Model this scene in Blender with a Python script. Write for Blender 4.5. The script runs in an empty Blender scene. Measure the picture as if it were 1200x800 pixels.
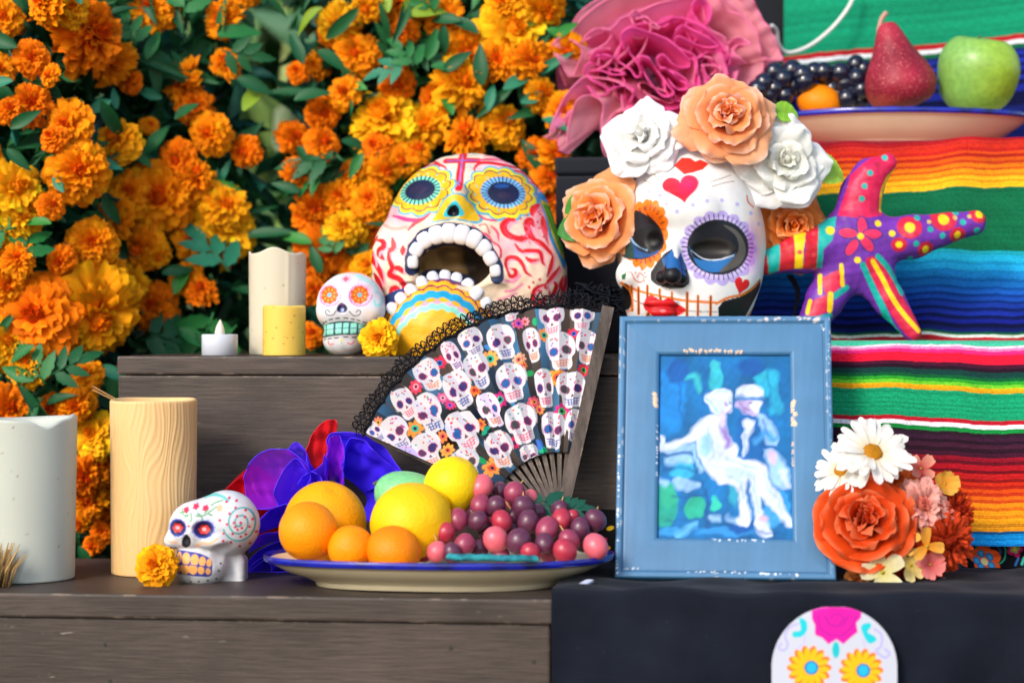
import bpy, bmesh, math, random
import numpy as np
from mathutils import Vector, Matrix, Euler

random.seed(7)
rng = np.random.default_rng(7)
SC = bpy.context.scene
COL = SC.collection
R = math.radians
PI = math.pi

# ------------------------------------------------------------------ camera, sky, sun, exposure
CAMZ, F, HY = 1.25, 2400.0, 392.0          # camera height, focal length in photo pixels, horizon row
cam_d = bpy.data.cameras.new('camera')
cam = bpy.data.objects.new('camera', cam_d)
COL.objects.link(cam)
cam.location = (0, 0, CAMZ)
cam.rotation_euler = (R(90), 0, 0)
cam_d.sensor_width = 36.0
cam_d.lens = 36.0 * F / 1200.0
cam_d.shift_y = -8.0 / 1200.0
cam_d.clip_start = 0.05
cam_d.clip_end = 400
cam_d.dof.use_dof = True
cam_d.dof.focus_distance = 2.19
cam_d.dof.aperture_fstop = 3.3
SC.camera = cam

SUN_EL, SUN_AZ = 30.0, -34.0               # light falls from the front left, seen from the camera
world = bpy.data.worlds.new('World')
SC.world = world
world.use_nodes = True
wn = world.node_tree
sky = wn.nodes.new('ShaderNodeTexSky')
sky.sky_type = 'NISHITA'
sky.sun_disc = False
sky.sun_elevation = R(SUN_EL)
sky.sun_rotation = R(180 - SUN_AZ)
sky.air_density = 1.0
sky.dust_density = 1.5
wn.links.new(sky.outputs[0], wn.nodes['Background'].inputs[0])
wn.nodes['Background'].inputs[1].default_value = 0.15

sun_d = bpy.data.lights.new('sun', 'SUN')
sun_d.energy = 1.45
sun_d.angle = R(14)
sun_d.color = (1.0, 0.93, 0.83)
sun = bpy.data.objects.new('sun', sun_d)
COL.objects.link(sun)
_sd = Vector((math.sin(R(SUN_AZ)) * math.cos(R(SUN_EL)), -math.cos(R(SUN_AZ)) * math.cos(R(SUN_EL)), math.sin(R(SUN_EL))))
sun.location = _sd * 20
sun.rotation_euler = _sd.to_track_quat('Z', 'Y').to_euler()

SC.cycles.use_adaptive_sampling = True
SC.cycles.adaptive_threshold = 0.02
SC.cycles.max_bounces = 5
SC.cycles.diffuse_bounces = 3
SC.cycles.glossy_bounces = 2
SC.cycles.transmission_bounces = 3
SC.cycles.transparent_max_bounces = 8
SC.cycles.caustics_reflective = False
SC.cycles.caustics_refractive = False
SC.view_settings.view_transform = 'Standard'
SC.view_settings.look = 'None'
SC.view_settings.gamma = 1.0
SC.view_settings.exposure = 0.8

# ------------------------------------------------------------------ helpers
def lin(h):
    h = h.lstrip('#')
    out = []
    for i in (0, 2, 4):
        c = int(h[i:i+2], 16) / 255.0
        out.append(c / 12.92 if c <= 0.04045 else ((c + 0.055) / 1.055) ** 2.4)
    return np.array(out)

def P(px, py, Y):
    return Vector(((px - 600) * Y / F, Y, CAMZ - (py - HY) * Y / F))

SLOPE = -0.1                                # the altar stands a little turned to the camera
ANG = math.atan(SLOPE)
UX = Vector((math.cos(ANG), math.sin(ANG), 0))
VX = Vector((-math.sin(ANG), math.cos(ANG), 0))
SH = CAMZ - 0.2517                          # top of the lower step
S2 = CAMZ - 0.0238                          # top of the middle step
S3 = CAMZ + 0.2177                          # top of the upper step

ORG = {}
def _org(o):
    return ORG.get(o, Vector((0, 0, 0)))

def tag(o, label=None, cat=None, group=None, kind=None):
    if label: o['label'] = label
    if cat: o['category'] = cat
    if group: o['group'] = group
    if kind: o['kind'] = kind
    return o

def thing(name, label, cat, loc, group=None):
    o = bpy.data.objects.new(name, None)
    o.empty_display_size = 0.02
    COL.objects.link(o)
    o.location = loc
    ORG[o] = Vector(loc)
    return tag(o, label, cat, group)

def make_mesh(name, V, Fc, mat, smooth=True, cols=None, uv=None):
    V = np.asarray(V, dtype=np.float64)
    me = bpy.data.meshes.new(name)
    me.from_pydata([], [], []) if False else None
    if isinstance(Fc, np.ndarray) and Fc.ndim == 2:
        nf, k = Fc.shape
        me.vertices.add(len(V))
        me.vertices.foreach_set('co', V.astype(np.float32).ravel())
        me.loops.add(nf * k)
        me.loops.foreach_set('vertex_index', Fc.astype(np.int32).ravel())
        me.polygons.add(nf)
        me.polygons.foreach_set('loop_start', np.arange(0, nf * k, k, dtype=np.int32))
        me.update(calc_edges=True)
        me.validate()
    else:
        me.from_pydata([tuple(v) for v in V], [], [tuple(int(i) for i in f) for f in Fc])
        me.update()
    if smooth:
        me.polygons.foreach_set('use_smooth', np.ones(len(me.polygons), dtype=bool))
    if cols is not None:
        c = np.ones((len(V), 4), dtype=np.float32)
        c[:, :3] = np.clip(cols, 0, 1)
        at = me.color_attributes.new('Col', 'FLOAT_COLOR', 'POINT')
        at.data.foreach_set('color', c.ravel())
    if mat is not None:
        me.materials.append(mat)
    return me

def obj(name, V, Fc, mat, parent=None, origin=None, smooth=True, cols=None):
    """V in world coordinates; the object's origin is put at `origin`."""
    V = np.asarray(V, dtype=np.float64)
    if origin is None:
        origin = Vector(((V[:, 0].min() + V[:, 0].max()) / 2, (V[:, 1].min() + V[:, 1].max()) / 2, V[:, 2].min()))
    origin = Vector(origin)
    me = make_mesh(name, V - np.array(origin), Fc, mat, smooth, cols)
    o = bpy.data.objects.new(name, me)
    COL.objects.link(o)
    ORG[o] = origin
    if parent is not None:
        o.parent = parent
        o.location = origin - _org(parent)
    else:
        o.location = origin
    return o

def inst(name, me, parent, loc, rot=None, scale=1.0):
    """object that shares mesh data; loc in world coordinates"""
    o = bpy.data.objects.new(name, me)
    COL.objects.link(o)
    ORG[o] = Vector(loc)
    if parent is not None:
        o.parent = parent
        o.location = Vector(loc) - _org(parent)
    else:
        o.location = loc
    if rot is not None:
        o.rotation_euler = rot
    o.scale = (scale,) * 3 if not hasattr(scale, '__len__') else scale
    return o

def grid_faces(nu, nv, closed_u=False, flip=False):
    iu = np.arange(nu if closed_u else nu - 1)
    iv = np.arange(nv - 1)
    a, b = np.meshgrid(iu, iv, indexing='ij')
    a2 = (a + 1) % nu
    f = np.stack([a * nv + b, a2 * nv + b, a2 * nv + b + 1, a * nv + b + 1], -1).reshape(-1, 4)
    return f[:, ::-1].copy() if flip else f

class MB:
    """collects pieces of one mesh"""
    def __init__(s):
        s.V, s.F, s.C, s.n = [], [], [], 0
    def add(s, V, Fc, col=None):
        V = np.asarray(V, float)
        for f in Fc:
            s.F.append(tuple(int(i) + s.n for i in f))
        s.V.append(V)
        if col is not None:
            col = np.asarray(col, float)
            s.C.append(np.tile(col, (len(V), 1)) if col.ndim == 1 else col)
        s.n += len(V)
    def build(s, name, mat, parent=None, origin=None, smooth=True):
        return obj(name, np.concatenate(s.V), s.F, mat, parent, origin, smooth, np.concatenate(s.C) if s.C else None)
    def mesh(s, name, mat, smooth=True):
        return make_mesh(name, np.concatenate(s.V), s.F, mat, smooth, np.concatenate(s.C) if s.C else None)

def smooth_noise(n, k, seed):
    r = np.random.default_rng(seed)
    t = np.linspace(0, 1, n)
    out = np.zeros(n)
    for i in range(1, k + 1):
        out += r.normal() / i * np.sin(2 * PI * (i * t * 0.8 + r.random()))
    return out

def wobble(x, y, z, seed=0, scale=1.0, n=8):
    """cheap smooth 3D noise in about -1..1"""
    r = np.random.default_rng(seed)
    o = np.zeros_like(x)
    for i in range(n):
        k = r.normal(size=3) * scale
        o = o + np.sin(k[0] * x + k[1] * y + k[2] * z + r.random() * 6.28)
    return o / math.sqrt(n) * 0.8

def catmull(pts, sub=8, closed=False):
    p = np.asarray(pts, float)
    n = len(p)
    if n < 3:
        return p
    if closed:
        q = np.concatenate([p[-1:], p, p[:2]])
        segs = n
    else:
        q = np.concatenate([2 * p[:1] - p[1:2], p, 2 * p[-1:] - p[-2:-1]])
        segs = n - 1
    out = []
    t = np.linspace(0, 1, sub, endpoint=False)[:, None]
    for i in range(segs):
        a, b, c, d = q[i], q[i+1], q[i+2], q[i+3]
        out.append(0.5 * ((2*b) + (c-a)*t + (2*a-5*b+4*c-d)*t**2 + (3*b-a-3*c+d)*t**3))
    if not closed:
        out.append(p[-1:])
    return np.concatenate(out)

def tube(pts, rad, seg=6, closed=False, cap=True):
    p = np.asarray(pts, float)
    n = len(p)
    rad = np.full(n, rad) if np.isscalar(rad) else np.asarray(rad, float)
    tan = np.gradient(p, axis=0)
    if closed:
        tan = np.roll(p, -1, 0) - np.roll(p, 1, 0)
    tan /= np.linalg.norm(tan, axis=1)[:, None] + 1e-12
    up = np.array([0.13, 0.31, 0.94])
    V = []
    for i in range(n):
        a = np.cross(tan[i], up); a /= np.linalg.norm(a) + 1e-9
        b = np.cross(tan[i], a)
        up = -np.cross(tan[i], a) * -1 if False else up
        th = np.arange(seg) * 2 * PI / seg
        V.append(p[i] + rad[i] * (np.cos(th)[:, None] * a + np.sin(th)[:, None] * b))
    V = np.concatenate(V)
    Fc = []
    for i in range(n if closed else n - 1):
        j = (i + 1) % n
        for k in range(seg):
            k2 = (k + 1) % seg
            Fc.append((i*seg+k, i*seg+k2, j*seg+k2, j*seg+k))
    if cap and not closed:
        Fc.append(tuple(range(seg))[::-1])
        Fc.append(tuple((n-1)*seg + k for k in range(seg)))
    return V, Fc

def lathe(prof, seg=48, sx=1.0, sy=1.0):
    """prof: list of (r, z) from bottom to top"""
    prof = np.asarray(prof, float)
    th = np.arange(seg) * 2 * PI / seg
    V = np.stack([np.cos(th)[:, None] * prof[None, :, 0] * sx, np.sin(th)[:, None] * prof[None, :, 0] * sy,
                  np.tile(prof[None, :, 1], (seg, 1))], -1).reshape(-1, 3)
    return V, grid_faces(seg, len(prof), closed_u=True)

def box_mesh(name, size, mat, bevel=0.002, seg=2):
    bm = bmesh.new()
    bmesh.ops.create_cube(bm, size=1.0)
    bmesh.ops.scale(bm, vec=size, verts=bm.verts)
    if bevel:
        bmesh.ops.bevel(bm, geom=list(bm.edges), offset=bevel, segments=seg, profile=0.6, affect='EDGES')
    me = bpy.data.meshes.new(name)
    bm.to_mesh(me); bm.free()
    me.materials.append(mat)
    me.polygons.foreach_set('use_smooth', np.zeros(len(me.polygons), dtype=bool))
    return me

def altar(u, v, z):
    """point at altar coordinates: u along its front, v depth behind its front plane at X=0"""
    p = Vector((0, 1.95, 0)) + UX * u + VX * v
    return Vector((p.x, p.y, z))

def altar_box(name, u0, u1, v0, v1, z0, z1, mat, parent=None, bevel=0.0025):
    me = box_mesh(name, (u1 - u0, v1 - v0, z1 - z0), mat, bevel)
    o = inst(name, me, parent, altar((u0+u1)/2, (v0+v1)/2, (z0+z1)/2), (0, 0, ANG))
    return o

# ------------------------------------------------------------------ signed distance modelling
def ell(p, c, r):
    q = p - np.array(c, dtype=p.dtype)
    a = np.array(r, dtype=p.dtype)
    k0 = np.sqrt(((q / a) ** 2).sum(-1)) + 1e-6
    k1 = np.sqrt(((q / (a * a)) ** 2).sum(-1)) + 1e-9
    return k0 * (k0 - 1) / k1

def cap(p, a, b, ra, rb, sq=1.0):
    a = np.array(a, dtype=p.dtype); b = np.array(b, dtype=p.dtype)
    q = p.copy(); 
    d = b - a
    h = np.clip(((q - a) @ d) / (d @ d), 0, 1)
    w = q - a - h[..., None] * d
    if sq != 1.0:
        w[..., 1] = w[..., 1] / sq
    return np.sqrt((w ** 2).sum(-1)) - (ra + (rb - ra) * h)

def smin(a, b, k):
    h = np.clip(0.5 + 0.5 * (b - a) / k, 0, 1)
    return b + (a - b) * h - k * h * (1 - h)

def ssub(a, b, k):
    """a minus b"""
    return -smin(-a, b, k)

def surface_nets(f, lo, hi, step):
    ax = [np.arange(lo[i], hi[i] + step, step, dtype=np.float32) for i in range(3)]
    n = [len(a) for a in ax]
    B = 8
    nb = [-(-m // B) for m in n]
    axp = [lo[i] + step * np.arange(nb[i] * B, dtype=np.float32) for i in range(3)]
    ctr = [axp[i].reshape(-1, B).mean(1) for i in range(3)]
    cg = np.stack(np.meshgrid(*ctr, indexing='ij'), -1).reshape(-1, 3).astype(np.float32)
    fc = f(cg)
    full = np.repeat(fc[:, None], B ** 3, 1).astype(np.float32)
    actb = np.nonzero(np.abs(fc) < B * step * 1.5 + 4)[0]
    off = np.stack(np.meshgrid(*[(np.arange(B) - (B - 1) / 2) * step] * 3, indexing='ij'), -1).reshape(-1, 3).astype(np.float32)
    for i0 in range(0, len(actb), 400):
        q = actb[i0:i0+400]
        full[q] = f((cg[q][:, None] + off[None]).reshape(-1, 3)).reshape(len(q), -1)
    Vv = full.reshape(nb[0], nb[1], nb[2], B, B, B).transpose(0, 3, 1, 4, 2, 5).reshape(nb[0]*B, nb[1]*B, nb[2]*B)[:n[0], :n[1], :n[2]]
    s = Vv < 0
    cnt = np.zeros([m - 1 for m in n], dtype=np.int8)
    for dx in (0, 1):
        for dy in (0, 1):
            for dz in (0, 1):
                cnt += s[dx:n[0]-1+dx, dy:n[1]-1+dy, dz:n[2]-1+dz]
    act = (cnt > 0) & (cnt < 8)
    ci = np.argwhere(act)
    idx = -np.ones(act.shape, dtype=np.int64)
    idx[act] = np.arange(len(ci))
    acc = np.zeros((len(ci), 3)); w = np.zeros(len(ci))
    corners = [(a, b, c) for a in (0, 1) for b in (0, 1) for c in (0, 1)]
    for A in corners:
        for axis in range(3):
            if A[axis] == 1: continue
            B = list(A); B[axis] = 1
            va = Vv[ci[:, 0]+A[0], ci[:, 1]+A[1], ci[:, 2]+A[2]]
            vb = Vv[ci[:, 0]+B[0], ci[:, 1]+B[1], ci[:, 2]+B[2]]
            m = (va < 0) != (vb < 0)
            t = np.where(m, va / np.where(m, va - vb, 1), 0)
            pos = np.array(A, float)[None] + np.zeros((len(ci), 3)); pos[:, axis] += t
            acc[m] += pos[m]; w[m] += 1
    pts = (ci + acc / w[:, None]) * step + np.array([a[0] for a in ax])
    quads = []
    for axis in range(3):
        o1, o2 = [(1, 2), (2, 0), (0, 1)][axis]
        sl0 = [slice(None)] * 3; sl1 = [slice(None)] * 3
        sl0[axis] = slice(0, -1); sl1[axis] = slice(1, None)
        ch = s[tuple(sl0)] != s[tuple(sl1)]
        e = np.argwhere(ch)
        ok = (e[:, o1] > 0) & (e[:, o2] > 0) & (e[:, o1] < n[o1]-1) & (e[:, o2] < n[o2]-1)
        e = e[ok]
        d1 = np.zeros(3, int); d1[o1] = 1
        d2 = np.zeros(3, int); d2[o2] = 1
        q = [e - d1 - d2, e - d2, e, e - d1]
        q = np.stack([idx[a[:, 0], a[:, 1], a[:, 2]] for a in q], -1)
        ins = s[e[:, 0], e[:, 1], e[:, 2]]
        q[~ins] = q[~ins][:, ::-1]
        quads.append(q)
    Fq = np.concatenate(quads)
    Fq = Fq[(Fq >= 0).all(1)]
    P0 = pts.astype(np.float32)
    for _ in range(2):                       # pull vertices onto the surface
        h = 0.4
        v = f(P0)
        g = np.stack([f(P0 + np.eye(3, dtype=np.float32)[i] * h) - f(P0 - np.eye(3, dtype=np.float32)[i] * h) for i in range(3)], -1) / (2*h)
        st = v[:, None] * g / ((g**2).sum(-1)[:, None] + 1e-3)
        P0 = P0 - np.clip(st, -step * 0.6, step * 0.6)
    return P0.astype(float), Fq

class Loc:
    """photo-pixel modelling space of one object: (px, depth, py) -> world, true to scale at its own distance"""
    def __init__(s, cx, cy, Y, dref=0.0):
        s.cx, s.cy, s.dref, s.s = cx, cy, dref, Y / F
        s.o = np.array(P(cx, cy, Y))
    def w(s, V):
        V = np.asarray(V, float)
        out = np.empty_like(V)
        out[..., 0] = (V[..., 0] - s.cx) * s.s
        out[..., 1] = (V[..., 1] - s.dref) * s.s
        out[..., 2] = -(V[..., 2] - s.cy) * s.s
        return out + s.o

class Paint:
    """paints flat brush marks into the point colours of a mesh"""
    def __init__(s, x, y, base, mask=None):
        s.x, s.y = np.asarray(x, float), np.asarray(y, float)
        s.c = np.tile(np.asarray(base, float), (len(s.x), 1))
        s.mask = np.ones(len(s.x)) if mask is None else mask
        s.T = (0, 0, 1.0)
    def use(s, ox, oy, k):
        s.T = (ox, oy, k); return s
    def _t(s, pts):
        return np.asarray(pts, float) * s.T[2] + np.array(s.T[:2])
    def _bb(s, x0, x1, y0, y1):
        return np.nonzero((s.x > x0) & (s.x < x1) & (s.y > y0) & (s.y < y1))[0]
    def _mix(s, i, a, col):
        if isinstance(col, str): col = lin(col)
        a = (np.clip(a, 0, 1) * s.mask[i])[:, None]
        s.c[i] = s.c[i] * (1 - a) + np.asarray(col) * a
    def ell(s, cx, cy, rx, ry, col, rot=0, lobes=0, amp=0.12, aa=0.8, al=1.0, ph=0.0):
        (cx, cy), k = s._t((cx, cy)), s.T[2]
        rx, ry = rx * k, ry * k
        m = max(rx, ry) * 1.3 + 2
        i = s._bb(cx - m, cx + m, cy - m, cy + m)
        if not len(i): return
        dx, dy = s.x[i] - cx, s.y[i] - cy
        c, sn = math.cos(R(rot)), math.sin(R(rot))
        u, v = dx * c + dy * sn, -dx * sn + dy * c
        rr = np.sqrt((u / rx) ** 2 + (v / ry) ** 2)
        if lobes:
            th = np.arctan2(v / ry, u / rx)
            rr = rr / (1 - amp + amp * np.abs(np.cos(lobes * (th + ph) / 2)))
        s._mix(i, al * ((1 - rr) * min(rx, ry) / aa + 0.5), col)
    def stroke(s, pts, w, col, closed=False, curve=True, taper=False, aa=0.8, al=1.0):
        p, w = s._t(pts), w * s.T[2]
        if curve and len(p) > 2: p = catmull(p, 6, closed)
        elif closed: p = np.concatenate([p, p[:1]])
        if closed and curve: p = np.concatenate([p, p[:1]])
        m = w + 2
        i = s._bb(p[:, 0].min() - m, p[:, 0].max() + m, p[:, 1].min() - m, p[:, 1].max() + m)
        if not len(i): return
        best = np.full(len(i), 1e9); bw = np.full(len(i), w)
        n = len(p) - 1
        for j in range(n):
            a, b = p[j], p[j+1]
            d = b - a
            h = np.clip(((s.x[i] - a[0]) * d[0] + (s.y[i] - a[1]) * d[1]) / (d @ d + 1e-9), 0, 1)
            ds = np.hypot(s.x[i] - a[0] - h * d[0], s.y[i] - a[1] - h * d[1])
            ww = w
            if taper:
                tt = (j + h) / n
                ww = w * (0.25 + 0.75 * np.sin(PI * np.clip(tt * 0.9 + 0.08, 0, 1)))
            q = ds - ww / 2
            best = np.minimum(best, q)
        s._mix(i, al * (0.5 - best / aa), col)
    def poly(s, pts, col, curve=False, aa=0.8, al=1.0):
        p = s._t(pts)
        if curve: p = catmull(p, 6, True)
        m = 2
        i = s._bb(p[:, 0].min() - m, p[:, 0].max() + m, p[:, 1].min() - m, p[:, 1].max() + m)
        if not len(i): return
        x, y = s.x[i], s.y[i]
        ins = np.zeros(len(i), bool); dist = np.full(len(i), 1e9)
        for j in range(len(p)):
            a, b = p[j], p[(j+1) % len(p)]
            cr = (a[1] > y) != (b[1] > y)
            with np.errstate(divide='ignore', invalid='ignore'):
                xi = (b[0] - a[0]) * (y - a[1]) / (b[1] - a[1] if b[1] != a[1] else 1e-9) + a[0]
            ins ^= cr & (x < xi)
            d = b - a
            h = np.clip(((x - a[0]) * d[0] + (y - a[1]) * d[1]) / (d @ d + 1e-9), 0, 1)
            dist = np.minimum(dist, np.hypot(x - a[0] - h * d[0], y - a[1] - h * d[1]))
        s._mix(i, al * (0.5 + np.where(ins, dist, -dist) / aa), col)
    def heart(s, cx, cy, w, h, col, rot=0):
        t = np.linspace(0, 2 * PI, 40, endpoint=False)
        x = np.sin(t) ** 3 * w / 2
        y = -(13 * np.cos(t) - 5 * np.cos(2*t) - 2 * np.cos(3*t) - np.cos(4*t)) / 30 * h
        c, sn = math.cos(R(rot)), math.sin(R(rot))
        s.poly(np.stack([cx + x * c - y * sn, cy + x * sn + y * c], -1), col)
    def lash(s, cx, cy, rx, ry, n, l0, l1, w, col, rot=0):
        for j in range(n):
            t = 2 * PI * j / n
            c, sn = math.cos(R(rot)), math.sin(R(rot))
            u, v = math.cos(t), math.sin(t)
            q = []
            for l in (l0, l1):
                a, b = u * (rx + l), v * (ry + l)
                q.append((cx + a * c - b * sn, cy + a * sn + b * c))
            s.stroke(q, w, col, curve=False)
    def dots(s, pts, r, col):
        for p in pts: s.ell(p[0], p[1], r, r, col)
    def speckle(s, amt, seed=1, scale=0.25):
        s.c = s.c * (1 + amt * wobble(s.x, s.y, s.x * 0, seed, scale)[:, None])

# ------------------------------------------------------------------ materials
def pbr(name, col=None, rough=0.5, spec=0.4, bump=None, var=None, trans=0.0, sss=0.0, sss_r=(1, .5, .3), sss_scale=0.01, coat=0.0, sheen=0.0, wave=None, col2=None, pits=None, alpha=None):
    m = bpy.data.materials.new(name)
    m.use_nodes = True
    nt = m.node_tree; N = nt.nodes; L = nt.links
    b = N['Principled BSDF']; out = N['Material Output']
    tc = N.new('ShaderNodeTexCoord')
    if col is None:
        a = N.new('ShaderNodeAttribute'); a.attribute_name = 'Col'
        src = a.outputs['Color']
    else:
        rgb = N.new('ShaderNodeRGB'); rgb.outputs[0].default_value = (*col, 1)
        src = rgb.outputs[0]
    if col2 is not None:                     # mottling between two pigments: (colour, scale, lo, hi)
        c2, sc, lo, hi = col2
        nz = N.new('ShaderNodeTexNoise'); nz.inputs['Scale'].default_value = sc; nz.inputs['Detail'].default_value = 5
        L.new(tc.outputs['Object'], nz.inputs['Vector'])
        mr = N.new('ShaderNodeMapRange'); mr.inputs[1].default_value = lo; mr.inputs[2].default_value = hi
        L.new(nz.outputs['Fac'], mr.inputs[0])
        mx = N.new('ShaderNodeMix'); mx.data_type = 'RGBA'
        L.new(mr.outputs[0], mx.inputs[0]); L.new(src, mx.inputs[6]); mx.inputs[7].default_value = (*c2, 1)
        src = mx.outputs[2]
    if var:
        sc, amt = var
        nz = N.new('ShaderNodeTexNoise'); nz.inputs['Scale'].default_value = sc; nz.inputs['Detail'].default_value = 6
        L.new(tc.outputs['Object'], nz.inputs['Vector'])
        mr = N.new('ShaderNodeMapRange'); mr.inputs[1].default_value = 0.3; mr.inputs[2].default_value = 0.7
        mr.inputs[3].default_value = 1 - amt; mr.inputs[4].default_value = 1 + amt
        L.new(nz.outputs['Fac'], mr.inputs[0])
        hs = N.new('ShaderNodeHueSaturation'); L.new(src, hs.inputs['Color']); L.new(mr.outputs[0], hs.inputs['Value'])
        src = hs.outputs[0]
    L.new(src, b.inputs['Base Color'])
    b.inputs['Roughness'].default_value = rough
    b.inputs['Specular IOR Level'].default_value = spec
    b.inputs['Coat Weight'].default_value = coat
    b.inputs['Coat Roughness'].default_value = 0.12
    b.inputs['Sheen Weight'].default_value = sheen
    if sss:
        b.inputs['Subsurface Weight'].default_value = sss
        b.inputs['Subsurface Radius'].default_value = sss_r
        b.inputs['Subsurface Scale'].default_value = sss_scale
    nrm = None
    for kind, prm in (('n', bump), ('w', wave), ('v', pits)):
        if not prm: continue
        if kind == 'n':
            t = N.new('ShaderNodeTexNoise'); t.inputs['Detail'].default_value = 4
            h = t.outputs['Fac']
        elif kind == 'w':
            t = N.new('ShaderNodeTexWave'); t.inputs['Distortion'].default_value = 1.5
            h = t.outputs['Fac']
        else:
            t = N.new('ShaderNodeTexVoronoi')
            h = t.outputs['Distance']
        t.inputs['Scale'].default_value = prm[0]
        L.new(tc.outputs['Object'], t.inputs['Vector'])
        bp = N.new('ShaderNodeBump'); bp.inputs['Strength'].default_value = prm[1]
        bp.inputs['Distance'].default_value = prm[2] if len(prm) > 2 else 0.001
        L.new(h, bp.inputs['Height'])
        if nrm is not None: L.new(nrm, bp.inputs['Normal'])
        nrm = bp.outputs[0]
    if nrm is not None: L.new(nrm, b.inputs['Normal'])
    sh = b.outputs[0]
    if trans:
        tr = N.new('ShaderNodeBsdfTranslucent'); L.new(src, tr.inputs['Color'])
        ms = N.new('ShaderNodeMixShader'); ms.inputs[0].default_value = trans
        L.new(sh, ms.inputs[1]); L.new(tr.outputs[0], ms.inputs[2]); sh = ms.outputs[0]
    if alpha is not None:                    # sheer woven cloth
        tp = N.new('ShaderNodeBsdfTransparent')
        ms = N.new('ShaderNodeMixShader'); ms.inputs[0].default_value = alpha
        L.new(tp.outputs[0], ms.inputs[1]); L.new(sh, ms.inputs[2]); sh = ms.outputs[0]
    L.new(sh, out.inputs['Surface'])
    return m

def wood_mat(name, c1, c2, rough=0.5, scale=(3, 60, 90), bump=0.25):
    m = bpy.data.materials.new(name); m.use_nodes = True
    nt = m.node_tree; N = nt.nodes; L = nt.links
    b = N['Principled BSDF']
    tc = N.new('ShaderNodeTexCoord')
    mp = N.new('ShaderNodeMapping'); mp.inputs['Scale'].default_value = scale
    L.new(tc.outputs['Object'], mp.inputs[0])
    n1 = N.new('ShaderNodeTexNoise'); n1.inputs['Scale'].default_value = 1.6; n1.inputs['Detail'].default_value = 9; n1.inputs['Roughness'].default_value = 0.68
    L.new(mp.outputs[0], n1.inputs['Vector'])
    n2 = N.new('ShaderNodeTexNoise'); n2.inputs['Scale'].default_value = 7; n2.inputs['Detail'].default_value = 5
    L.new(tc.outputs['Object'], n2.inputs['Vector'])
    rp = N.new('ShaderNodeValToRGB')
    rp.color_ramp.elements[0].position = 0.38; rp.color_ramp.elements[0].color = (*c1, 1)
    rp.color_ramp.elements[1].position = 0.64; rp.color_ramp.elements[1].color = (*c2, 1)
    L.new(n1.outputs['Fac'], rp.inputs[0])
    mr = N.new('ShaderNodeMapRange'); mr.inputs[1].default_value = 0.3; mr.inputs[2].default_value = 0.7; mr.inputs[3].default_value = 0.6; mr.inputs[4].default_value = 1.35
    L.new(n2.outputs['Fac'], mr.inputs[0])
    hs = N.new('ShaderNodeHueSaturation'); L.new(rp.outputs[0], hs.inputs['Color']); L.new(mr.outputs[0], hs.inputs['Value'])
    # small scratches where the stain has come off
    n3 = N.new('ShaderNodeTexNoise'); n3.inputs['Scale'].default_value = 3.2; n3.inputs['Detail'].default_value = 8; n3.inputs['Roughness'].default_value = 0.75
    mp3 = N.new('ShaderNodeMapping'); mp3.inputs['Scale'].default_value = (4, 12, 22)
    L.new(tc.outputs['Object'], mp3.inputs[0]); L.new(mp3.outputs[0], n3.inputs['Vector'])
    m3 = N.new('ShaderNodeMapRange'); m3.inputs[1].default_value = 0.655; m3.inputs[2].default_value = 0.72
    L.new(n3.outputs['Fac'], m3.inputs[0])
    mx = N.new('ShaderNodeMix'); mx.data_type = 'RGBA'
    L.new(m3.outputs[0], mx.inputs[0]); L.new(hs.outputs[0], mx.inputs[6]); mx.inputs[7].default_value = (0.42, 0.36, 0.32, 1)
    # stain rubbed off along the arrises
    bv = N.new('ShaderNodeBevel'); bv.samples = 4; bv.inputs['Radius'].default_value = 0.0035
    ge = N.new('ShaderNodeNewGeometry')
    dt = N.new('ShaderNodeVectorMath'); dt.operation = 'DOT_PRODUCT'
    L.new(bv.outputs[0], dt.inputs[0]); L.new(ge.outputs['Normal'], dt.inputs[1])
    e1 = N.new('ShaderNodeMapRange'); e1.inputs[1].default_value = 0.985; e1.inputs[2].default_value = 0.90
    L.new(dt.outputs['Value'], e1.inputs[0])
    n4 = N.new('ShaderNodeTexNoise'); n4.inputs['Scale'].default_value = 38; n4.inputs['Detail'].default_value = 6; n4.inputs['Roughness'].default_value = 0.7
    L.new(tc.outputs['Object'], n4.inputs['Vector'])
    e2 = N.new('ShaderNodeMapRange'); e2.inputs[1].default_value = 0.54; e2.inputs[2].default_value = 0.62
    L.new(n4.outputs['Fac'], e2.inputs[0])
    em = N.new('ShaderNodeMath'); em.operation = 'MULTIPLY'
    L.new(e1.outputs[0], em.inputs[0]); L.new(e2.outputs[0], em.inputs[1])
    mx2 = N.new('ShaderNodeMix'); mx2.data_type = 'RGBA'
    L.new(em.outputs[0], mx2.inputs[0]); L.new(mx.outputs[2], mx2.inputs[6]); mx2.inputs[7].default_value = (0.34, 0.25, 0.18, 1)
    L.new(mx2.outputs[2], b.inputs['Base Color'])
    b.inputs['Roughness'].default_value = rough
    b.inputs['Specular IOR Level'].default_value = 0.35
    bp = N.new('ShaderNodeBump'); bp.inputs['Strength'].default_value = bump; bp.inputs['Distance'].default_value = 0.002
    L.new(n1.outputs['Fac'], bp.inputs['Height']); L.new(bp.outputs[0], b.inputs['Normal'])
    return m

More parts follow.
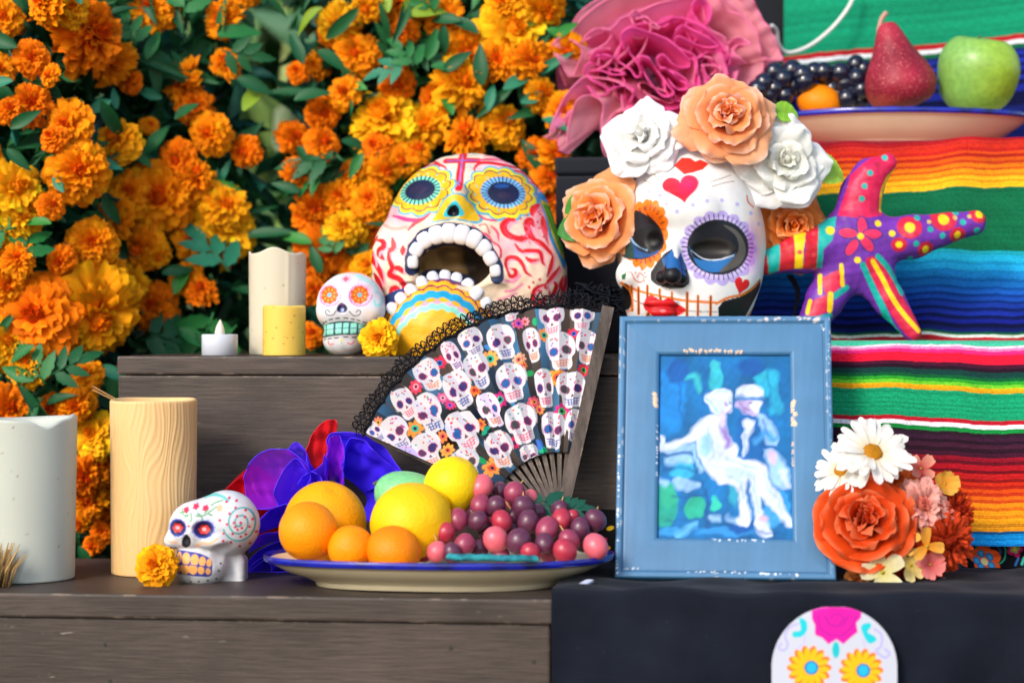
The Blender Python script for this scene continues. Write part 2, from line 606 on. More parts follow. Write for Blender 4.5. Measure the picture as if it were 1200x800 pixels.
M = {}
M['wood'] = wood_mat('stained_wood', (0.036, 0.026, 0.022), (0.070, 0.051, 0.042), scale=(13, 190, 260), bump=.25)
M['black_paint'] = pbr('black_paint', (0.006, 0.008, 0.014), 0.55, 0.15, bump=(60, .15), var=(6, .3))
M['paint'] = pbr('painted_clay', None, 0.5, 0.35, bump=(220, .12, .0006), var=(60, .05))
M['mache'] = pbr('painted_papier_mache', None, 0.46, 0.4, bump=(90, .55, .0018), var=(90, .14))
M['gloss'] = pbr('satin_painted_mask', None, 0.48, 0.35, bump=(60, .12, .001), coat=0.0, var=(80, .05))
M['print'] = pbr('printed_paper', None, 0.6, 0.3)
M['fabric'] = pbr('woven_wool', None, 0.95, 0.1, bump=(650, .6, .0009), var=(420, .22), sheen=0.15)
M['printed_cloth'] = pbr('printed_cloth', None, 0.8, 0.15, bump=(700, .15, .0004))
M['black_cloth'] = pbr('black_cotton', (0.006, 0.0085, 0.016), 0.85, 0.12, bump=(420, .5, .0008), var=(16, .4), sheen=0.04, col2=((.03, .03, .032), 200, .70, .80))
M['petal'] = pbr('silk_petal', None, 0.7, 0.15, trans=0.34, bump=(300, .25, .0006), var=(160, .06))
M['marigold'] = pbr('marigold_petal', None, 0.75, 0.12, trans=0.18)
M['leaf'] = pbr('silk_leaf', None, 0.5, 0.35, trans=0.22, var=(70, .15))
M['wax'] = pbr('wax', None, 0.45, 0.4, sss=0.35, sss_r=(1, .8, .6), sss_scale=0.008, bump=(60, .06, .001))
M['glaze'] = pbr('glazed_ceramic', None, 0.18, 0.5, coat=0.3)
M['wire'] = pbr('thin_straw', lin('#c99a62'), 0.6)

def orient(V, Fc):
    """flip a closed mesh when it is inside out"""
    a = V[Fc[:, 0]]; b = V[Fc[:, 1]]; c = V[Fc[:, 2]]
    return Fc if (np.einsum('ij,ij->i', a - V.mean(0), np.cross(b - a, c - a))).sum() > 0 else Fc[:, ::-1].copy()

# ================================================================== SETTING
g = 300.0
tag(obj('ground', [(-g, -g, 0), (g, -g, 0), (g, g, 0), (-g, g, 0)], [(0, 1, 2, 3)],
        pbr('trodden_earth', (0.16, 0.12, 0.085), 0.95, 0.1, bump=(8, .5, .02), var=(1.5, .35))), kind='structure')

# wooden altar steps ------------------------------------------------
st = thing('wooden_step', 'lowest dark stained wooden step running along the bottom', 'step', altar(0, 0.14, 0))
altar_box('top_board', -0.80, 0.80, 0.0, 0.31, SH - 0.0235, SH, M['wood'], st)
altar_box('front_board', -0.80, 0.036, 0.006, 0.026, SH - 0.22, SH - 0.0245, M['wood'], st)
altar_box('front_board', 0.038, 0.80, 0.006, 0.026, SH - 0.22, SH - 0.0245, M['wood'], st)
altar_box('front_board', -0.80, 0.80, 0.008, 0.028, SH - 0.46, SH - 0.223, M['wood'], st)
altar_box('front_board', -0.80, 0.80, 0.006, 0.026, 0.0, SH - 0.463, M['wood'], st)
altar_box('back_board', -0.80, 0.80, 0.28, 0.30, 0.0, SH - 0.0245, M['wood'], st)

V2 = 0.283
st = thing('wooden_step', 'middle dark stained wooden step carrying the candles and large skull', 'step', altar(0, V2 + .15, SH))
altar_box('top_board', -0.470, 0.80, V2, V2 + 0.30, S2 - 0.0205, S2, M['wood'], st)
altar_box('front_board', -0.4695, 0.80, V2 + 0.002, V2 + 0.02, SH + 0.0005, S2 - 0.0215, M['wood'], st)
altar_box('side_board', -0.469, -0.451, V2 + 0.021, V2 + 0.29, SH + 0.0005, S2 - 0.0215, M['wood'], st)
altar_box('back_board', -0.449, 0.80, V2 + 0.275, V2 + 0.29, 0.0, S2 - 0.0215, M['wood'], st)

nail = bpy.data.meshes.new('nail')
_bm = bmesh.new(); bmesh.ops.create_cone(_bm, cap_ends=True, segments=10, radius1=.0022, radius2=.0019, depth=.0016); _bm.to_mesh(nail); _bm.free()
nail.materials.append(pbr('dark_nail', (.02, .018, .017), .5, .5))
for (u, z) in ((-.455, S2 - .06), (-.452, S2 - .15), (-.18, S2 - .05), (.02, S2 - .055)):
    inst('nail', nail, st, altar(u, V2 + .0016, z), (R(90), 0, ANG))
low = [o for o in COL.objects if o.name == 'wooden_step'][0]
for (u, z) in ((-.40, SH - .05), (-.395, SH - .085), (-.06, SH - .048), (-.055, SH - .088), (.02, SH - .06)):
    inst('nail', nail, low, altar(u, .0056, z), (R(90), 0, ANG))

V3 = V2 + 0.282
st = thing('wooden_step', 'black painted upper step behind the white mask', 'step', altar(.4, V3 + .15, S2))
altar_box('top_board', -0.004, 0.80, V3, V3 + 0.30, S3 - 0.022, S3, M['black_paint'], st, 0.004)
altar_box('front_board', -0.003, 0.80, V3 + 0.002, V3 + 0.02, S2 + 0.0005, S3 - 0.0225, M['black_paint'], st, 0.004)
altar_box('side_board', -0.003, 0.014, V3 + 0.021, V3 + 0.29, 0.0, S3 - 0.0225, M['black_paint'], st)
st = thing('wooden_step', 'topmost black painted step under the green cloth', 'step', altar(.4, V3 + .45, S3))
altar_box('top_board', 0.10, 0.80, V3 + .30, V3 + 0.60, S3 + .24, S3 + .26, M['black_paint'], st, 0.004)
altar_box('front_board', 0.101, 0.80, V3 + .302, V3 + 0.32, S3 + 0.0005, S3 + .2395, M['black_paint'], st, 0.004)
altar_box('side_board', 0.102, 0.12, V3 + .321, V3 + 0.59, 0.0, S3 + .2395, M['black_paint'], st)

# ================================================================== PLANTS
GREENS = [lin('#26763a'), lin('#1b5e33'), lin('#388a38'), lin('#2a8060'), lin('#1a5a34'), lin('#88a82e')]

def leaf_lance(L=1.0, W=0.17, n=9, bend=0.25, fold=0.12, seed=0, teeth=0.0):
    v = np.linspace(0, 1, n)
    w = W * np.sin(PI * np.clip(v, 0.02, 1) ** 0.8) ** 0.9 + 0.006
    if teeth:
        w = w * (1 - teeth * (np.arange(n) % 2))
    x = v * L
    z = -bend * v ** 2 * L
    V = []
    for i in range(n):
        V += [(x[i], -w[i], z[i] + fold * w[i] * 2), (x[i], 0, z[i]), (x[i], w[i], z[i] + fold * w[i] * 2)]
    return np.array(V), grid_faces(n, 3)

def leaf_lobed(seed, lobes=7):
    """compound cut leaf: narrow toothed lobes leaving a rachis"""
    r = np.random.default_rng(seed)
    mb = MB()
    for k in range(lobes):
        t = k / (lobes - 1)
        side = 0 if k == lobes - 1 else (1 if k % 2 else -1)
        base = np.array([0.12 + 0.5 * t, 0, 0])
        ang = side * R(62 - 30 * t) if side else 0
        L = 0.62 - 0.12 * t if side else 0.62
        V, Fc = leaf_lance(L, 0.125 + .02 * r.random(), 9, 0.12, 0.12, seed, 0.22)
        c, s_ = math.cos(ang), math.sin(ang)
        W = np.stack([V[:, 0]*c - V[:, 1]*s_, V[:, 0]*s_ + V[:, 1]*c, V[:, 2] + (0.05 if side else .07) * (1-t)], -1) + base
        W[:, 2] -= 0.22 * W[:, 0] ** 2
        mb.add(W, Fc)
    V, Fc = tube([(0, 0, 0.06), (.3, 0, .04), (.7, 0, -.08)], [0.022, .018, .01], 5)
    mb.add(V, Fc)
    return np.concatenate(mb.V), mb.F

def petal_patch(L, W, curl, ruffle, r, nu=4, nv=5, cup=0.3):
    u = np.linspace(-1, 1, nu + 1); v = np.linspace(0, 1, nv)
    U, Vv = np.meshgrid(u, v, indexing='ij')
    w = W * (0.25 + 0.75 * np.sin(PI * np.clip(Vv * 0.62 + 0.05, 0, 1)))
    x = U * w
    y = Vv * L * (1 - 0.12 * U ** 2 * Vv)
    z = curl * Vv ** 2 * L + cup * (U ** 2) * w * 0.6
    z = z + ruffle * Vv ** 1.5 * np.sin(U * 4.3 + r.random() * 6.28) * W
    y = y + ruffle * 0.5 * Vv * np.sin(U * 6.0 + r.random() * 6.28) * W
    return np.stack([x, y, z], -1).reshape(-1, 3), grid_faces(nu + 1, nv), Vv.ravel()

def marigold_mesh(seed, n=96, c_in=None, c_out=None, flat=1.0, frill=0.35, open_=1.75, wid=1.0):
    r = np.random.default_rng(seed)
    mb = MB()
    for i in range(n):
        t = (i + 0.5) / n
        th = i * 2.39996 + r.normal() * .12
        phi = (0.12 + open_ * t ** 0.62) + r.normal() * 0.08      # from upright to drooping
        L = (0.50 + 0.46 * t ** .6) * (1 + r.normal() * .07)
        W = (0.15 + 0.13 * t) * wid
        V, Fc, vv = petal_patch(L, W, 0.16 + .25 * r.random(), frill * (0.8 + .5 * r.random()), r)
        # petal frame: along = direction, normal = towards the bloom's axis outside
        d = np.array([math.sin(phi), 0, math.cos(phi)]); nrm = np.array([-math.cos(phi), 0, math.sin(phi)])
        tw = r.normal() * .35
        sx = np.array([0, 1, 0]) * math.cos(tw) + nrm * math.sin(tw)
        nn = np.cross(d, sx)
        if nn @ nrm < 0: nn = -nn
        q = V[:, :1] * sx + V[:, 1:2] * d - V[:, 2:] * nn
        q[:, 0] += 0.05 + .10 * t
        q[:, 2] -= 0.22 * t
        c, s_ = math.cos(th), math.sin(th)
        Q = np.stack([q[:, 0]*c - q[:, 1]*s_, q[:, 0]*s_ + q[:, 1]*c, q[:, 2] * flat], -1)
        k = np.clip(vv * 1.15 - 0.1 + r.normal() * .12, 0, 1)[:, None]
        mb.add(Q, Fc, (c_in * (1 - k) + c_out * k) * (1 + .16 * r.normal()))
    Vd, Fd = lathe([(.02, -.1), (.2, .0), (.24, .2), (.17, .36), (1e-3, .42)], 10)
    mb.add(Vd, Fd, c_in * .75 + c_out * .1)
    for i in range(14):
        V, Fc, vv = petal_patch(.34, .10, .2, .4, r)
        th, ph = r.random() * 6.28, r.uniform(.0, .5)
        d = np.array([math.sin(ph) * math.cos(th), math.sin(ph) * math.sin(th), math.cos(ph)])
        sx = np.cross(d, r.normal(size=3)); sx /= np.linalg.norm(sx)
        mb.add(V[:, :1] * sx + V[:, 1:2] * d + V[:, 2:] * np.cross(d, sx) + np.array([d[0] * .1, d[1] * .1, .16]), Fc, c_in * .7 + c_out * .3)
    # green calyx below
    V, Fc = lathe([(0.02, -0.62), (0.14, -0.55), (0.2, -0.3), (0.12, -0.12)], 8)
    mb.add(V, Fc, lin('#2f6a2c'))
    return mb.mesh('flower_head', M['marigold'])

TONES = {
    'deep': (lin('#d83c00'), lin('#fb8408')),
    'mid': (lin('#e85000'), lin('#ff9a0c')),
    'gold': (lin('#f06a00'), lin('#ffae12')),
    'yel': (lin('#f48200'), lin('#ffbe18')),
}
BLOOM = {k: [marigold_mesh(11 + 7 * i + 100 * j, n, TONES[k][0], TONES[k][1], fl, fr, op) for i, (n, fl, fr, op) in enumerate(((96, .9, .35, 1.75), (70, 1.0, .5, 1.55), (120, .8, .28, 1.9), (52, 1.15, .6, 1.35), (84, .7, .45, 2.1), (110, 1.0, .4, 1.6)))]
         for j, k in enumerate(TONES)}
LEAF = []
for i in range(4):
    V, Fc = leaf_lobed(40 + i, 5)
    for gc in (GREENS[1], GREENS[3], GREENS[0]):
        LEAF.append(make_mesh('leaf', V, Fc, M['leaf'], cols=np.tile(gc, (len(V), 1))))
LANCE = []
for i, gc in enumerate(GREENS):
    V, Fc = leaf_lance(1, .19, 9, .2 + .1 * (i % 3), .3)
    LANCE.append(make_mesh('leaf', V, Fc, M['leaf'], cols=np.tile(gc, (len(V), 1))))

def face(d, roll=0.0):
    """euler that turns local +Z to d"""
    q = Vector(d).to_track_quat('Z', 'Y')
    return (q @ Euler((0, 0, roll)).to_quaternion()).to_euler()

def leaf_mass(n, sampler, Lr, Wr, cols, seed, droop=0.4, mat=None, name='foliage', parent=None, nseg=4, dirfn=None):
    """dense uncountable leaves as one mesh"""
    r = np.random.default_rng(seed)
    base = np.array([sampler(r) for _ in range(n)])
    T, Fc = leaf_lance(1, 1, nseg, .25, .25)
    d = r.normal(size=(n, 3)) * np.array([1, .6, .8]); d[:, 2] -= droop; d[:, 1] -= .35
    if dirfn is not None: d = dirfn(r, n)
    d /= np.linalg.norm(d, axis=1)[:, None]
    a = np.cross(d, r.normal(size=(n, 3))); a /= np.linalg.norm(a, axis=1)[:, None]
    b = np.cross(d, a)
    L = r.uniform(*Lr, n)[:, None, None]; W = r.uniform(*Wr, n)[:, None, None]
    Vv = base[:, None] + d[:, None] * T[None, :, :1] * L + a[:, None] * T[None, :, 1:2] * W + b[:, None] * T[None, :, 2:3] * L * .6
    k = len(T)
    Fa = (Fc[None] + (np.arange(n) * k)[:, None, None]).reshape(-1, 4)
    cc = np.array(cols)[r.integers(0, len(cols), n)] * r.uniform(.6, 1.25, n)[:, None]
    o = obj(name, Vv.reshape(-1, 3), Fa, mat or M['leaf'], parent, cols=np.repeat(cc, k, 0))
    o['kind'] = 'stuff'
    return o

DARKG = [lin('#1f5c36'), lin('#277043'), lin('#1a4c2e'), lin('#388048'), lin('#256c5c')]

def bush(name, label, blooms, region, Yfn, leaves, fill, seed, nmass, stems):
    r = np.random.default_rng(seed)
    cx = sum(b[0] for b in blooms) / len(blooms)
    root = thing(name, label, 'flower bush', (P(cx, 600, Yfn(cx) + .12).x, Yfn(cx) + .12, 0))
    keys = ['deep', 'mid', 'gold', 'yel']
    def put(x, y, rad, tone, dy):
        Y = Yfn(x) + dy
        d = Vector((r.normal() * .48, -1, r.normal() * .4 + .12))
        me = BLOOM[tone][(2, 5)[int(r.integers(0, 2))] if rad > 34 else int(r.integers(0, 6))]
        inst('flower_head', me, root, P(x, y, Y), face(d, r.random() * 6.28), tuple(rad * Y / F * (1.02 if rad < 34 else 1.08) * q for q in (r.uniform(.9, 1.1), r.uniform(.9, 1.1), r.uniform(.85, 1.15))))
    for (x, y, rad, t) in blooms:
        put(x, y, rad, keys[t], r.uniform(-.02, .02))
    for _ in range(fill):
        x, y = region(r)
        put(x, y, r.uniform(13, 24), keys[int(r.integers(0, 3))], r.uniform(.045, .10))
    for (x, y, size, ang, kind) in leaves:
        Y = Yfn(x) - .02
        me = LEAF[int(r.integers(0, len(LEAF)))] if kind == 0 else LANCE[int(r.integers(0, 5)) if kind == 1 else 5]
        # local +X along the leaf; leaf plane faces the camera
        X = Vector((math.cos(R(ang)), r.normal() * .15, -math.sin(R(ang)))).normalized()
        Z = Vector((r.normal() * .2, -1, .35 + r.normal() * .2)); Z = (Z - X * Z.dot(X)).normalized()
        Yv = Z.cross(X)
        rot = Matrix((X, Yv, Z)).transposed().to_euler()
        inst('leaf', me, root, P(x, y, Y), rot, size * Y / F)
    for _ in range(75):
        x, y = region(r)
        Y = Yfn(x) + r.uniform(-.012, .04)
        ang = r.uniform(0, 360)
        X = Vector((math.cos(R(ang)), r.normal() * .4 - .3, -math.sin(R(ang)))).normalized()
        Z = Vector((r.normal() * .5, -1, .4 + r.normal() * .3)); Z = (Z - X * Z.dot(X)).normalized()
        rot = Matrix((X, Z.cross(X), Z)).transposed().to_euler()
        me = LEAF[int(r.integers(0, len(LEAF)))] if r.random() < .3 else LANCE[int(r.integers(0, 6)) if r.random() < .3 else (1, 4)[int(r.integers(0, 2))]]
        inst('leaf', me, root, P(x, y, Y), rot, tuple(r.uniform(34, 60) * Y / F * q for q in (1.15, r.uniform(.5, .9), 1)))
    def smp(rr):
        x, y = region(rr)
        return np.array(P(x, y, Yfn(x) + rr.uniform(.06, .30)))
    leaf_mass(nmass, smp, (.03, .075), (.006, .013), DARKG, seed + 5, parent=root)
    mb = MB()
    for (x, y0, y1) in stems:
        Y = Yfn(x) + .2
        top = np.array(P(x, y0, Y)); bot = np.array([top[0] + r.normal() * .03, top[1] + .05, 0.0])
        mid = (top + bot) / 2 + r.normal(size=3) * .03
        V, Fc = tube(catmull([bot, mid, top], 6), np.linspace(.009, .003, 13), 6)
        mb.add(V, Fc, lin('#3c4a24'))
    mb.build('stems', M['leaf'], root)
    return root

LB = [(50, 2, 26, 1), (110, 40, 42, 0), (128, 72, 28, 1), (175, 10, 30, 1), (260, 22, 23, 1), (198, 21, 13, 1), (265, 72, 19, 1), (37, 68, 21, 0), (57, 88, 13, 1),
      (212, 97, 29, 1), (135, 163, 28, 2), (176, 146, 12, 1), (78, 145, 30, 1), (36, 122, 26, 0), (228, 125, 22, 0), (245, 158, 23, 1), (285, 178, 22, 0), (18, 222, 40, 3),
      (93, 200, 36, 1), (187, 230, 46, 1), (150, 225, 30, 1), (207, 188, 22, 0), (230, 205, 22, 1), (265, 240, 28, 2), (25, 255, 30, 3), (108, 284, 29, 1), (163, 291, 31, 1),
      (225, 281, 26, 1), (266, 268, 38, 3), (70, 306, 19, 0), (113, 370, 54, 2), (42, 368, 46, 0), (8, 335, 24, 1), (215, 326, 21, 1), (236, 338, 20, 0), (178, 358, 26, 0),
      (100, 436, 18, 1), (8, 400, 28, 3), (32, 425, 26, 2), (98, 447, 22, 1), (60, 481, 27, 0), (88, 476, 23, 1), (12, 478, 28, 0), (108, 508, 32, 3), (118, 540, 26, 1),
      (103, 585, 25, 1), (100, 560, 24, 0), (120, 622, 13, 0), (108, 640, 13, 0), (93, 615, 13, 1), (122, 592, 18, 0), (4, 20, 22, 1), (12, 128, 18, 0), (0, 80, 20, 1), (150, 95, 15, 0),
      (84, 10, 22, 2), (62, 240, 18, 0), (130, 320, 24, 1), (150, 330, 20, 2), (20, 302, 20, 1), (185, 300, 18, 2), (142, 440, 16, 0), (-18, 180, 26, 1), (-20, 300, 26, 0), (130, 250, 26, 1), (60, 160, 18, 0)]
LL = [(160, 55, 48, 250, 0), (217, 22, 62, 268, 0), (160, 62, 40, 205, 1), (172, 70, 40, 290, 1), (95, 5, 40, 250, 1), (20, 268, 64, 170, 0), (26, 305, 62, 280, 0), (172, 180, 42, 305, 1),
      (205, 345, 42, 290, 1), (190, 320, 36, 350, 1), (175, 390, 62, 20, 0), (165, 400, 60, 340, 0), (210, 385, 46, 30, 1), (55, 450, 60, 230, 0), (60, 440, 52, 330, 0), (40, 445, 44, 200, 1),
      (8, 175, 36, 40, 1), (60, 262, 34, 190, 1), (120, 230, 40, 60, 1), (262, 60, 48, 10, 0), (255, 42, 52, 350, 1), (278, 92, 44, 20, 1), (268, 320, 70, 235, 0), (278, 380, 66, 130, 0), (250, 365, 72, 110, 0),
      (230, 390, 60, 70, 0), (20, 55, 46, 200, 1), (15, 95, 40, 170, 1), (130, 118, 36, 150, 1), (137, 128, 26, 260, 1), (148, 175, 36, 30, 1), (205, 140, 34, 320, 1), (190, 115, 34, 200, 1), (110, 190, 34, 10, 1),
      (75, 225, 36, 240, 1), (285, 130, 48, 300, 2), (12, 150, 40, 330, 1), (40, 405, 36, 150, 1), (115, 430, 40, 20, 1), (130, 470, 44, 280, 1), (122, 655, 30, 100, 1), (92, 640, 34, 60, 1), (130, 480, 40, 240, 1), (185, 75, 40, 30, 1)]
def regL(r):
    while True:
        x, y = r.uniform(-60, 300), r.uniform(-60, 665)
        if y > 415 and x > 135: continue
        if x > 292 - 20 * math.sin(y / 60.0): continue
        return x, y
bush('marigold_bush', 'left mass of orange marigolds with green leaves beside the candles', LB, regL, lambda x: 2.44 + .17 / (1 + math.exp(-(x - 125) / 14.0)), LL, 10, 3, 2600,
     [(20, 300, 0), (80, 350, 0), (120, 250, 0), (200, 200, 0), (240, 250, 0), (60, 150, 0), (160, 100, 0), (270, 300, 0)])

RB = [(398, 30, 26, 3), (430, 10, 21, 2), (470, 3, 26, 1), (417, 63, 25, 1), (470, 40, 20, 0), (403, 107, 22, 1), (450, 138, 46, 3), (500, 147, 27, 2), (467, 100, 21, 0), (543, 97, 33, 2), (547, 60, 26, 1),
      (547, 157, 27, 1), (595, 143, 27, 2), (637, 110, 23, 2), (603, 35, 42, 3), (640, 12, 29, 2), (590, 4, 30, 2), (583, 70, 25, 1), (623, 70, 23, 1), (348, 83, 15, 0), (366, 76, 11, 1), (380, 133, 21, 0),
      (347, 160, 20, 0), (380, 167, 22, 0), (412, 205, 28, 2), (370, 243, 23, 0), (403, 267, 21, 3), (433, 233, 23, 1), (453, 200, 23, 1), (472, 188, 22, 1), (627, 180, 21, 0), (645, 207, 20, 0), (645, 235, 20, 0),
      (652, 180, 20, 1), (353, 200, 20, 0), (362, 252, 20, 0), (380, 295, 33, 0), (405, 270, 25, 3), (432, 247, 22, 1), (365, 390, 16, 0), (412, 314, 18, 1), (430, 310, 18, 2), (520, 20, 24, 1), (530, 40, 20, 0),
      (490, 175, 20, 1), (665, 60, 22, 1), (660, 130, 22, 1), (370, 340, 18, 0), (440, 270, 20, 0), (510, 115, 18, 0), (665, 250, 20, 0), (395, 230, 20, 1), (440, 170, 20, 0)]
RL = [(395, 188, 58, 180, 0), (388, 195, 56, 160, 0), (375, 182, 44, 140, 1), (480, 75, 46, 170, 0), (490, 80, 44, 230, 0), (500, 70, 40, 290, 1), (520, 85, 40, 320, 1), (565, 100, 48, 265, 1), (560, 40, 44, 215, 1),
      (590, 105, 42, 330, 1), (505, 78, 32, 5, 1), (610, 120, 36, 340, 1), (635, 140, 38, 20, 1), (355, 75, 40, 250, 1), (372, 60, 42, 30, 1), (368, 200, 44, 240, 1), (345, 118, 44, 340, 1), (470, 25, 46, 300, 2),
      (480, 18, 44, 345, 2), (455, 15, 40, 260, 2), (520, 30, 36, 90, 1), (540, 25, 38, 190, 1), (640, 35, 34, 20, 1), (650, 45, 34, 320, 1), (430, 105, 32, 200, 1), (530, 135, 36, 250, 1), (572, 130, 34, 280, 1),
      (400, 165, 34, 10, 1), (365, 285, 40, 200, 1), (352, 225, 36, 200, 1), (395, 300, 36, 240, 0), (425, 180, 34, 120, 1), (376, 320, 36, 250, 1), (648, 160, 36, 0, 1)]
def regR(r):
    while True:
        x, y = r.uniform(345, 690), r.uniform(-60, 412)
        if x < 352 + 12 * math.sin(y / 45.0): continue
        return x, y
bush('marigold_bush', 'right mass of orange marigolds behind the large open mouthed skull', RB, regR, lambda x: 2.62 - .00004 * (x - 500), RL, 8, 9, 2400,
     [(380, 200, 0), (430, 150, 0), (480, 100, 0), (540, 120, 0), (600, 100, 0), (640, 150, 0), (400, 50, 0)])

# dim shrub seen through the gap between the two marigold bushes
root = thing('background_shrub', 'dim green shrub with long strap leaves seen between the marigold bushes', 'shrub', (P(320, 400, 3.9).x, 3.9, 0))
def smpS(r):
    while True:
        x, y, Y = r.uniform(60, 720), r.uniform(-130, 470), r.uniform(3.5, 4.6)
        X = (x - 600) * Y / F
        Z = CAMZ - (y - HY) * Y / F
        if abs(x - 330) < 30 and -190 < y < 122 and r.random() < .9: continue
        return np.array((X, Y, Z))
leaf_mass(2600, smpS, (.12, .30), (.010, .022), [lin('#86a85c'), lin('#6a9a5a'), lin('#5a8a64'), lin('#a4b464'), lin('#84946c')], 77, parent=root,
          dirfn=lambda r, n: np.stack([r.normal(size=n) * .45, r.normal(size=n) * .3, -np.abs(r.normal(size=n)) - .3], -1))
def smpS2(r):
    while True:
        x, y, Y = r.uniform(40, 740), r.uniform(-160, 560), r.uniform(4.4, 5.0)
        if abs(x - 330) < 36 and -190 < y < 126 and r.random() < .88: continue
        return np.array(((x - 600) * Y / F, Y, CAMZ - (y - HY) * Y / F))
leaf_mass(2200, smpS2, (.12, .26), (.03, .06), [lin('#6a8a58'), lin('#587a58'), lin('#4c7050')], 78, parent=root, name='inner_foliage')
mb = MB()
for i in range(7):
    x = rng.uniform(150, 480)
    Vt, Fc = tube(catmull([(P(x, 0, 4.2).x + rng.normal() * .1, 4.2, 0), (P(x, 0, 4.2).x, 4.2 + rng.normal() * .1, .9), (P(x, 0, 4.2).x + rng.normal() * .15, 4.2, 2.0)], 6), np.linspace(.03, .01, 13), 6)
    mb.add(Vt, Fc, lin('#4a3a26'))
mb.build('stems', M['leaf'], root)

# ================================================================== CLOTHS
def stripe_fn(stops):
    """stops: (y, hex) hard-edged bands, each lasting to the next y; '~hex' blends towards the next"""
    ys = np.array([s[0] for s in stops], float)
    raw = [s[1] for s in stops]
    cs = np.array([lin(h.strip('~')) for h in raw]); soft = np.array([h[0] == '~' for h in raw])
    def fn(y):
        i = np.clip(np.searchsorted(ys, y, side='right') - 1, 0, len(ys) - 1)
        j = np.minimum(i + 1, len(ys) - 1)
        t = np.where(soft[i], np.clip((y - ys[i]) / np.maximum(ys[j] - ys[i], 1e-6), 0, 1), 0)
        return cs[i] * (1 - t)[:, None] + cs[j] * t[:, None]
    return fn

def ribbed(y, col, x, seed):
    """threads: each weft row in its own random tone"""
    r = np.random.default_rng(seed)
    row = np.floor(y / 2.6).astype(int)
    sh = .92 * r.uniform(.80, 1.1, 4000)[row % 4000] * (1 + .10 * wobble(x * 900, y * 2.1, x * 0, seed + 9, 1.0))
    return col * sh[:, None]

def serape(name, label, x0, x1, path, stops, Y0, yref, tilt, folds, seed, n=110):
    """path: list of (v_px, Y, Z): cloth runs along it; colour is woven across at v_px"""
    vs = np.array([p[0] for p in path], float)
    v = np.arange(vs[0], vs[-1], 0.62)
    Yv = np.interp(v, vs, [p[1] for p in path]); Zv = np.interp(v, vs, [p[2] for p in path])
    k = 11
    ker = np.hanning(k * 2 + 1); ker /= ker.sum()
    sm = lambda a: np.convolve(np.pad(a, k, mode='edge'), ker, mode='valid')
    Yv, Zv = sm(Yv), sm(Zv)
    X = np.linspace(x0, x1, n)
    Xg, Vg = np.meshgrid(X, v, indexing='ij')
    Yg = np.tile(Yv, (n, 1)) + SLOPE * Xg
    Zg = np.tile(Zv, (n, 1))
    s = Y0 / F
    hang = np.tile(np.clip(np.gradient(-Zv) / (0.62 * s), 0, 1), (n, 1))
    Zg = Zg - tilt(Xg, Vg) * s * hang
    Yg = Yg + folds(Xg, Vg)
    # rows of the weave stand proud as small ribs
    Yg = Yg - 0.00035 * np.abs(np.sin(Vg * PI / 2.6)) * hang
    Zg = Zg + 0.0007 * np.abs(np.sin(Vg * PI / 2.6)) * (1 - hang)
    fn = stripe_fn(stops)
    vj = Vg + 0.35 * wobble(Xg * 300, Vg * .02, Xg * 0, seed, 1.0)
    c = ribbed(Vg.ravel(), fn(vj.ravel()), Xg.ravel(), seed)
    V = np.stack([Xg, Yg, Zg], -1).reshape(-1, 3)
    o = obj(name, V, grid_faces(n, len(v), flip=True), M['fabric'], cols=c)
    return tag(o, label, 'cloth')

YU = 1.95 + V3 - .006                        # front face of the upper step at X = 0
YM = 1.95 + V2 - .008
# upper cloth: over the upper step and down its front.  v counts like photo rows on the hanging face
zt = S3 + .016
def zf(y, Y): return CAMZ - (y - HY) * Y / F
YUa = YU + SLOPE * .22
topy = HY - (zt - CAMZ) * F / YUa
bands_u = [(-400, '#b5202a'), (topy - 2, '#8e1620'), (topy + 6, '#b01a22'), (176, '#c42a22'), (181, '#d2301c'), (185, '#b8201c'), (189, '#dd4a18'), (192, '#b8261a'), (196, '#e85e14'), (200, '#c83a18'), (203, '#f07a14'),
           (207, '#d85a14'), (210, '#f79a18'), (214, '#e07a14'), (217, '#fbb01c'), (221, '#e89018'), (223, '#ffc020'), (229, '#0f6b46'), (297, '#1eb0c8'), (301, '#22b4e0'), (309, '#1898d4'), (312, '#22aae8'), (318, '#1888d0'),
           (321, '#1c86d4'), (327, '#1262b4'), (330, '#1a74cc'), (336, '#0f4ea0'), (339, '#1a60c4'), (344, '#0c3a8c'), (347, '#184cb4'), (352, '#0a2a74'), (355, '#1a3cac'), (360, '#0a1e60'), (364, '#182ea0'), (369, '#081650'), (373, '#141f8a'), (378, '#070f3c'), (383, '#101a6a'), (388, '#0c5a34'), (391, '#d8e8e0'), (394, '#c02030'), (400, '#0c7a48')]
zbot = S2 + .012
ybot = HY - (zbot - CAMZ) * F / YUa
serape('serape', 'striped red orange green and blue cloth hanging down behind the starfish', P(868, 0, 2.45).x, .72,
       [(topy - 150, YU + .26, zt), (topy, YU, zt), (topy + 3, YU - .004, zt - .003), (ybot, YU - .012, zbot), (ybot + 60, YU - .10, zbot - .001)],
       bands_u, YUa, topy, lambda x, v: -(x - .40) * 45 * np.clip((330 - v) / 120, 0, 1) * np.clip((v - 160) / 15, 0, 1) + 1.6 * np.sin(x * 40 + v * .01) + .9 * np.sin(x * 95 + v * .02),
       lambda x, v: .005 * np.sin(x * 26 + v * .014) + .003 * np.sin(x * 58 + v * .02 + 1) + .0015 * wobble(x * 60, v * .06, x * 0, 3), 3)

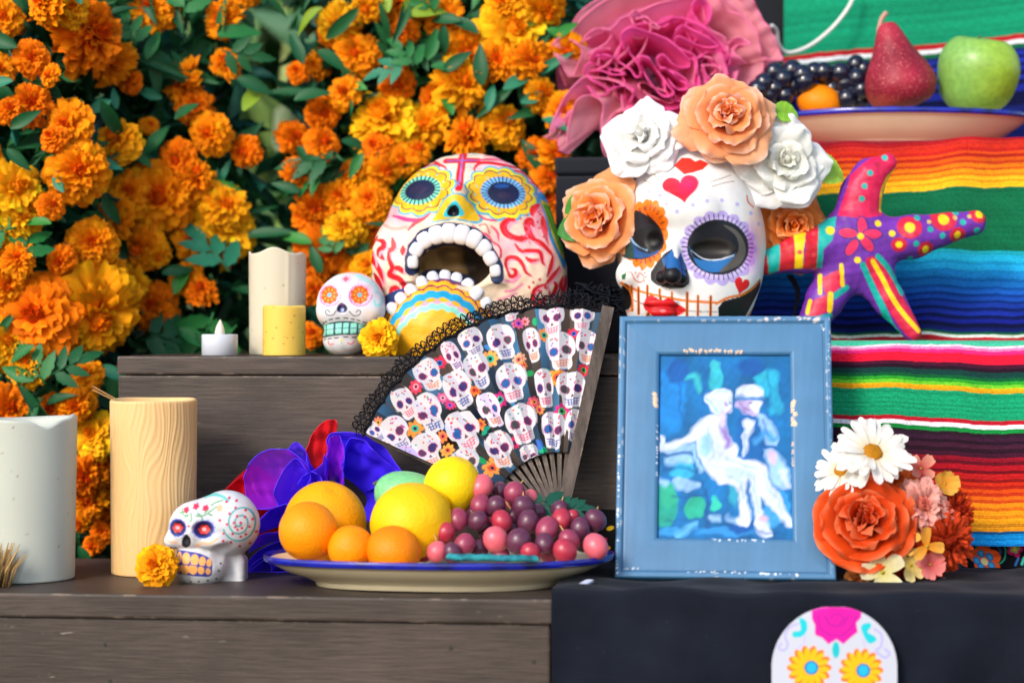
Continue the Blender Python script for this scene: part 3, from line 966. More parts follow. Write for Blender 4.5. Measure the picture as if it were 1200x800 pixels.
# lower cloth: lies folded on the middle step and hangs down its front
zt2 = CAMZ - .007
YMa = YM + SLOPE * .42
top2 = HY - (zt2 - CAMZ) * F / YMa
bands_l = [(-400, '#1ea070'), (top2 - 26, '#22b078'), (top2 - 15, '#e8e2da'), (top2 - 11, '#e83a5a'), (top2 - 8, '#1ea878'), (top2 - 2, '#38b890'), (top2 + 4, '#f0d8e4'), (406, '#f07ab0'), (409, '#f02a80'), (413, '#e81838'), (423, '#4a1430'), (427, '#281226'), (431, '#12403c'), (437, '#0c5a30'), (441, '#2c9a2c'), (445, '#6ac02c'),
           (449, '#f0a818'), (455, '#14996a'), (487, '#c81a30'), (492, '#e6e4f0'), (497, '#128a3c'), (502, '#2a1626'), (507, '#3c1a34'), (511, '#241020'), (515, '#401a30'), (520, '#28101e'), (525, '#40142a'), (530, '#8a1024'), (535, '#5c0c1c'), (539, '#a81220'), (545, '#700c18'), (549, '#b81a1c'), (555, '#8a1414'),
           (559, '#d02c14'), (563, '#a81e14'), (567, '#e85014'), (571, '#b83014'), (575, '#f06a14'), (579, '#cc4a14'), (583, '#f48a14'), (588, '#d06414'), (592, '#f8a018'), (597, '#d87c14'), (601, '#f0a018'), (607, '#c88018'), (611, '#e8961a'), (616, '#0c4a7a'), (619, '#0a86d0'), (626, '#1592e0'), (631, '#0c7acc'), (634, '#1896e4')]
yb2 = 636
serape('serape', 'lower striped green maroon and orange cloth hanging behind the bouquet', P(905, 0, 2.2).x, .70,
       [(top2 - 150, YM + .19, zt2 - .003), (top2 - 60, YM + .10, zt2), (top2, YM + .004, zt2), (top2 + 4, YM - .003, zt2 - .004), (yb2, YM - .012, zf(yb2, YMa))],
       bands_l, YMa, top2, lambda x, v: (x - .40) * 34 * np.clip((v - 405) / 30, 0, 1) + 1.4 * np.sin(x * 33 + v * .008) + .6 * np.sin(x * 90),
       lambda x, v: .0015 * wobble(x * 60, v * .05, x * 0, 4) + .0034 * np.sin(x * 30 + v * .012) + .0016 * np.sin(x * 71 + 2) + .004 * np.clip((v - 380) / 250, 0, 1) * np.sin(x * 17 + 1) - np.where(v < 395, 0, .0), 4)

# green cloth standing up on the topmost step
YG = 1.95 + V3 + .292
YGa = YG + SLOPE * .45
bands_g = [(-300, '#12906a'), (58, '#b81c28'), (64, '#dfe6ee'), (69, '#0e5c34'), (74, '#16206a'), (78, '#2030a0'), (82, '#101860'), (86, '#2436b4'), (91, '#0e1450'), (95, '#1c2c9c'), (100, '#0c1248'), (105, '#2030a0'), (110, '#0c1244'), (116, '#1a2890'), (124, '#0a103c'), (140, '#16206a')]
o = serape('serape', 'green cloth with red and white edge stripe behind the upper plate', P(912, 0, 2.82).x, .78,
       [(-150, YG - .02, zf(-150, YGa)), (168, YG - .004, zf(168, YGa)), (176, YG - .01, S3 + .010)],
       bands_g, YGa, 60, lambda x, v: -(x - .50) * 68 - 26 * (x - .5) ** 2 + 1.0 * np.sin(x * 25), lambda x, v: .004 * np.sin(x * 22 + v * .01), 5)

# black cotton cloth over the right half of the lowest step
def drape_black():
    n = 150
    U = np.linspace(.038, .80, n)
    path = [(0.275, SH + .004), (.03, SH + .005), (.006, SH + .0055), (-.004, SH + .002), (-.007, SH - .008), (-.009, SH - .03), (-.008, SH - .10), (-.012, SH - .22), (-.02, SH - .30)]
    pv = np.array([p[0] for p in path]); pz = np.array([p[1] for p in path])
    t = np.concatenate([[0], np.cumsum(np.hypot(np.diff(pv), np.diff(pz)))])
    tt = np.concatenate([np.linspace(0, t[1], 40), np.linspace(t[1], t[-1], 110)[1:]])
    vv, zz = np.interp(tt, t, pv), np.interp(tt, t, pz)
    m = len(tt)
    Ug, Tg = np.meshgrid(U, tt, indexing='ij')
    hang = np.clip((Tg - t[3]) / .12, 0, 1)
    # folds that grow downwards; a rumpled left corner and creases on the flat
    f = hang * (.003 * wobble(Ug * 22 + Tg * 30, Tg * 14, Ug * 0, 15) + .010 * np.sin(Ug * 34 + 1.2 + 2 * Tg) + .004 * np.sin(Ug * 77 + 5 * Tg) + .003 * wobble(Ug * 40, Tg * 30, Ug * 0, 5))
    flat = 1 - np.clip((Tg - t[1]) / .03, 0, 1)
    rump =    .0032 * (wobble(Ug * 26, Tg * 60, Ug * 0, 8) + 1) * np.clip((Tg) / .05, 0, 1) + .0035 * np.exp(-((Ug - .05) / .03) ** 2)
    edge = np.exp(-((Tg - t[2]) / .02) ** 2) * .0022 * (wobble(Ug * 30, Tg * 10, Ug * 0, 11) + .6)
    V = np.empty((n, m, 3))
    for i in range(n):
        for j in range(m):
            pass
    base = np.array(altar(0, 0, 0))
    ux, vx = np.array(UX), np.array(VX)
    vv2 = np.tile(vv, (n, 1)) - f - .002
    zz2 = np.tile(zz, (n, 1)) + rump * (1 - hang) + edge
    V = base + Ug[..., None] * ux + vv2[..., None] * vx
    V[..., 2] = zz2
    return V.reshape(-1, 3), grid_faces(n, m)
V, Fc = drape_black()
tag(obj('table_cloth', V, Fc, M['black_cloth']), 'black cotton cloth covering the right end of the lowest step', 'cloth')

# embroidered black runner standing against the middle step
def runner():
    nx, ny = 560, 110
    xs = np.linspace(690, 1230, nx); ys = np.linspace(628, 690, ny)
    xg, yg = np.meshgrid(xs, ys, indexing='ij')
    p = Paint(xg.ravel(), yg.ravel(), lin('#08080c'))
    p.use(1080, 630, .1)
    def motif():
        p.ell(440, 440, 120, 50, '#1c8a6c', 20); p.ell(330, 540, 90, 60, '#123c44', 10)
        p.ell(760, 430, 180, 145, '#1f8f76'); p.ell(760, 432, 165, 130, '#0a1420'); p.lash(760, 435, 100, 80, 30, 0, 25, 7, '#4a5a9a')
        p.ell(680, 510, 190, 160, '#e8581c', lobes=5, amp=.25, ph=.3)
        p.dots([(650, 460), (740, 490), (580, 530), (730, 575), (610, 590)], 42, '#2a6aa8'); p.dots([(650, 460), (740, 490), (580, 530), (730, 575), (610, 590)], 26, '#3aa0d0')
        p.ell(665, 540, 40, 36, '#e8d890')
        p.ell(1035, 395, 95, 100, '#a8185a', lobes=5, amp=.25); p.ell(1035, 395, 60, 62, '#9a9a5a', lobes=5, amp=.3); p.ell(1035, 400, 22, 24, '#e0c850')
        p.stroke([(1000, 570), (1060, 500)], 22, '#2a5a9a'); p.stroke([(1075, 560), (1140, 490), (1210, 560)], 26, '#3aa89a')
    for ox in (1080, 1172, 988, 896, 804, 730):
        p.use(ox, 630 + (2 if ox == 988 else 0), .1); motif()
    p.use(0, 0, 1)
    for k, (x, y, h) in enumerate(((712, 674, '#c88a1c'), (716, 680, '#c01c3a'), (702, 672, '#2a6ab0'), (708, 664, '#c01c3a'), (696, 662, '#2a9a6a'), (716, 650, '#c8a020'))):
        p.ell(x, y, 4.5, 2.6, h, -20)
    Yr = 1.95 + V2 - .005
    s = (Yr + SLOPE * .3) / F
    X = (xg - 600) * s
    Z = SH + .006 + (690 - yg) * s
    Y = Yr + SLOPE * X + .003 * np.sin(X * 40) - .02 * np.clip((yg - 676) / 14, 0, 1)
    V = np.stack([X, Y, Z], -1).reshape(-1, 3)
    tag(obj('embroidered_cloth', V, grid_faces(nx, ny, flip=True), M['printed_cloth'], cols=p.c), 'black runner embroidered with orange and pink flowers at the foot of the striped cloth', 'cloth')
runner()

# white napkin corner and its blue hem showing beside the platter
def napkin():
    mb = MB()
    n, m = 14, 8
    for i_, (cx, cy, col, w) in enumerate(((672, 690, '#d8dceb', 15), )):
        L = Loc(cx, cy, 1.985)
        u = np.linspace(-1, 1, n); v = np.linspace(0, 1, m)
        ug, vg = np.meshgrid(u, v, indexing='ij')
        px = cx + ug * w + vg * 10
        d = vg * 26 - 8
        py = 689.5 - 8 * np.clip(ug + .9, 0, 2) * .5 - 2 * vg - 1.5 * np.sin(ug * 4)
        mb.add(L.w(np.stack([px, d, py], -1).reshape(-1, 3)), grid_faces(n, m), lin(col))
        mb.add(L.w(np.stack([px, d + 1, py + 2.5], -1).reshape(-1, 3)), grid_faces(n, m), lin(col))
    tag(mb.build('napkin', M['printed_cloth']), 'small white napkin corner tucked between the platter and the black cloth', 'napkin')
napkin()

# paper skull cut-out pinned to the black cloth
def paper_skull():
    L = Loc(978, 770, 1.882)
    nx, ny = 230, 250
    u = np.linspace(-1, 1, nx); v = np.linspace(0, 1, ny)
    ug, vg = np.meshgrid(u, v, indexing='ij')
    py = 711 + vg * 165
    half = np.where(py < 790, 73.5 * np.sqrt(np.clip(1 - ((py - 782) / 72) ** 2, 0, 1)), 0)
    low = 73.5 - 26 * np.clip((py - 800) / 60, 0, 1) ** 1.2 - 14 * np.clip((py - 850) / 26, 0, 1) ** 3
    half = np.where(py < 782, half, low)
    px = 978 + ug * half
    p = Paint(px.ravel(), py.ravel(), lin('#c0c4d2'))
    p.use(880, 690, 1 / 6.0)
    p.poly([(425, 130), (520, 110), (600, 118), (690, 108), (780, 145), (775, 200), (740, 235), (750, 300), (700, 340), (650, 385), (600, 350), (545, 385), (500, 340), (450, 320), (450, 250), (430, 210)], '#d80c9c')
    for q in (([(520, 190), (560, 250), (640, 250), (680, 190)], 14), ([(560, 200), (600, 170), (650, 200), (620, 240)], 12), ([(470, 180), (490, 270), (560, 320), (640, 320), (710, 260), (740, 180)], 12)):
        p.stroke(q[0], q[1], '#a80a98', al=.7)
    p.ell(597, 425, 26, 58, '#14b8c0')
    p.poly([(340, 205), (385, 220), (395, 280), (360, 330), (300, 335), (295, 300), (350, 285)], '#18c0cc', curve=True)
    p.poly([(775, 260), (830, 235), (845, 260), (820, 300), (870, 330), (880, 360), (835, 380), (800, 340)], '#18c0cc', curve=True)
    p.stroke([(330, 240), (270, 270), (240, 330), (260, 390), (230, 430), (195, 410), (215, 380)], 14, '#a8a4dc'); p.stroke([(380, 330), (370, 380), (330, 410)], 12, '#b8b4e4')
    p.stroke([(870, 280), (920, 320), (915, 400), (880, 430), (940, 480), (975, 450), (940, 420)], 14, '#a8a4dc'); p.stroke([(790, 350), (800, 400)], 12, '#b8b4e4')
    for (cx, cy) in ((410, 550), (775, 570)):
        for k in range(14):
            a = 2 * PI * k / 14
            p.ell(cx + 95 * math.cos(a), cy + 95 * math.sin(a), 62, 30, '#f2701c', math.degrees(a))
        for k in range(14):
            a = 2 * PI * k / 14 + .1
            p.ell(cx + 90 * math.cos(a), cy + 90 * math.sin(a), 52, 22, '#f5b40c', math.degrees(a))
            p.stroke([(cx + 50 * math.cos(a + .22), cy + 50 * math.sin(a + .22)), (cx + 110 * math.cos(a + .22), cy + 110 * math.sin(a + .22))], 7, '#7a5a10')
        p.ell(cx + 15, cy, 50, 50, '#1a6aa0'); p.ell(cx + 15, cy, 36, 38, '#1cb0f0')
    p.use(0, 0, 1)
    p.poly([(966, 842), (978, 822), (990, 842)], '#20b8c0')
    for k in range(7):
        p.stroke([(948 + k * 10, 852), (948 + k * 10, 870)], 2, '#404a80', curve=False)
    Vf = L.w(np.stack([px, 0 * px + 1.2 * (ug ** 2) - .6, py], -1).reshape(-1, 3))
    Vb = L.w(np.stack([px, 0 * px + 1.2 * (ug ** 2) + .5, py], -1).reshape(-1, 3))
    Vall = np.concatenate([Vf, Vb]); n = len(Vf)
    Fc = np.concatenate([grid_faces(nx, ny, flip=True), grid_faces(nx, ny) + n])
    o = obj('paper_skull', Vall, Fc, M['print'], cols=np.concatenate([p.c, np.tile(lin('#c0c4d2'), (n, 1))]))
    tag(o, 'flat white paper sugar skull with pink rose pinned to the black cloth', 'decoration')
paper_skull()

# ================================================================== CANDLES
def candle(name, label, cx, cy_bot, rpx, hpx, Y, rim, well, cols, mat, disp=None, taper=0.0, nth=160, nz=120, zbase=None, wick=True):
    """hollow-topped pillar; rim(theta) gives the wax edge's height offset in px"""
    s = Y / F
    c = P(cx, cy_bot, Y)
    z0 = zbase
    root = thing(name, label, 'candle', (c.x, Y, z0))
    th = np.arange(nth) * 2 * PI / nth
    zz = np.concatenate([[0, .006], np.linspace(.012, 1, nz - 2)])
    T, Zg = np.meshgrid(th, zz, indexing='ij')
    H = hpx + rim(T)
    rr = rpx * (1 + taper * (Zg - .5)) * np.where(Zg == 0, .97, 1.0)
    if disp is not None: rr = rr + disp(T, Zg * hpx)
    outer = np.stack([rr * np.cos(T), rr * np.sin(T), H * Zg], -1)
    # rim thickness then the well
    k = np.array([.985, .95, .90, .86, .84, .6, .3, .02])
    dz = np.array([1.5, 2.0, 1.0, -3, -well * .8, -well, -well * 1.02, -well * 1.03])
    T2, K = np.meshgrid(th, k, indexing='ij'); D = np.tile(dz, (nth, 1))
    Ht = (hpx + rim(T2) * np.clip((K - .3) / .5, 0, 1))
    inner = np.stack([rpx * (1 + taper * .5) * K * np.cos(T2), rpx * (1 + taper * .5) * K * np.sin(T2), Ht + D], -1)
    g = np.concatenate([outer, inner], 1)
    n2 = g.shape[1]
    V = g.reshape(-1, 3) * s + np.array([c.x, Y, z0])
    Vn = np.concatenate([V, [[c.x, Y, z0]]])
    Fq = grid_faces(nth, n2, closed_u=True)
    col = cols(np.repeat(th, n2), g[..., 2].ravel(), g)
    o = obj('wax_body', V, Fq, mat, root, cols=col)
    if wick:
        p0 = np.array([c.x, Y, z0 + (hpx - well) * s])
        Vt, Ft = tube([p0, p0 + [0, 0, 5 * s], p0 + [1.5 * s, 0, 10 * s]], 1.2 * s, 6)
        obj('wick', Vt, Ft, pbr('charred_wick', (.02, .018, .016), .9), root)
    return root

def plain(hexc, amt=.03, speck=None, seed=0):
    base = lin(hexc)
    def fn(th, z, g):
        n = len(th)
        c = np.tile(base, (n, 1)) * (1 + amt * wobble(np.cos(th) * 2, np.sin(th) * 2, z * .03, seed)[:, None])
        if speck:
            r = np.random.default_rng(seed)
            for k in range(speck[0]):
                a, zz, w = r.uniform(PI, 2 * PI), r.uniform(.05, .97) * z.max(), r.uniform(.6, 1.5)
                d = np.hypot((th - a) * speck[2], z - zz)
                m = np.clip(1.2 - d / w, 0, 1)[:, None]
                c = c * (1 - m) + lin(speck[1]) * m
        return c
    return fn
# tall white pillar candle at the left edge
candle('pillar_candle', 'wide white pillar candle at the left edge of the lowest step', 30, 681, 58, 184, 2.115,
       lambda t: 2.0 + 1.5 * np.sin(t * 2 + .5) - 8 * np.exp(-((t - 5.35) / .24) ** 2) + 4 * np.exp(-((np.mod(t + .5, 2 * PI) - .45) / .18) ** 2), 16,
       plain('#b6bab0', .02, (26, '#6a5a50', 58), 4), M['wax'], taper=.05, zbase=SH + .0005)
# wood-grained beige candle
def grain(t, z):
    x = (t - 1.5 * PI) * 50
    x = np.where(x < -PI * 50 * .9, x + 2 * PI * 50, x)
    q = x + 5 * np.sin(z * .021 + .6) + 2.5 * np.sin(z * .055 + x * .05)
    for (kx, kz, a) in ((-8, 108, 15), (-4, 40, 9), (25, 150, 8), (-34, 160, 7)):
        dd = np.exp(-((x - kx) / 20) ** 2 - ((z - kz) / 34) ** 2)
        q = q + a * dd * np.tanh((x - kx) / 7)
    return .20 * np.sin(q * 1.25) + .16 * np.sin(q * .62 + 1)
def beige(th, z, g):
    gr = grain(th, z)
    c = np.tile(lin('#e2bf88'), (len(th), 1)) * (1 + .05 * gr[:, None])
    k = (.5 + .5 * wobble(np.cos(th) * 1.5, np.sin(th) * 1.5, z * .012, 3))[:, None] * .5
    return c * (1 - k) + lin('#e2a864') * k
candle('pillar_candle', 'tall beige candle carved with wood grain beside the small skull', 180, 677, 49.5, 201, 2.165, lambda t: 1.2 * np.sin(t) + .5 * np.sin(3 * t), 14, beige, M['wax'], disp=grain, taper=.03, nth=420, nz=150, zbase=SH + .0005)
# on the middle step
candle('pillar_candle', 'tall ivory candle with melted rim behind the yellow candle', 325, 416, 33, 112, 2.365,
       lambda t: 4 + 5 * np.sin(t - 2.6) * 0 + 7 * np.exp(-((t - 4.7) / .45) ** 2) + 2 * np.exp(-((t - 5.9) / .2) ** 2) + 3 * np.exp(-((t - 3.3) / .18) ** 2), 14,
       plain('#cbc2ac', .03, (10, '#8a7a60', 33), 8), M['wax'], disp=lambda t, z: .8 * np.exp(-((t - 4.3) / .1) ** 2) * np.clip((z - 60) / 50, 0, 1) + .9 * np.exp(-((t - 5.2) / .07) ** 2) * np.clip((z - 20) / 50, 0, 1) + .5 * np.sin(t * 5) * z / 110, taper=.03, zbase=S2 + .0005)
candle('votive_candle', 'short yellow votive candle in front of the ivory candle', 333, 416, 25, 56, 2.305, lambda t: .6 * np.sin(t * 2), 10, plain('#e4be52', .04, (26, '#9a6420', 25), 6), M['wax'], zbase=S2 + .0005, nth=110, nz=90)

def tealight():
    Y = 2.31; s = Y / F
    c = P(257.5, 416, Y)
    root = thing('tealight', 'small white battery tealight with flame shaped bulb', 'candle', (c.x, Y, S2))
    prof = [(0, .3), (20, .3), (21, .8), (21, 24), (20.3, 25.2), (18.5, 25.2), (17.8, 24), (17.5, 21.5), (4, 20.5), (0, 20.5)]
    V, Fc = lathe(prof, 48)
    obj('case', V * s + np.array([c.x, Y, S2]), Fc, pbr('white_plastic', lin('#c8ccd8'), .35, .5, sss=.1), root, smooth=True)
    prof = [(0, 20), (4.5, 20), (5.6, 23), (5.8, 28), (4.8, 33), (3.0, 37.5), (1.2, 41), (0, 43)]
    V, Fc = lathe(prof, 20)
    V[:, 0] += .02 * np.clip(V[:, 2] - 25, 0, 99) ** 1.6 * .35
    obj('flame_bulb', V * s + np.array([c.x, Y, S2]), Fc, pbr('frosted_bulb', lin('#dcd3c4'), .4, .5, sss=.3), root)
tealight()

# thin straw wires between the bush and the beige candle
mbw = MB()
for k in range(2):
    Vt, Ft = tube(catmull([P(108, 452 + 4 * k, 2.40), P(126, 462 + 3 * k, 2.36), P(140, 470 + 2 * k, 2.30), P(153, 479, 2.215)], 6), .0006, 5)
    mbw.add(Vt, Ft)
tag(mbw.build('straw', M['wire']), 'two thin straws reaching from the marigolds to the beige candle', 'straw')

# dried tuft at the left edge
mbt = MB()
rt = np.random.default_rng(5)
b0 = np.array(P(-7, 684, 2.05)); b0[2] = SH
for k in range(160):
    d = rt.normal(size=3) * [.006, .008, .006]; h = rt.uniform(.02, .045)
    p0 = b0 + d * [1, 1, 0]
    Vt, Ft = tube([p0, p0 + [d[0] * .4, d[1] * .4, h * .6], p0 + [d[0] * 1.1, d[1], h]], [.0006, .0012, .0005], 4)
    mbt.add(Vt, Ft, lin('#c8a46c') * rt.uniform(.6, 1.2))
tag(mbt.build('dried_tuft', pbr('dry_grass', None, .9, .1)), 'small tan dried grass tuft beside the white candle', 'dried grass')

# ================================================================== SKULLS, MASK, STARFISH
def sculpt(name, f, lo, hi, step, loc, mat, painter, parent=None, origin=None):
    V, Fq = surface_nets(f, lo, hi, step)
    c = painter(V)
    W = loc.w(V)
    Fq = orient(W, Fq)
    return obj(name, W, Fq, mat, parent, origin, cols=c)

def frontd(x, y, c, r):
    """depth of the front of an ellipsoid at photo position x, y"""
    q = 1 - ((x - c[0]) / r[0]) ** 2 - ((y - c[2]) / r[2]) ** 2
    return c[1] - r[1] * math.sqrt(max(q, 0.0))

def blob(cx, d, cy, rx, rd, ry, loc, name, mat, parent, col, rot=0, n=14, sq=2.6):
    """rounded tooth-like piece (superellipsoid)"""
    th = np.linspace(0, 2 * PI, n * 2, endpoint=False); ph = np.linspace(-PI / 2, PI / 2, n)
    T, Ph = np.meshgrid(th, ph, indexing='ij')
    e = 2.0 / sq
    sg = lambda a: np.sign(a) * np.abs(a) ** e
    x = rx * sg(np.cos(Ph)) * sg(np.cos(T)); y = ry * sg(np.cos(Ph)) * sg(np.sin(T)); z = rd * sg(np.sin(Ph))
    c, s_ = math.cos(R(rot)), math.sin(R(rot))
    V = np.stack([cx + x * c - y * s_, d + z, cy + x * s_ + y * c], -1).reshape(-1, 3)
    W = loc.w(V)
    return obj(name, W, orient(W, grid_faces(n * 2, n, closed_u=True)), mat, parent, cols=col(V) if callable(col) else np.tile(lin(col), (len(V), 1)))

# ------------------------------------------------------------------ large papier-mache skull
BS = Loc(548, 300, 2.335, -70)
AC, AR = (550, 0, 281), (104, 104, 107)
BC, BR = (549, 6, 338), (117, 100, 84)
ARC_U = [(484, 316), (484, 304), (489, 293), (500, 282), (518, 276), (537, 276), (555, 281), (567, 290), (576, 303), (582, 315), (583, 326)]
ARC_L = [(452, 366), (464, 351), (479, 337), (496, 325), (515, 319), (534, 321), (552, 330), (567, 343), (580, 362)]
JC, JR = (513, -52, 390), (76, 78, 73)
def f_skull(p):
    a = ell(p, AC, AR); b = ell(p, BC, BR)
    d = smin(a, b, 40)
    d = smin(d, ell(p, (470, -62, 300), (34, 34, 42)), 30)     # cheeks
    d = smin(d, ell(p, (618, -58, 318), (36, 36, 50)), 34)
    d = smin(d, ell(p, (533, -98, 238), (19, 16, 26)), 18)      # nose
    d = ssub(d, ell(p, (490, -112, 223), (33, 26, 24)), 14)
    d = ssub(d, ell(p, (592, -106, 228), (35, 26, 26)), 14)
    d = ssub(d, ell(p, (532, -112, 251), (6, 10, 7)), 4)
    ring = np.abs(np.sqrt(((p[..., 0] - 532) / 53) ** 2 + ((p[..., 2] - 320) / 46) ** 2) - 1) * 48
    lip = np.sqrt(ring ** 2 + (p[..., 1] + 94) ** 2 * .5) - 7
    lip = np.maximum(lip, p[..., 2] - 330)
    d = smin(d, lip, 14)
    d = ssub(d, ell(p, (533, -92, 313), (44, 52, 27)), 5)       # the open mouth
    jaw = ell(p, JC, JR)
    d = smin(d, jaw, 7)
    d = d + 1.0 * wobble(p[..., 0], p[..., 1], p[..., 2], 21, .05) + .5 * wobble(p[..., 0], p[..., 1], p[..., 2], 22, .14)
    return np.maximum(d, p[..., 2] - 416.2).astype(np.float32)

def paint_skull(V):
    x, d, y = V[:, 0], V[:, 1], V[:, 2]
    p = Paint(x, y, lin('#dec9ae'), mask=np.clip((35 - d) / 10, 0, 1))
    p.speckle(.06, 3, .06)
    # warm age and pink washes
    for (cx, cy, rx, ry, h, al) in ((470, 290, 26, 44, '#f0c8b0', .5), (460, 260, 18, 26, '#f2a8b4', .6), (620, 330, 40, 50, '#f3d6bb', .6), (600, 200, 40, 20, '#f5b9c4', .7), (640, 250, 20, 40, '#f0a0b4', .5), (500, 200, 22, 14, '#f6c6cf', .6), (455, 320, 22, 50, '#f6dcc0', .6), (600, 290, 34, 16, '#f2b4bc', .5)):
        p.ell(cx, cy, rx * 1.15, ry * 1.15, h, aa=18, al=min(1, al * 1.35))
    red, dred, pink, cyan, blue = '#d81420', '#a80c18', '#ee86a0', '#28a8cc', '#1c5c9c'
    # --- forehead ribbons, S1 / S2 crops
    p.use(430, 170, .15)
    p.stroke([(240, 310), (300, 230), (400, 165), (520, 130), (600, 160), (630, 205)], 26, red, taper=True)
    p.stroke([(390, 115), (480, 95), (545, 120), (560, 150)], 20, red); p.stroke([(480, 70), (490, 100), (530, 110)], 16, dred)
    p.stroke([(270, 300), (330, 250), (420, 190)], 22, pink, al=.7)
    p.stroke([(200, 550), (260, 570), (330, 590), (420, 590), (500, 540)], 34, '#e2387a', taper=True)
    p.stroke([(330, 670), (380, 620), (440, 590), (490, 555)], 30, '#e63a4a', taper=True)
    p.stroke([(150, 560), (140, 480), (170, 430)], 18, pink, al=.7); p.stroke([(130, 620), (210, 660), (320, 650)], 30, '#f0a090', al=.6)
    p.stroke([(30, 740), (60, 640), (90, 560), (100, 500)], 24, red, taper=True)
    p.stroke([(40, 790), (80, 720)], 20, red)
    # cross
    p.stroke([(745, 45), (740, 110), (730, 220), (722, 350)], 62, red, curve=False); p.stroke([(610, 108), (740, 108), (866, 108)], 46, red, curve=False)
    p.stroke([(742, 55), (740, 110), (733, 210), (724, 330)], 14, '#9a70b8', curve=False); p.stroke([(622, 108), (850, 106)], 14, '#8a5aa8', curve=False)
    for q in ((630, 155, 690, 170), (640, 175, 690, 190), (650, 60, 700, 40), (790, 150, 830, 180), (770, 170, 800, 205), (820, 40, 870, 60)):
        p.stroke([(q[0], q[1]), (q[2], q[3])], 8, '#7cc4b4', curve=False)
    # left eye flower
    p.ell(430, 350, 285, 220, cyan, -8, lobes=11, amp=.13); p.ell(428, 348, 268, 206, '#e8d21c', -8, lobes=11, amp=.13)
    p.ell(425, 347, 242, 180, '#7a2a4a', -8, lobes=11, amp=.14); p.ell(425, 347, 231, 169, '#f0b40e', -8, lobes=11, amp=.14)
    p.ell(412, 350, 170, 116, '#74d2b4', -6); p.lash(412, 350, 116, 76, 26, 2, 44, 11, '#14224a', -6)
    p.ell(412, 348, 122, 84, '#12183a', -6); p.ell(400, 340, 60, 36, '#241a3a', -6)
    p.dots([(600, 290), (600, 355), (545, 230), (470, 215), (500, 475), (390, 215)], 9, '#6cc8b0')
    # nose
    p.poly([(510, 610), (560, 520), (610, 430), (680, 395), (750, 400), (820, 440), (870, 520), (905, 600), (850, 625), (700, 600), (590, 610)], '#2aa4c8', curve=True)
    p.poly([(520, 600), (570, 520), (620, 440), (685, 405), (745, 412), (810, 455), (850, 520), (885, 590), (840, 610), (700, 588), (590, 598)], '#eaba12', curve=True)
    p.poly([(695, 450), (740, 500), (765, 560), (690, 575), (605, 570), (640, 500)], '#2cc4d4', curve=True)
    p.poly([(697, 485), (728, 520), (725, 560), (680, 572), (635, 555), (655, 510)], '#1a1c2a', curve=True)
    # right side
    p.use(550, 170, .15)
    p.stroke([(40, 210), (45, 165), (90, 130), (200, 130), (330, 150), (420, 150), (480, 200)], 28, red, taper=True)
    p.stroke([(330, 185), (420, 190), (480, 235), (520, 290)], 26, red, taper=True); p.stroke([(380, 245), (440, 255), (500, 310), (530, 380)], 26, red, taper=True)
    p.stroke([(240, 70), (310, 95), (380, 100)], 24, red, taper=True); p.stroke([(500, 270), (540, 290), (530, 320)], 18, red)
    p.stroke([(110, 100), (200, 80), (300, 110)], 24, pink, al=.6); p.stroke([(400, 120), (470, 170), (530, 240)], 20, pink, al=.6)
    p.ell(255, 378, 300, 228, cyan, 12, lobes=12, amp=.12); p.ell(252, 376, 280, 212, '#e4d21c', 12, lobes=12, amp=.12)
    p.ell(245, 372, 254, 184, '#7a2a4a', 10, lobes=12, amp=.14); p.ell(245, 372, 243, 173, '#f2b20e', 10, lobes=12, amp=.14)
    p.ell(265, 372, 176, 124, '#7ab8dc', 6); p.lash(265, 372, 124, 84, 30, 0, 46, 10, '#16388a', 6)
    p.ell(268, 378, 124, 90, '#14183c', 6); p.ell(255, 322, 60, 18, '#1a4a94', -4); p.ell(270, 395, 50, 26, '#2a1e3e')
    p.dots([(60, 330), (45, 395), (75, 460), (140, 500), (230, 515), (335, 490), (405, 455), (140, 258), (235, 215)], 9, '#6cc8b0')
    p.stroke([(80, 560), (130, 590), (210, 600)], 16, '#d83a6a')
    for q in ([(350, 590), (300, 595), (265, 640), (290, 700), (360, 730), (430, 720)], [(500, 630), (480, 590), (450, 610), (460, 680), (500, 740), (560, 790)], [(540, 460), (500, 500), (490, 550)], [(575, 560), (585, 640), (600, 700)]):
        p.stroke(np.array(q) + [26, 20], 56, '#f09cb0', taper=True, al=.55); p.stroke(q, 56, red, taper=True); p.stroke(np.array(q) + [10, 10], 10, '#f04a5a', al=.6)
    p.stroke([(80, 640), (130, 630), (160, 700)], 12, '#d8606a'); p.dots([(450, 550), (400, 580), (540, 520), (535, 600), (545, 650), (580, 720), (555, 540)], 9, red)
    for q in ([(120, 60), (200, 40), (290, 60), (360, 120)], [(60, 110), (140, 95), (250, 100)], [(430, 110), (500, 180), (560, 280)], [(30, 640), (80, 690), (150, 720), (200, 790)], [(170, 640), (220, 690), (230, 760)], [(420, 620), (470, 660), (440, 720), (480, 780)], [(560, 620), (590, 700), (620, 790)]):
        p.stroke(q, 24, '#e2506a', taper=True, al=.85)
    # green leaf-like patch at the temple
    p.poly([(530, 375), (560, 350), (620, 370), (690, 470), (750, 600), (770, 760), (768, 900), (740, 960), (690, 860), (640, 760), (610, 640), (580, 510)], '#2098d8', curve=True)
    p.poly([(560, 420), (620, 430), (680, 500), (735, 610), (755, 740), (755, 880), (700, 820), (650, 700), (620, 600), (590, 500)], '#d4c81c', curve=True)
    p.poly([(580, 450), (630, 455), (680, 520), (725, 620), (742, 740), (740, 840), (700, 790), (660, 690), (630, 600), (600, 510)], '#56b82c', curve=True)
    p.stroke([(610, 480), (660, 580), (700, 720)], 16, '#8ed43c', al=.8); p.stroke([(650, 500), (700, 620)], 14, '#a8d82c', al=.8)
    # cheeks right, S4
    p.use(550, 280, .13746)
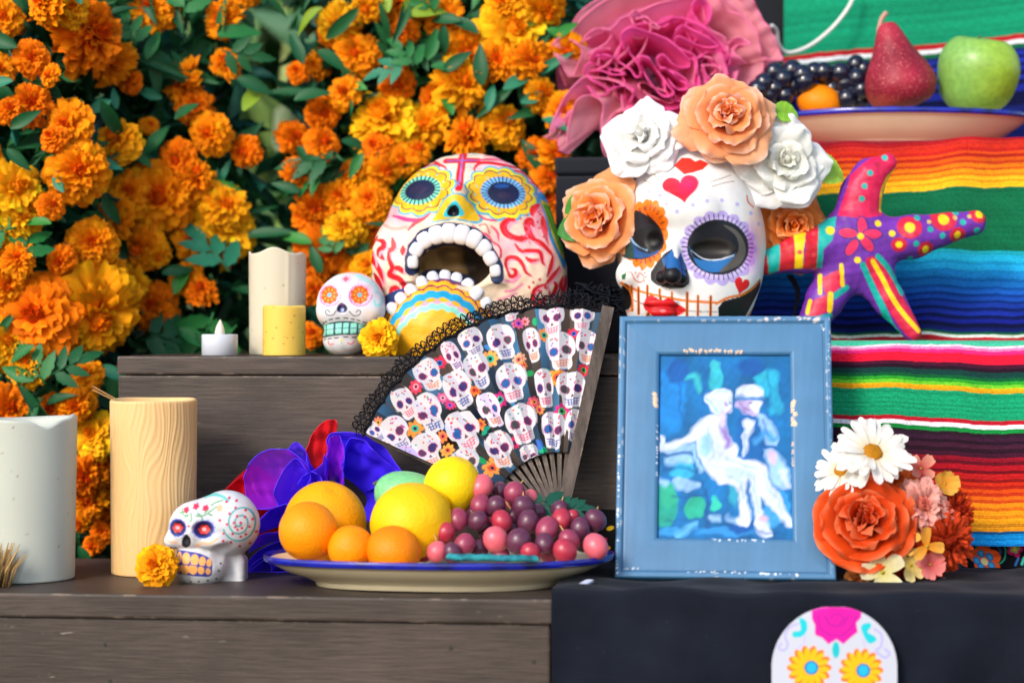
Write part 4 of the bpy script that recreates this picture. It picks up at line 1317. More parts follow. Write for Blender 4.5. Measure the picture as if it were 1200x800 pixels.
    for q in ([(330, 290), (310, 220), (330, 170), (400, 170), (450, 220), (480, 290), (530, 320)], [(330, 290), (350, 325), (395, 310), (390, 270), (350, 260)], [(390, 55), (440, 110), (520, 105), (600, 120), (620, 200), (640, 230)], [(480, 165), (520, 190), (590, 180)],
              [(500, 0), (600, 30), (680, 110), (710, 150)], [(360, 0), (440, 15), (500, 0)], [(710, 150), (690, 240), (660, 330)], [(640, 390), (570, 420), (540, 480), (550, 560), (600, 590)], [(700, 360), (740, 390), (720, 460), (690, 490), (680, 440)], [(640, 420), (670, 410)], [(770, 240), (700, 330), (640, 400)],
              [(600, 590), (620, 530), (650, 500)], [(740, 530), (790, 510)], [(800, 320), (780, 400), (800, 470)], [(650, 590), (720, 580)], [(830, 300), (820, 400), (760, 560)]):
        p.stroke(np.array(q) + [16, 14], 40, '#f09cb0', taper=True, al=.6); p.stroke(q, 36, red, taper=True)
    p.dots([(510, 415), (545, 375), (600, 350), (590, 445), (580, 490), (590, 535), (640, 500), (610, 450), (630, 530)], 12, red)
    p.stroke([(310, 360), (380, 370), (430, 320)], 26, '#ee8aa8', al=.8); p.stroke([(310, 450), (380, 440), (450, 390)], 24, '#ee8aa8', al=.8); p.stroke([(250, 520), (320, 500), (400, 470)], 24, '#ee9aae', al=.7)
    p.stroke([(180, 20), (260, 80), (270, 160), (240, 170), (235, 110)], 20, '#cc3a44', taper=True)
    # cheeks left, S3
    p.use(430, 290, .1626)
    for q in ([(90, 10), (100, 60), (130, 90)], [(30, 20), (50, 90), (100, 180), (120, 260)], [(170, 10), (165, 80), (190, 150), (170, 200), (240, 230), (275, 280), (260, 340), (200, 380), (150, 440)], [(165, 355), (185, 300), (225, 300), (235, 340), (205, 350)], [(200, 150), (250, 160), (265, 190)], [(50, 190), (80, 240), (110, 300)], [(270, 0), (265, 60)], [(20, 40), (40, 90), (60, 130)],
              [(80, -50), (120, -40), (125, 0), (90, 20), (80, 60)], [(190, -60), (200, 0), (170, 40)]):
        p.stroke(np.array(q) + [18, 12], 44, '#f2a4b4', taper=True, al=.55); p.stroke(q, 40, red, taper=True)
    p.use(0, 0, 1)
    # mouth: inside and outlines
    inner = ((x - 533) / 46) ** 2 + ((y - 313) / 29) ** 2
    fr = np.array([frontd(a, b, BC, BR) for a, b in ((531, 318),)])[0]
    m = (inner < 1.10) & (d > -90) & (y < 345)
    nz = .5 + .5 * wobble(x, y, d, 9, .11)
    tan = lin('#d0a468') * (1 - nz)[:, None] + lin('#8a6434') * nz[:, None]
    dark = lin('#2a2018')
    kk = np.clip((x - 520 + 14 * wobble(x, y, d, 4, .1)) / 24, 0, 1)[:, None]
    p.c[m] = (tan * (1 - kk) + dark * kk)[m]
    # the band that the upper teeth sit on is dark blue
    p.stroke(ARC_U, 16, '#16264e'); p.stroke(ARC_U[2:-3], 21, '#16264e'); p.stroke(ARC_U[3:-4], 25, '#16264e')
    # lower jaw bands follow the lip
    jq = (((x - 514) / 90) ** 2 + ((y - 443) / 126) ** 2)
    injaw = ell(np.stack([x, d, y], -1), JC, JR) < 2.2
    rad = np.sqrt(jq); ang = np.arctan2((y - 443) / 126, (x - 514) / 90)
    t = (1 - rad) * 126                                    # px inwards from the jaw's outline
    up = injaw & (y < 418)
    sc = 2.2 * np.abs(np.sin(ang * 14))
    jc = np.tile(lin('#f0ac10'), (len(x), 1))
    def band(lo, hi, hx, wav=0):
        q = up & (t + wav * sc >= lo) & (t + wav * sc < hi)
        jc[q] = lin(hx)
    band(-20, 14, '#1a3a6c'); band(12, 15, '#7a1e5c', 1.4); band(15, 20, '#f0a818', 1.4); band(20, 22, '#8a2450', 1.4); band(22, 26, '#f0a818', 1.4); band(26, 34.5, '#1a9ccc', 1.2); band(34.5, 41, '#ee9cb8', -1.2); band(41, 48, '#8edcc4', 1.2)
    jc *= (1 + .07 * wobble(x, y, d, 31, .12))[:, None]
    p.c[up] = jc[up]
    p.c *= (1 + .04 * wobble(x, y, d, 33, .2))[:, None]
    return p.c
root = thing('large_skull', 'large painted papier mache skull with gaping mouth and red scrollwork', 'skull', BS.w(np.array([548, 0, 416.0])))
def surf_d(f, x, y, lo, hi):
    q = np.linspace(lo, hi, 400, dtype=np.float32)
    v = f(np.stack([np.full(400, x), q, np.full(400, y)], -1).astype(np.float32))
    i = np.nonzero(v < 0)[0]
    return float(q[i[0]]) if len(i) else -90.0
sculpt('painted_head', f_skull, (425, -140, 165), (675, 115, 420), 1.5, BS, M['mache'], paint_skull, root)
tw = pbr('painted_tooth', None, .35, .45, bump=(150, .15, .0006))
U = catmull(ARC_U, 8)
sl = np.concatenate([[0], np.cumsum(np.hypot(*np.diff(U, axis=0).T))])
for k in range(10):
    q = (k + .5) / 10 * sl[-1]
    cx, cy = np.interp(q, sl, U[:, 0]), np.interp(q, sl, U[:, 1])
    tx, ty = np.interp(q + 3, sl, U[:, 0]) - np.interp(q - 3, sl, U[:, 0]), np.interp(q + 3, sl, U[:, 1]) - np.interp(q - 3, sl, U[:, 1])
    rot = math.degrees(math.atan2(ty, tx))
    nx, ny = -math.sin(R(rot)), math.cos(R(rot))
    cen = math.sin(PI * (k + .5) / 10)
    big = .84 + .2 * cen
    def tcol(V, cx=cx, cy=cy, nx=nx, ny=ny):
        h = (V[:, 0] - cx) * nx + (V[:, 2] - cy) * ny
        k_ = np.clip((h - 3) / 9, 0, 1)[:, None] * .75
        return lin('#d6d4da') * (1 - k_) + lin('#c9a87c') * k_
    dt = min(surf_d(f_skull, cx - nx * 4, cy - ny * 4, -145, 0), -88)
    blob(cx + nx * 2, dt + .2, cy, 8.6 * big, 4.2, 6.0 + 5.8 * cen ** 1.3, BS, 'tooth', tw, root, tcol, rot, sq=3.2)
Lr = catmull(ARC_L, 8)
sl = np.concatenate([[0], np.cumsum(np.hypot(*np.diff(Lr, axis=0).T))])
for k in range(10):
    q = (k + .6) / 10.4 * sl[-1]
    cx, cy = np.interp(q, sl, Lr[:, 0]), np.interp(q, sl, Lr[:, 1])
    tx, ty = np.interp(q + 3, sl, Lr[:, 0]) - np.interp(q - 3, sl, Lr[:, 0]), np.interp(q + 3, sl, Lr[:, 1]) - np.interp(q - 3, sl, Lr[:, 1])
    rot = math.degrees(math.atan2(ty, tx))
    nx, ny = -math.sin(R(rot)), math.cos(R(rot))
    cx, cy = cx + nx * 7, cy + ny * 7
    dd = surf_d(f_skull, cx, cy, -145, 0)
    blob(cx, dd + 1.2, cy, 7.2, 4, 9.5, BS, 'tooth', tw, root, '#d2d4dc', rot + (1 if k % 2 else -1) * 5)

# ------------------------------------------------------------------ small skull with teal teeth
TS = Loc(408, 366, 2.29, -30)
def f_teal(p):
    d = ell(p, (409, 2, 357), (41, 44, 39))
    d = smin(d, ell(p, (388, -24, 366), (17, 17, 16)), 12); d = smin(d, ell(p, (432, -22, 364), (18, 18, 17)), 12)
    d = smin(d, ell(p, (403, -14, 398), (26, 26, 20)), 12)
    d = smin(d, ell(p, (402, -30, 389), (21, 13, 9)), 6)
    d = ssub(d, ell(p, (385, -46, 345), (12, 10, 11)), 5); d = ssub(d, ell(p, (422, -46, 345), (12, 10, 11)), 5)
    d = ssub(d, ell(p, (402, -44, 362), (5, 7, 5)), 3)
    d = d + .25 * wobble(p[..., 0], p[..., 1], p[..., 2], 4, .3)
    return np.maximum(d, p[..., 2] - 415.4).astype(np.float32)
def paint_teal(V):
    x, d, y = V.T
    p = Paint(x, y, lin('#d6d4d8'), mask=np.clip((12 - d) / 6, 0, 1)).use(360, 310, .13755)
    p.stroke([(80, 180), (140, 110), (230, 80), (330, 68)], 22, '#a8dcd4', al=.7); p.stroke([(420, 90), (500, 130), (570, 170), (590, 230)], 34, '#a4dcdc', al=.7)
    p.stroke([(590, 230), (625, 260), (630, 330), (590, 350), (575, 310)], 22, '#90d4d4', al=.75); p.stroke([(230, 78), (300, 66), (400, 72)], 14, '#f0b890', al=.7)
    p.ell(327, 125, 52, 40, '#f2b8c8', al=.7); p.poly([(325, 98), (355, 122), (325, 148), (298, 122)], '#e05a74')
    for (cx, cy) in ((190, 258), (450, 258)):
        p.ell(cx, cy, 108, 104, '#e6b0d0', lobes=22, amp=.2, al=.6)
        for k in range(60):
            a, rr = k * 2.4, 62 + 44 * ((k * .618) % 1)
            p.ell(cx + rr * math.cos(a), cy + rr * math.sin(a), 5, 5, '#b85a9a')
        p.ell(cx, cy, 78, 80, '#ee6c14', lobes=9, amp=.14); 
        for k in range(9):
            a = k * 2 * PI / 9
            p.stroke([(cx + 24 * math.cos(a), cy + 24 * math.sin(a)), (cx + 74 * math.cos(a), cy + 74 * math.sin(a))], 6, '#a83210', curve=False)
            p.ell(cx + 46 * math.cos(a + .35), cy + 46 * math.sin(a + .35), 8, 8, '#f8a428')
        p.ell(cx, cy, 20, 20, '#6ab0b8')
    p.poly([(300, 325), (345, 360), (340, 400), (300, 408), (262, 395), (268, 355)], '#343a5e', curve=True); p.ell(303, 385, 16, 18, '#a8b4e0'); p.ell(300, 345, 22, 12, '#8a5a9a', al=.7)
    p.stroke([(255, 395), (225, 430), (180, 430), (160, 400), (180, 388), (200, 405)], 9, '#54545e'); p.stroke([(365, 400), (400, 435), (445, 430), (462, 400), (440, 390), (425, 405)], 9, '#54545e')
    for (a, b) in (((125, 515), (145, 495)), ((150, 495), (170, 484)), ((195, 470), (220, 464)), ((250, 460), (280, 456)), ((320, 456), (350, 458)), ((380, 462), (405, 468)), ((430, 472), (455, 480)), ((480, 488), (505, 498)), ((140, 640), (160, 634)), ((180, 632), (210, 628)), ((240, 625), (270, 622)), ((320, 616), (350, 614)), ((390, 618), (420, 620)), ((440, 622), (455, 622))):
        p.stroke([a, b], 10, '#3a3a44', curve=False)
    p.poly([(110, 540), (200, 495), (330, 480), (430, 492), (520, 530), (510, 580), (430, 596), (300, 600), (200, 610), (110, 622)], '#22424e', curve=True)
    for k, (xa, xb) in enumerate(((118, 162), (170, 228), (248, 300), (312, 358), (374, 424), (440, 490))):
        for j in (0, 1):
            t = (xa - 110) / 400
            y0 = 512 - 24 * math.sin(PI * (.15 + .8 * t)) + j * 48 + 14 * (1 - t) ** 2
            p.poly([(xa, y0 + 6), (xb, y0), (xb, y0 + 42), (xa, y0 + 48)], '#8cd4c0')
        p.stroke([((xa + xb) / 2, 505), ((xa + xb) / 2, 600)], 4, '#4a9a90', al=.4, curve=False)
    p.stroke([(180, 655), (195, 680), (225, 675)], 12, '#e07078'); p.stroke([(350, 668), (385, 675), (408, 650)], 12, '#e07078'); p.ell(298, 645, 12, 12, '#e8d870'); p.ell(300, 665, 6, 10, '#88c090')
    p.stroke([(180, 750), (300, 735), (420, 720)], 8, '#e8b8a8', al=.6); p.ell(560, 420, 60, 30, '#f0d4b0', al=.35, aa=6); p.ell(90, 460, 40, 40, '#f0c8a8', al=.35, aa=6)
    return p.c
tag(sculpt('small_skull', f_teal, (358, -60, 312), (458, 54, 420), 1.0, TS, M['paint'], paint_teal), 'small white ceramic skull with orange flower eyes and teal teeth', 'skull')

# ------------------------------------------------------------------ small skull with orange teeth
OS = Loc(247, 635, 2.075, -30)
def f_or(p):
    d = ell(p, (260, 6, 617), (40, 44, 40))
    d = smin(d, ell(p, (226, -16, 618), (30, 34, 30)), 16)
    d = smin(d, ell(p, (200, -22, 634), (9, 12, 9)), 9)
    d = smin(d, ell(p, (250, -34, 634), (16, 12, 8)), 8)
    d = smin(d, ell(p, (233, -12, 663), (32, 30, 27)), 9)
    d = smin(d, ell(p, (226, -30, 658), (21, 13, 14)), 6)
    qx, qy, qz = np.maximum(np.abs(p[..., 0] - 261) - 15, 0), np.maximum(np.abs(p[..., 1] - 12) - 13, 0), np.maximum(np.abs(p[..., 2] - 674) - 12, 0)
    nk = np.sqrt(qx ** 2 + qy ** 2 + qz ** 2) - 7.5
    d = smin(d, nk, 9)
    d = ssub(d, ell(p, (210, -50, 617), (11, 12, 10)), 4); d = ssub(d, ell(p, (241, -50, 618), (12, 12, 10)), 4)
    d = ssub(d, ell(p, (220, -50, 633), (6, 9, 8)), 3)
    d = ssub(d, ell(p, (262, -42, 650), (11, 16, 12)), 6)
    d = d + .2 * wobble(p[..., 0], p[..., 1], p[..., 2], 14, .3)
    return np.maximum(d, p[..., 2] - 688.2).astype(np.float32)
def paint_or(V):
    x, d, y = V.T
    p = Paint(x, y, lin('#d4d6da'), mask=np.clip((16 - d) / 6, 0, 1)).use(185, 570, .15625)
    p.stroke([(330, 85), (400, 70), (470, 80), (520, 110)], 20, '#6cc4c0', al=.8)
    t = np.linspace(0, 1, 60); a = t * 2 * PI * 2.4 + .3; rr = 12 + 120 * t
    p.stroke(np.stack([615 + rr * .92 * np.cos(a), 270 + rr * 1.12 * np.sin(a)], -1), 12, '#3aacb4', curve=False)
    p.dots([(580, 160), (650, 180), (540, 200), (595, 220), (650, 230), (472, 248), (525, 278), (575, 268), (622, 270), (700, 250), (680, 305), (600, 320), (565, 350), (620, 375), (655, 360), (720, 350), (550, 415), (608, 450), (675, 435), (500, 400), (500, 345), (585, 300), (510, 115), (630, 310), (525, 90), (580, 110)], 10, '#d02048')
    p.ell(465, 160, 24, 26, '#f4b890')
    for (cx, cy) in ((222, 170), (290, 145), (362, 158)):
        p.ell(cx, cy, 24, 24, '#d83458', lobes=5, amp=.3)
    for q in ([(190, 160), (200, 200), (240, 210)], [(260, 190), (270, 240), (250, 250)], [(300, 210), (350, 210), (400, 180), (440, 150)], [(400, 140), (430, 120), (480, 105)], [(340, 215), (350, 245)], [(390, 200), (415, 210)], [(170, 190), (210, 185)], [(220, 220), (240, 200)], [(310, 195), (330, 205)], [(360, 190), (380, 170)]):
        p.stroke(q, 9, '#5aa05a')
    p.ell(250, 283, 10, 10, '#d83458')
    for (cx, cy, rx, ry) in ((160, 300, 70, 66), (358, 312, 76, 66)):
        p.ell(cx, cy, rx + 10, ry + 8, '#9aa4e4', -10, lobes=12, amp=.12); p.ell(cx, cy, rx - 4, ry - 2, '#26307a', -10); p.ell(cx, cy, rx - 24, ry - 20, '#1c1c3c', -10); p.ell(cx - 2, cy + 2, rx - 30, ry - 30, '#d8383a', lobes=6, amp=.2); p.ell(cx - 4, cy, 16, 14, '#f4b0b4')
    p.poly([(232, 345), (262, 385), (255, 430), (215, 452), (190, 430), (198, 385)], '#20242e', curve=True)
    p.stroke([(70, 400), (100, 410), (150, 415)], 14, '#f4b88a', al=.8); p.stroke([(300, 440), (340, 415), (400, 415), (460, 385)], 20, '#f6c094', al=.8)
    p.poly([(130, 490), (180, 475), (260, 480), (340, 500), (405, 540), (415, 600), (400, 665), (320, 665), (220, 655), (120, 640), (112, 570)], '#3a449c', curve=True)
    for (cx, cy, rx, ry) in ((165, 525, 22, 40), (222, 532, 32, 45), (288, 540, 30, 42), (345, 552, 24, 36), (392, 565, 18, 32), (155, 605, 22, 36), (210, 610, 36, 42), (275, 608, 34, 42), (335, 618, 24, 32), (385, 628, 18, 26), (125, 602, 10, 28)):
        p.ell(cx, cy, rx, ry, '#f8b060')
    p.stroke([(112, 572), (200, 574), (300, 580), (410, 600)], 8, '#3a449c')
    p.dots([(470, 575), (458, 628), (437, 690), (378, 700), (312, 708), (250, 710)], 8, '#3a3a40')
    p.stroke([(140, 720), (160, 700), (170, 735)], 9, '#4ab8c0'); p.stroke([(180, 680), (195, 720)], 9, '#4ab8c0'); p.stroke([(280, 740), (360, 725), (420, 715)], 8, '#c8d0f0')
    return p.c
tag(sculpt('small_skull', f_or, (186, -66, 572), (306, 54, 692), 1.0, OS, M['paint'], paint_or), 'small white skull with orange teeth and a teal spiral on its temple', 'skull')

# ------------------------------------------------------------------ white mask with flower crown
MS = Loc(815, 290, 2.30, -55)
MC, MR = (815, 0, 288), (89, 86, 122)
def f_mask(p):
    d = ell(p, MC, MR)
    d = smin(d, ell(p, (806, -34, 356), (70, 52, 62)), 26)
    d = smin(d, ell(p, (868, -40, 322), (22, 26, 22)), 16); d = smin(d, ell(p, (738, -48, 322), (16, 24, 18)), 14)
    d = smin(d, ell(p, (795, -76, 246), (40, 16, 20)), 16)
    d = ssub(d, ell(p, (752, -98, 284), (27, 26, 37)), 6)
    d = ssub(d, ell(p, (840, -108, 292), (45, 30, 40)), 6)
    d = ssub(d, ell(p, (759, -76, 283), (15, 12, 12)), 3)
    d = ssub(d, ell(p, (834, -84, 294), (25, 12, 11)), 3)
    d = smin(d, cap(p, (787, -80, 284), (784, -104, 324), 6, 10.5), 9)
    d = smin(d, ell(p, (795, -90, 327), (9, 10, 8)), 5); d = smin(d, ell(p, (773, -92, 326), (8, 10, 8)), 5)
    d = ssub(d, ell(p, (777, -104, 336), (3.5, 6, 4)), 2); d = ssub(d, ell(p, (790, -103, 336), (3.5, 6, 4)), 2)
    d = smin(d, ell(p, (772, -86, 355), (20, 10, 7)), 5); d = smin(d, ell(p, (772, -86, 366), (17, 10, 7)), 4)
    hollow = ell(p, (MC[0], 16, MC[2]), (MR[0] - 9, MR[1] - 12, MR[2] - 9))
    d = np.maximum(d, -np.maximum(hollow, -(p[..., 1] - 6)))      # open back
    d = np.maximum(d, p[..., 1] - 26)
    return np.maximum(d, p[..., 2] - 416).astype(np.float32)
def paint_mask(V):
    x, d, y = V.T
    p = Paint(x, y, lin('#e2e0de'), mask=np.clip((22 - d) / 6, 0, 1)).use(720, 180, .25)
    p.ell(680, 340, 60, 130, '#f6c8b4', al=.55, aa=14)
    p.poly([(280, 55), (320, 15), (360, 18), (380, 36), (405, 26), (445, 45), (415, 75), (370, 90), (325, 100)], '#e02c1c')
    p.heart(308, 165, 168, 142, '#e01c34', -7); p.ell(340, 150, 42, 34, '#e42a6a', -20, aa=14, al=.7)
    p.dots([(163, 178), (207, 203), (234, 246), (282, 280), (355, 250), (423, 230), (497, 224), (572, 240), (641, 278), (683, 327)], 10, '#b4b0dc')
    for q in ([(450, 135), (500, 118), (550, 98)], [(455, 158), (510, 140), (565, 128)], [(190, 85), (198, 110), (225, 128)], [(145, 120), (165, 132), (185, 140)]):
        p.stroke(q, 4, '#8a7a5a')
    p.stroke([(625, 195), (630, 225), (655, 247)], 8, '#d8622a')
    # left eye
    p.ell(142, 380, 104, 168, '#f0780e', 4, lobes=16, amp=.1); p.ell(142, 380, 84, 140, '#e0640a', 4, al=.5)
    p.lash(142, 382, 70, 112, 26, 2, 22, 4, '#1a1210', 4)
    p.poly([(72, 275), (110, 265), (170, 310), (212, 360), (226, 420), (205, 462), (150, 492), (90, 496), (50, 485), (44, 450), (72, 390), (70, 320)], '#16161c', curve=True)
    p.poly([(75, 400), (110, 450), (160, 470), (205, 455), (180, 480), (110, 490), (60, 470)], '#1c4a84', curve=True); p.stroke([(72, 372), (95, 420), (150, 455)], 7, '#8ab4d8'); p.poly([(50, 480), (48, 440), (72, 400), (90, 440), (90, 490)], '#24423e', curve=True, al=.7)
    p.ell(157, 400, 62, 52, '#060607', 15)
    # right eye
    p.ell(482, 447, 188, 176, '#b8a4de', lobes=17, amp=.1); p.ell(482, 447, 160, 150, '#cdbcec', lobes=17, amp=.08, al=.6)
    p.ell(640, 450, 40, 110, '#c878d0', aa=8, al=.6); p.lash(478, 443, 144, 124, 44, 0, 28, 4.5, '#15121a')
    p.ell(478, 443, 148, 128, '#17181f'); p.poly([(340, 440), (360, 490), (430, 505), (520, 495), (560, 470), (520, 540), (450, 560), (380, 530)], '#2468a8', curve=True)
    p.poly([(500, 340), (560, 360), (600, 410), (610, 470), (570, 530), (480, 560), (540, 500), (575, 450), (560, 390)], '#5a544e', curve=True, al=.8)
    p.poly([(350, 455), (400, 410), (470, 400), (540, 420), (560, 455), (500, 490), (420, 495)], '#2a2624', curve=True); p.stroke([(352, 460), (410, 497), (480, 500), (550, 480)], 6, '#d8e0e8', al=.7)
    # nose
    p.poly([(165, 560), (195, 510), (225, 475), (260, 450), (266, 488), (280, 500), (300, 470), (325, 525), (340, 580), (338, 612), (310, 634), (250, 636), (190, 618), (165, 595)], '#0e0e14')
    p.poly([(215, 500), (260, 455), (266, 490), (280, 502), (300, 472), (325, 530), (320, 580), (270, 540), (230, 545)], '#1e5c9c')
    # mouth and teeth
    org = '#e0741c'
    p.stroke([(30, 606), (100, 640), (200, 668), (330, 692), (470, 700)], 12, org)
    p.stroke([(55, 672), (130, 705), (200, 728), (330, 740), (470, 742)], 4, '#3a1a10')
    for k, (a, b) in enumerate((((78, 622), (84, 735)), ((110, 630), (112, 750)), ((150, 620), (150, 760)), ((205, 640), (205, 775)), ((260, 655), (260, 790)), ((330, 655), (330, 790)), ((380, 670), (380, 790)), ((440, 672), (440, 790)))):
        p.stroke([a, b], 14, org, curve=False, al=.9); p.stroke([a, b], 5, '#201410', curve=False)
    p.poly([(130, 708), (165, 664), (205, 690), (245, 680), (285, 705), (325, 738), (250, 772), (175, 765)], '#d8161c', curve=True); p.stroke([(135, 710), (210, 728), (320, 738)], 4, '#7a0c10'); p.ell(215, 738, 14, 7, '#f07a80')
    p.ell(55, 672, 24, 62, '#0c0c10', -8); p.stroke([(35, 610), (75, 650), (85, 720), (60, 745)], 7, org)
    p.poly([(475, 722), (500, 692), (580, 672), (640, 642), (690, 592), (702, 622), (660, 690), (600, 790), (480, 790)], '#0b0b10', curve=False)
    p.stroke([(468, 704), (520, 678), (590, 662), (645, 632), (684, 592)], 12, org); p.stroke([(706, 640), (662, 725), (598, 795)], 12, org)
    p.heart(590, 618, 74, 84, '#d81c20', 14)
    p.stroke([(48, 560), (75, 560), (92, 592), (122, 604), (136, 580), (116, 562), (104, 580)], 5, '#c85a2a'); p.dots([(95, 560), (125, 548), (140, 560), (145, 580), (138, 600)], 4, '#c85a2a'); p.poly([(30, 570), (52, 560), (48, 590), (34, 592)], '#1c6a3a')
    return p.c
mask = thing('mask', 'white painted skull mask with red hearts wearing a crown of roses', 'mask', MS.w(np.array([815, 0, 416.0])))
sculpt('face', f_mask, (720, -122, 160), (910, 32, 420), 1.3, MS, M['gloss'], paint_mask, mask)

# ------------------------------------------------------------------ starfish
SF = Loc(1015, 290, 2.35, -18)
def f_star(p):
    k = 16
    d = ell(p, (1004, 0, 292), (40, 26, 44))
    d = smin(d, cap(p, (1004, -2, 268), (1012, -2, 226), 30, 25, .8), k); d = smin(d, cap(p, (1012, -2, 226), (1022, -4, 205), 25, 20, .85), 6); d = smin(d, cap(p, (1022, -4, 205), (1042, -5, 190), 20, 11, .9), 6)
    d = smin(d, cap(p, (990, -6, 281), (940, -18, 296), 28, 23, .85), k); d = smin(d, cap(p, (940, -18, 296), (900, -26, 308), 23, 14.5, .9), 5)
    d = smin(d, cap(p, (1025, -4, 284), (1070, -6, 277), 30, 25, .85), k); d = smin(d, cap(p, (1070, -6, 277), (1144, -4, 260), 25, 14, .9), 5)
    d = smin(d, cap(p, (994, -2, 310), (968, -8, 352), 28, 22, .85), k); d = smin(d, cap(p, (968, -8, 352), (944, -14, 392), 22, 15, .9), 5)
    d = smin(d, cap(p, (1020, -2, 312), (1044, -8, 352), 26, 19, .85), k); d = smin(d, cap(p, (1044, -8, 352), (1070, -16, 390), 19, 10, .9), 5)
    d = d + .8 * wobble(p[..., 0], p[..., 1], p[..., 2], 41, .09) + .35 * wobble(p[..., 0], p[..., 1], p[..., 2], 42, .3)
    return np.maximum(d, p[..., 2] - 401.5).astype(np.float32)
def paint_star(V):
    x, d, y = V.T
    p = Paint(x, y, lin('#6a2c9c'), mask=np.clip((6 - d) / 5, 0, 1)).use(880, 170, .2938)
    p.speckle(.1, 6, .12)
    mag, teal, yel, red = '#d0184e', '#16a49c', '#f4c414', '#c41c2c'
    p.poly([(345, 282), (375, 200), (400, 120), (450, 70), (520, 25), (570, 20), (600, 50), (590, 85), (540, 140), (520, 200), (525, 280), (440, 295)], mag, curve=False)
    p.stroke([(592, 88), (550, 130), (525, 185), (520, 260)], 14, yel); p.poly([(596, 100), (556, 140), (533, 190), (528, 260), (545, 290), (600, 180)], '#6a2c8c')
    p.dots([(537, 49), (474, 112), (451, 165), (439, 215)], 12, teal); p.ell(505, 78, 13, 13, '#b01c40')
    # banded left arm
    for (q, h) in (([(-40, 400), (55, 385), (75, 520), (-40, 560)], red), ([(45, 380), (110, 365), (108, 500), (65, 520)], teal), ([(110, 365), (170, 340), (165, 495), (105, 505)], red), ([(165, 340), (220, 322), (200, 420), (202, 495), (165, 495)], yel), ([(215, 325), (285, 300), (262, 400), (262, 495), (200, 495)], red), ([(270, 300), (340, 285), (318, 380), (280, 420), (280, 490), (255, 490), (258, 400)], teal)):
        p.poly(q, h)
    p.ell(310, 343, 17, 17, yel); p.dots([(245, 355), (240, 440), (130, 395), (185, 430)], 9, '#e0404a')
    # flower
    for (cx, cy, rot) in ((437, 325, 90), (478, 356, 0), (455, 395, 50), (395, 410, -55), (380, 353, 5)):
        p.ell(cx, cy, 42, 24, '#2a2a78', rot); p.ell(cx, cy, 36, 19, '#d8285a', rot)
    p.ell(429, 366, 13, 13, yel); p.dots([(503, 314), (557, 354), (418, 460)], 13, yel)
    # right arm
    for (cx, cy, r) in ((628, 330, 50), (768, 297, 52), (585, 398, 32), (695, 416, 34), (825, 358, 34), (915, 275, 40)):
        p.ell(cx, cy, r, r * .9, '#c81c3e'); p.ell(cx, cy, r * .42, r * .42, yel)
    p.dots([(711, 337), (821, 268), (762, 362), (653, 395), (637, 455), (845, 308), (662, 290), (905, 340)], 12, teal); p.dots([(708, 307), (815, 290), (873, 284)], 9, '#c8a860')
    # lower right leg
    p.poly([(450, 470), (480, 445), (530, 470), (580, 560), (640, 660), (720, 755), (640, 775), (560, 680), (500, 570)], '#cc1c44', curve=True)
    p.stroke([(440, 480), (480, 560), (520, 640), (560, 720), (590, 755)], 24, teal); p.stroke([(500, 445), (545, 490), (580, 545), (600, 590)], 22, teal); p.stroke([(480, 465), (520, 530), (560, 610), (610, 680), (665, 740)], 20, yel)
    # lower left leg
    p.poly([(280, 530), (350, 495), (370, 555), (310, 600), (290, 590)], '#cc1c44'); p.poly([(245, 620), (300, 595), (310, 660), (240, 690), (215, 700)], '#cc1c44')
    p.stroke([(275, 520), (272, 590)], 16, yel, curve=False); p.stroke([(355, 480), (362, 560)], 16, yel, curve=False); p.stroke([(325, 605), (378, 570)], 24, teal, curve=False); p.stroke([(313, 595), (310, 660)], 22, yel, curve=False); p.stroke([(235, 620), (222, 670)], 14, yel, curve=False); p.stroke([(245, 695), (315, 680)], 20, teal, curve=False); p.stroke([(200, 705), (240, 695)], 16, yel, curve=False)
    p.dots([(322, 527), (258, 640)], 17, '#e02a4c')
    p.c *= (1 + .06 * wobble(x, y, d, 51, .4))[:, None]
    return p.c
tag(sculpt('starfish', f_star, (870, -60, 170), (1175, 40, 405), 1.4, SF, M['mache'], paint_star), 'purple painted papier mache starfish leaning against the striped cloth', 'starfish')

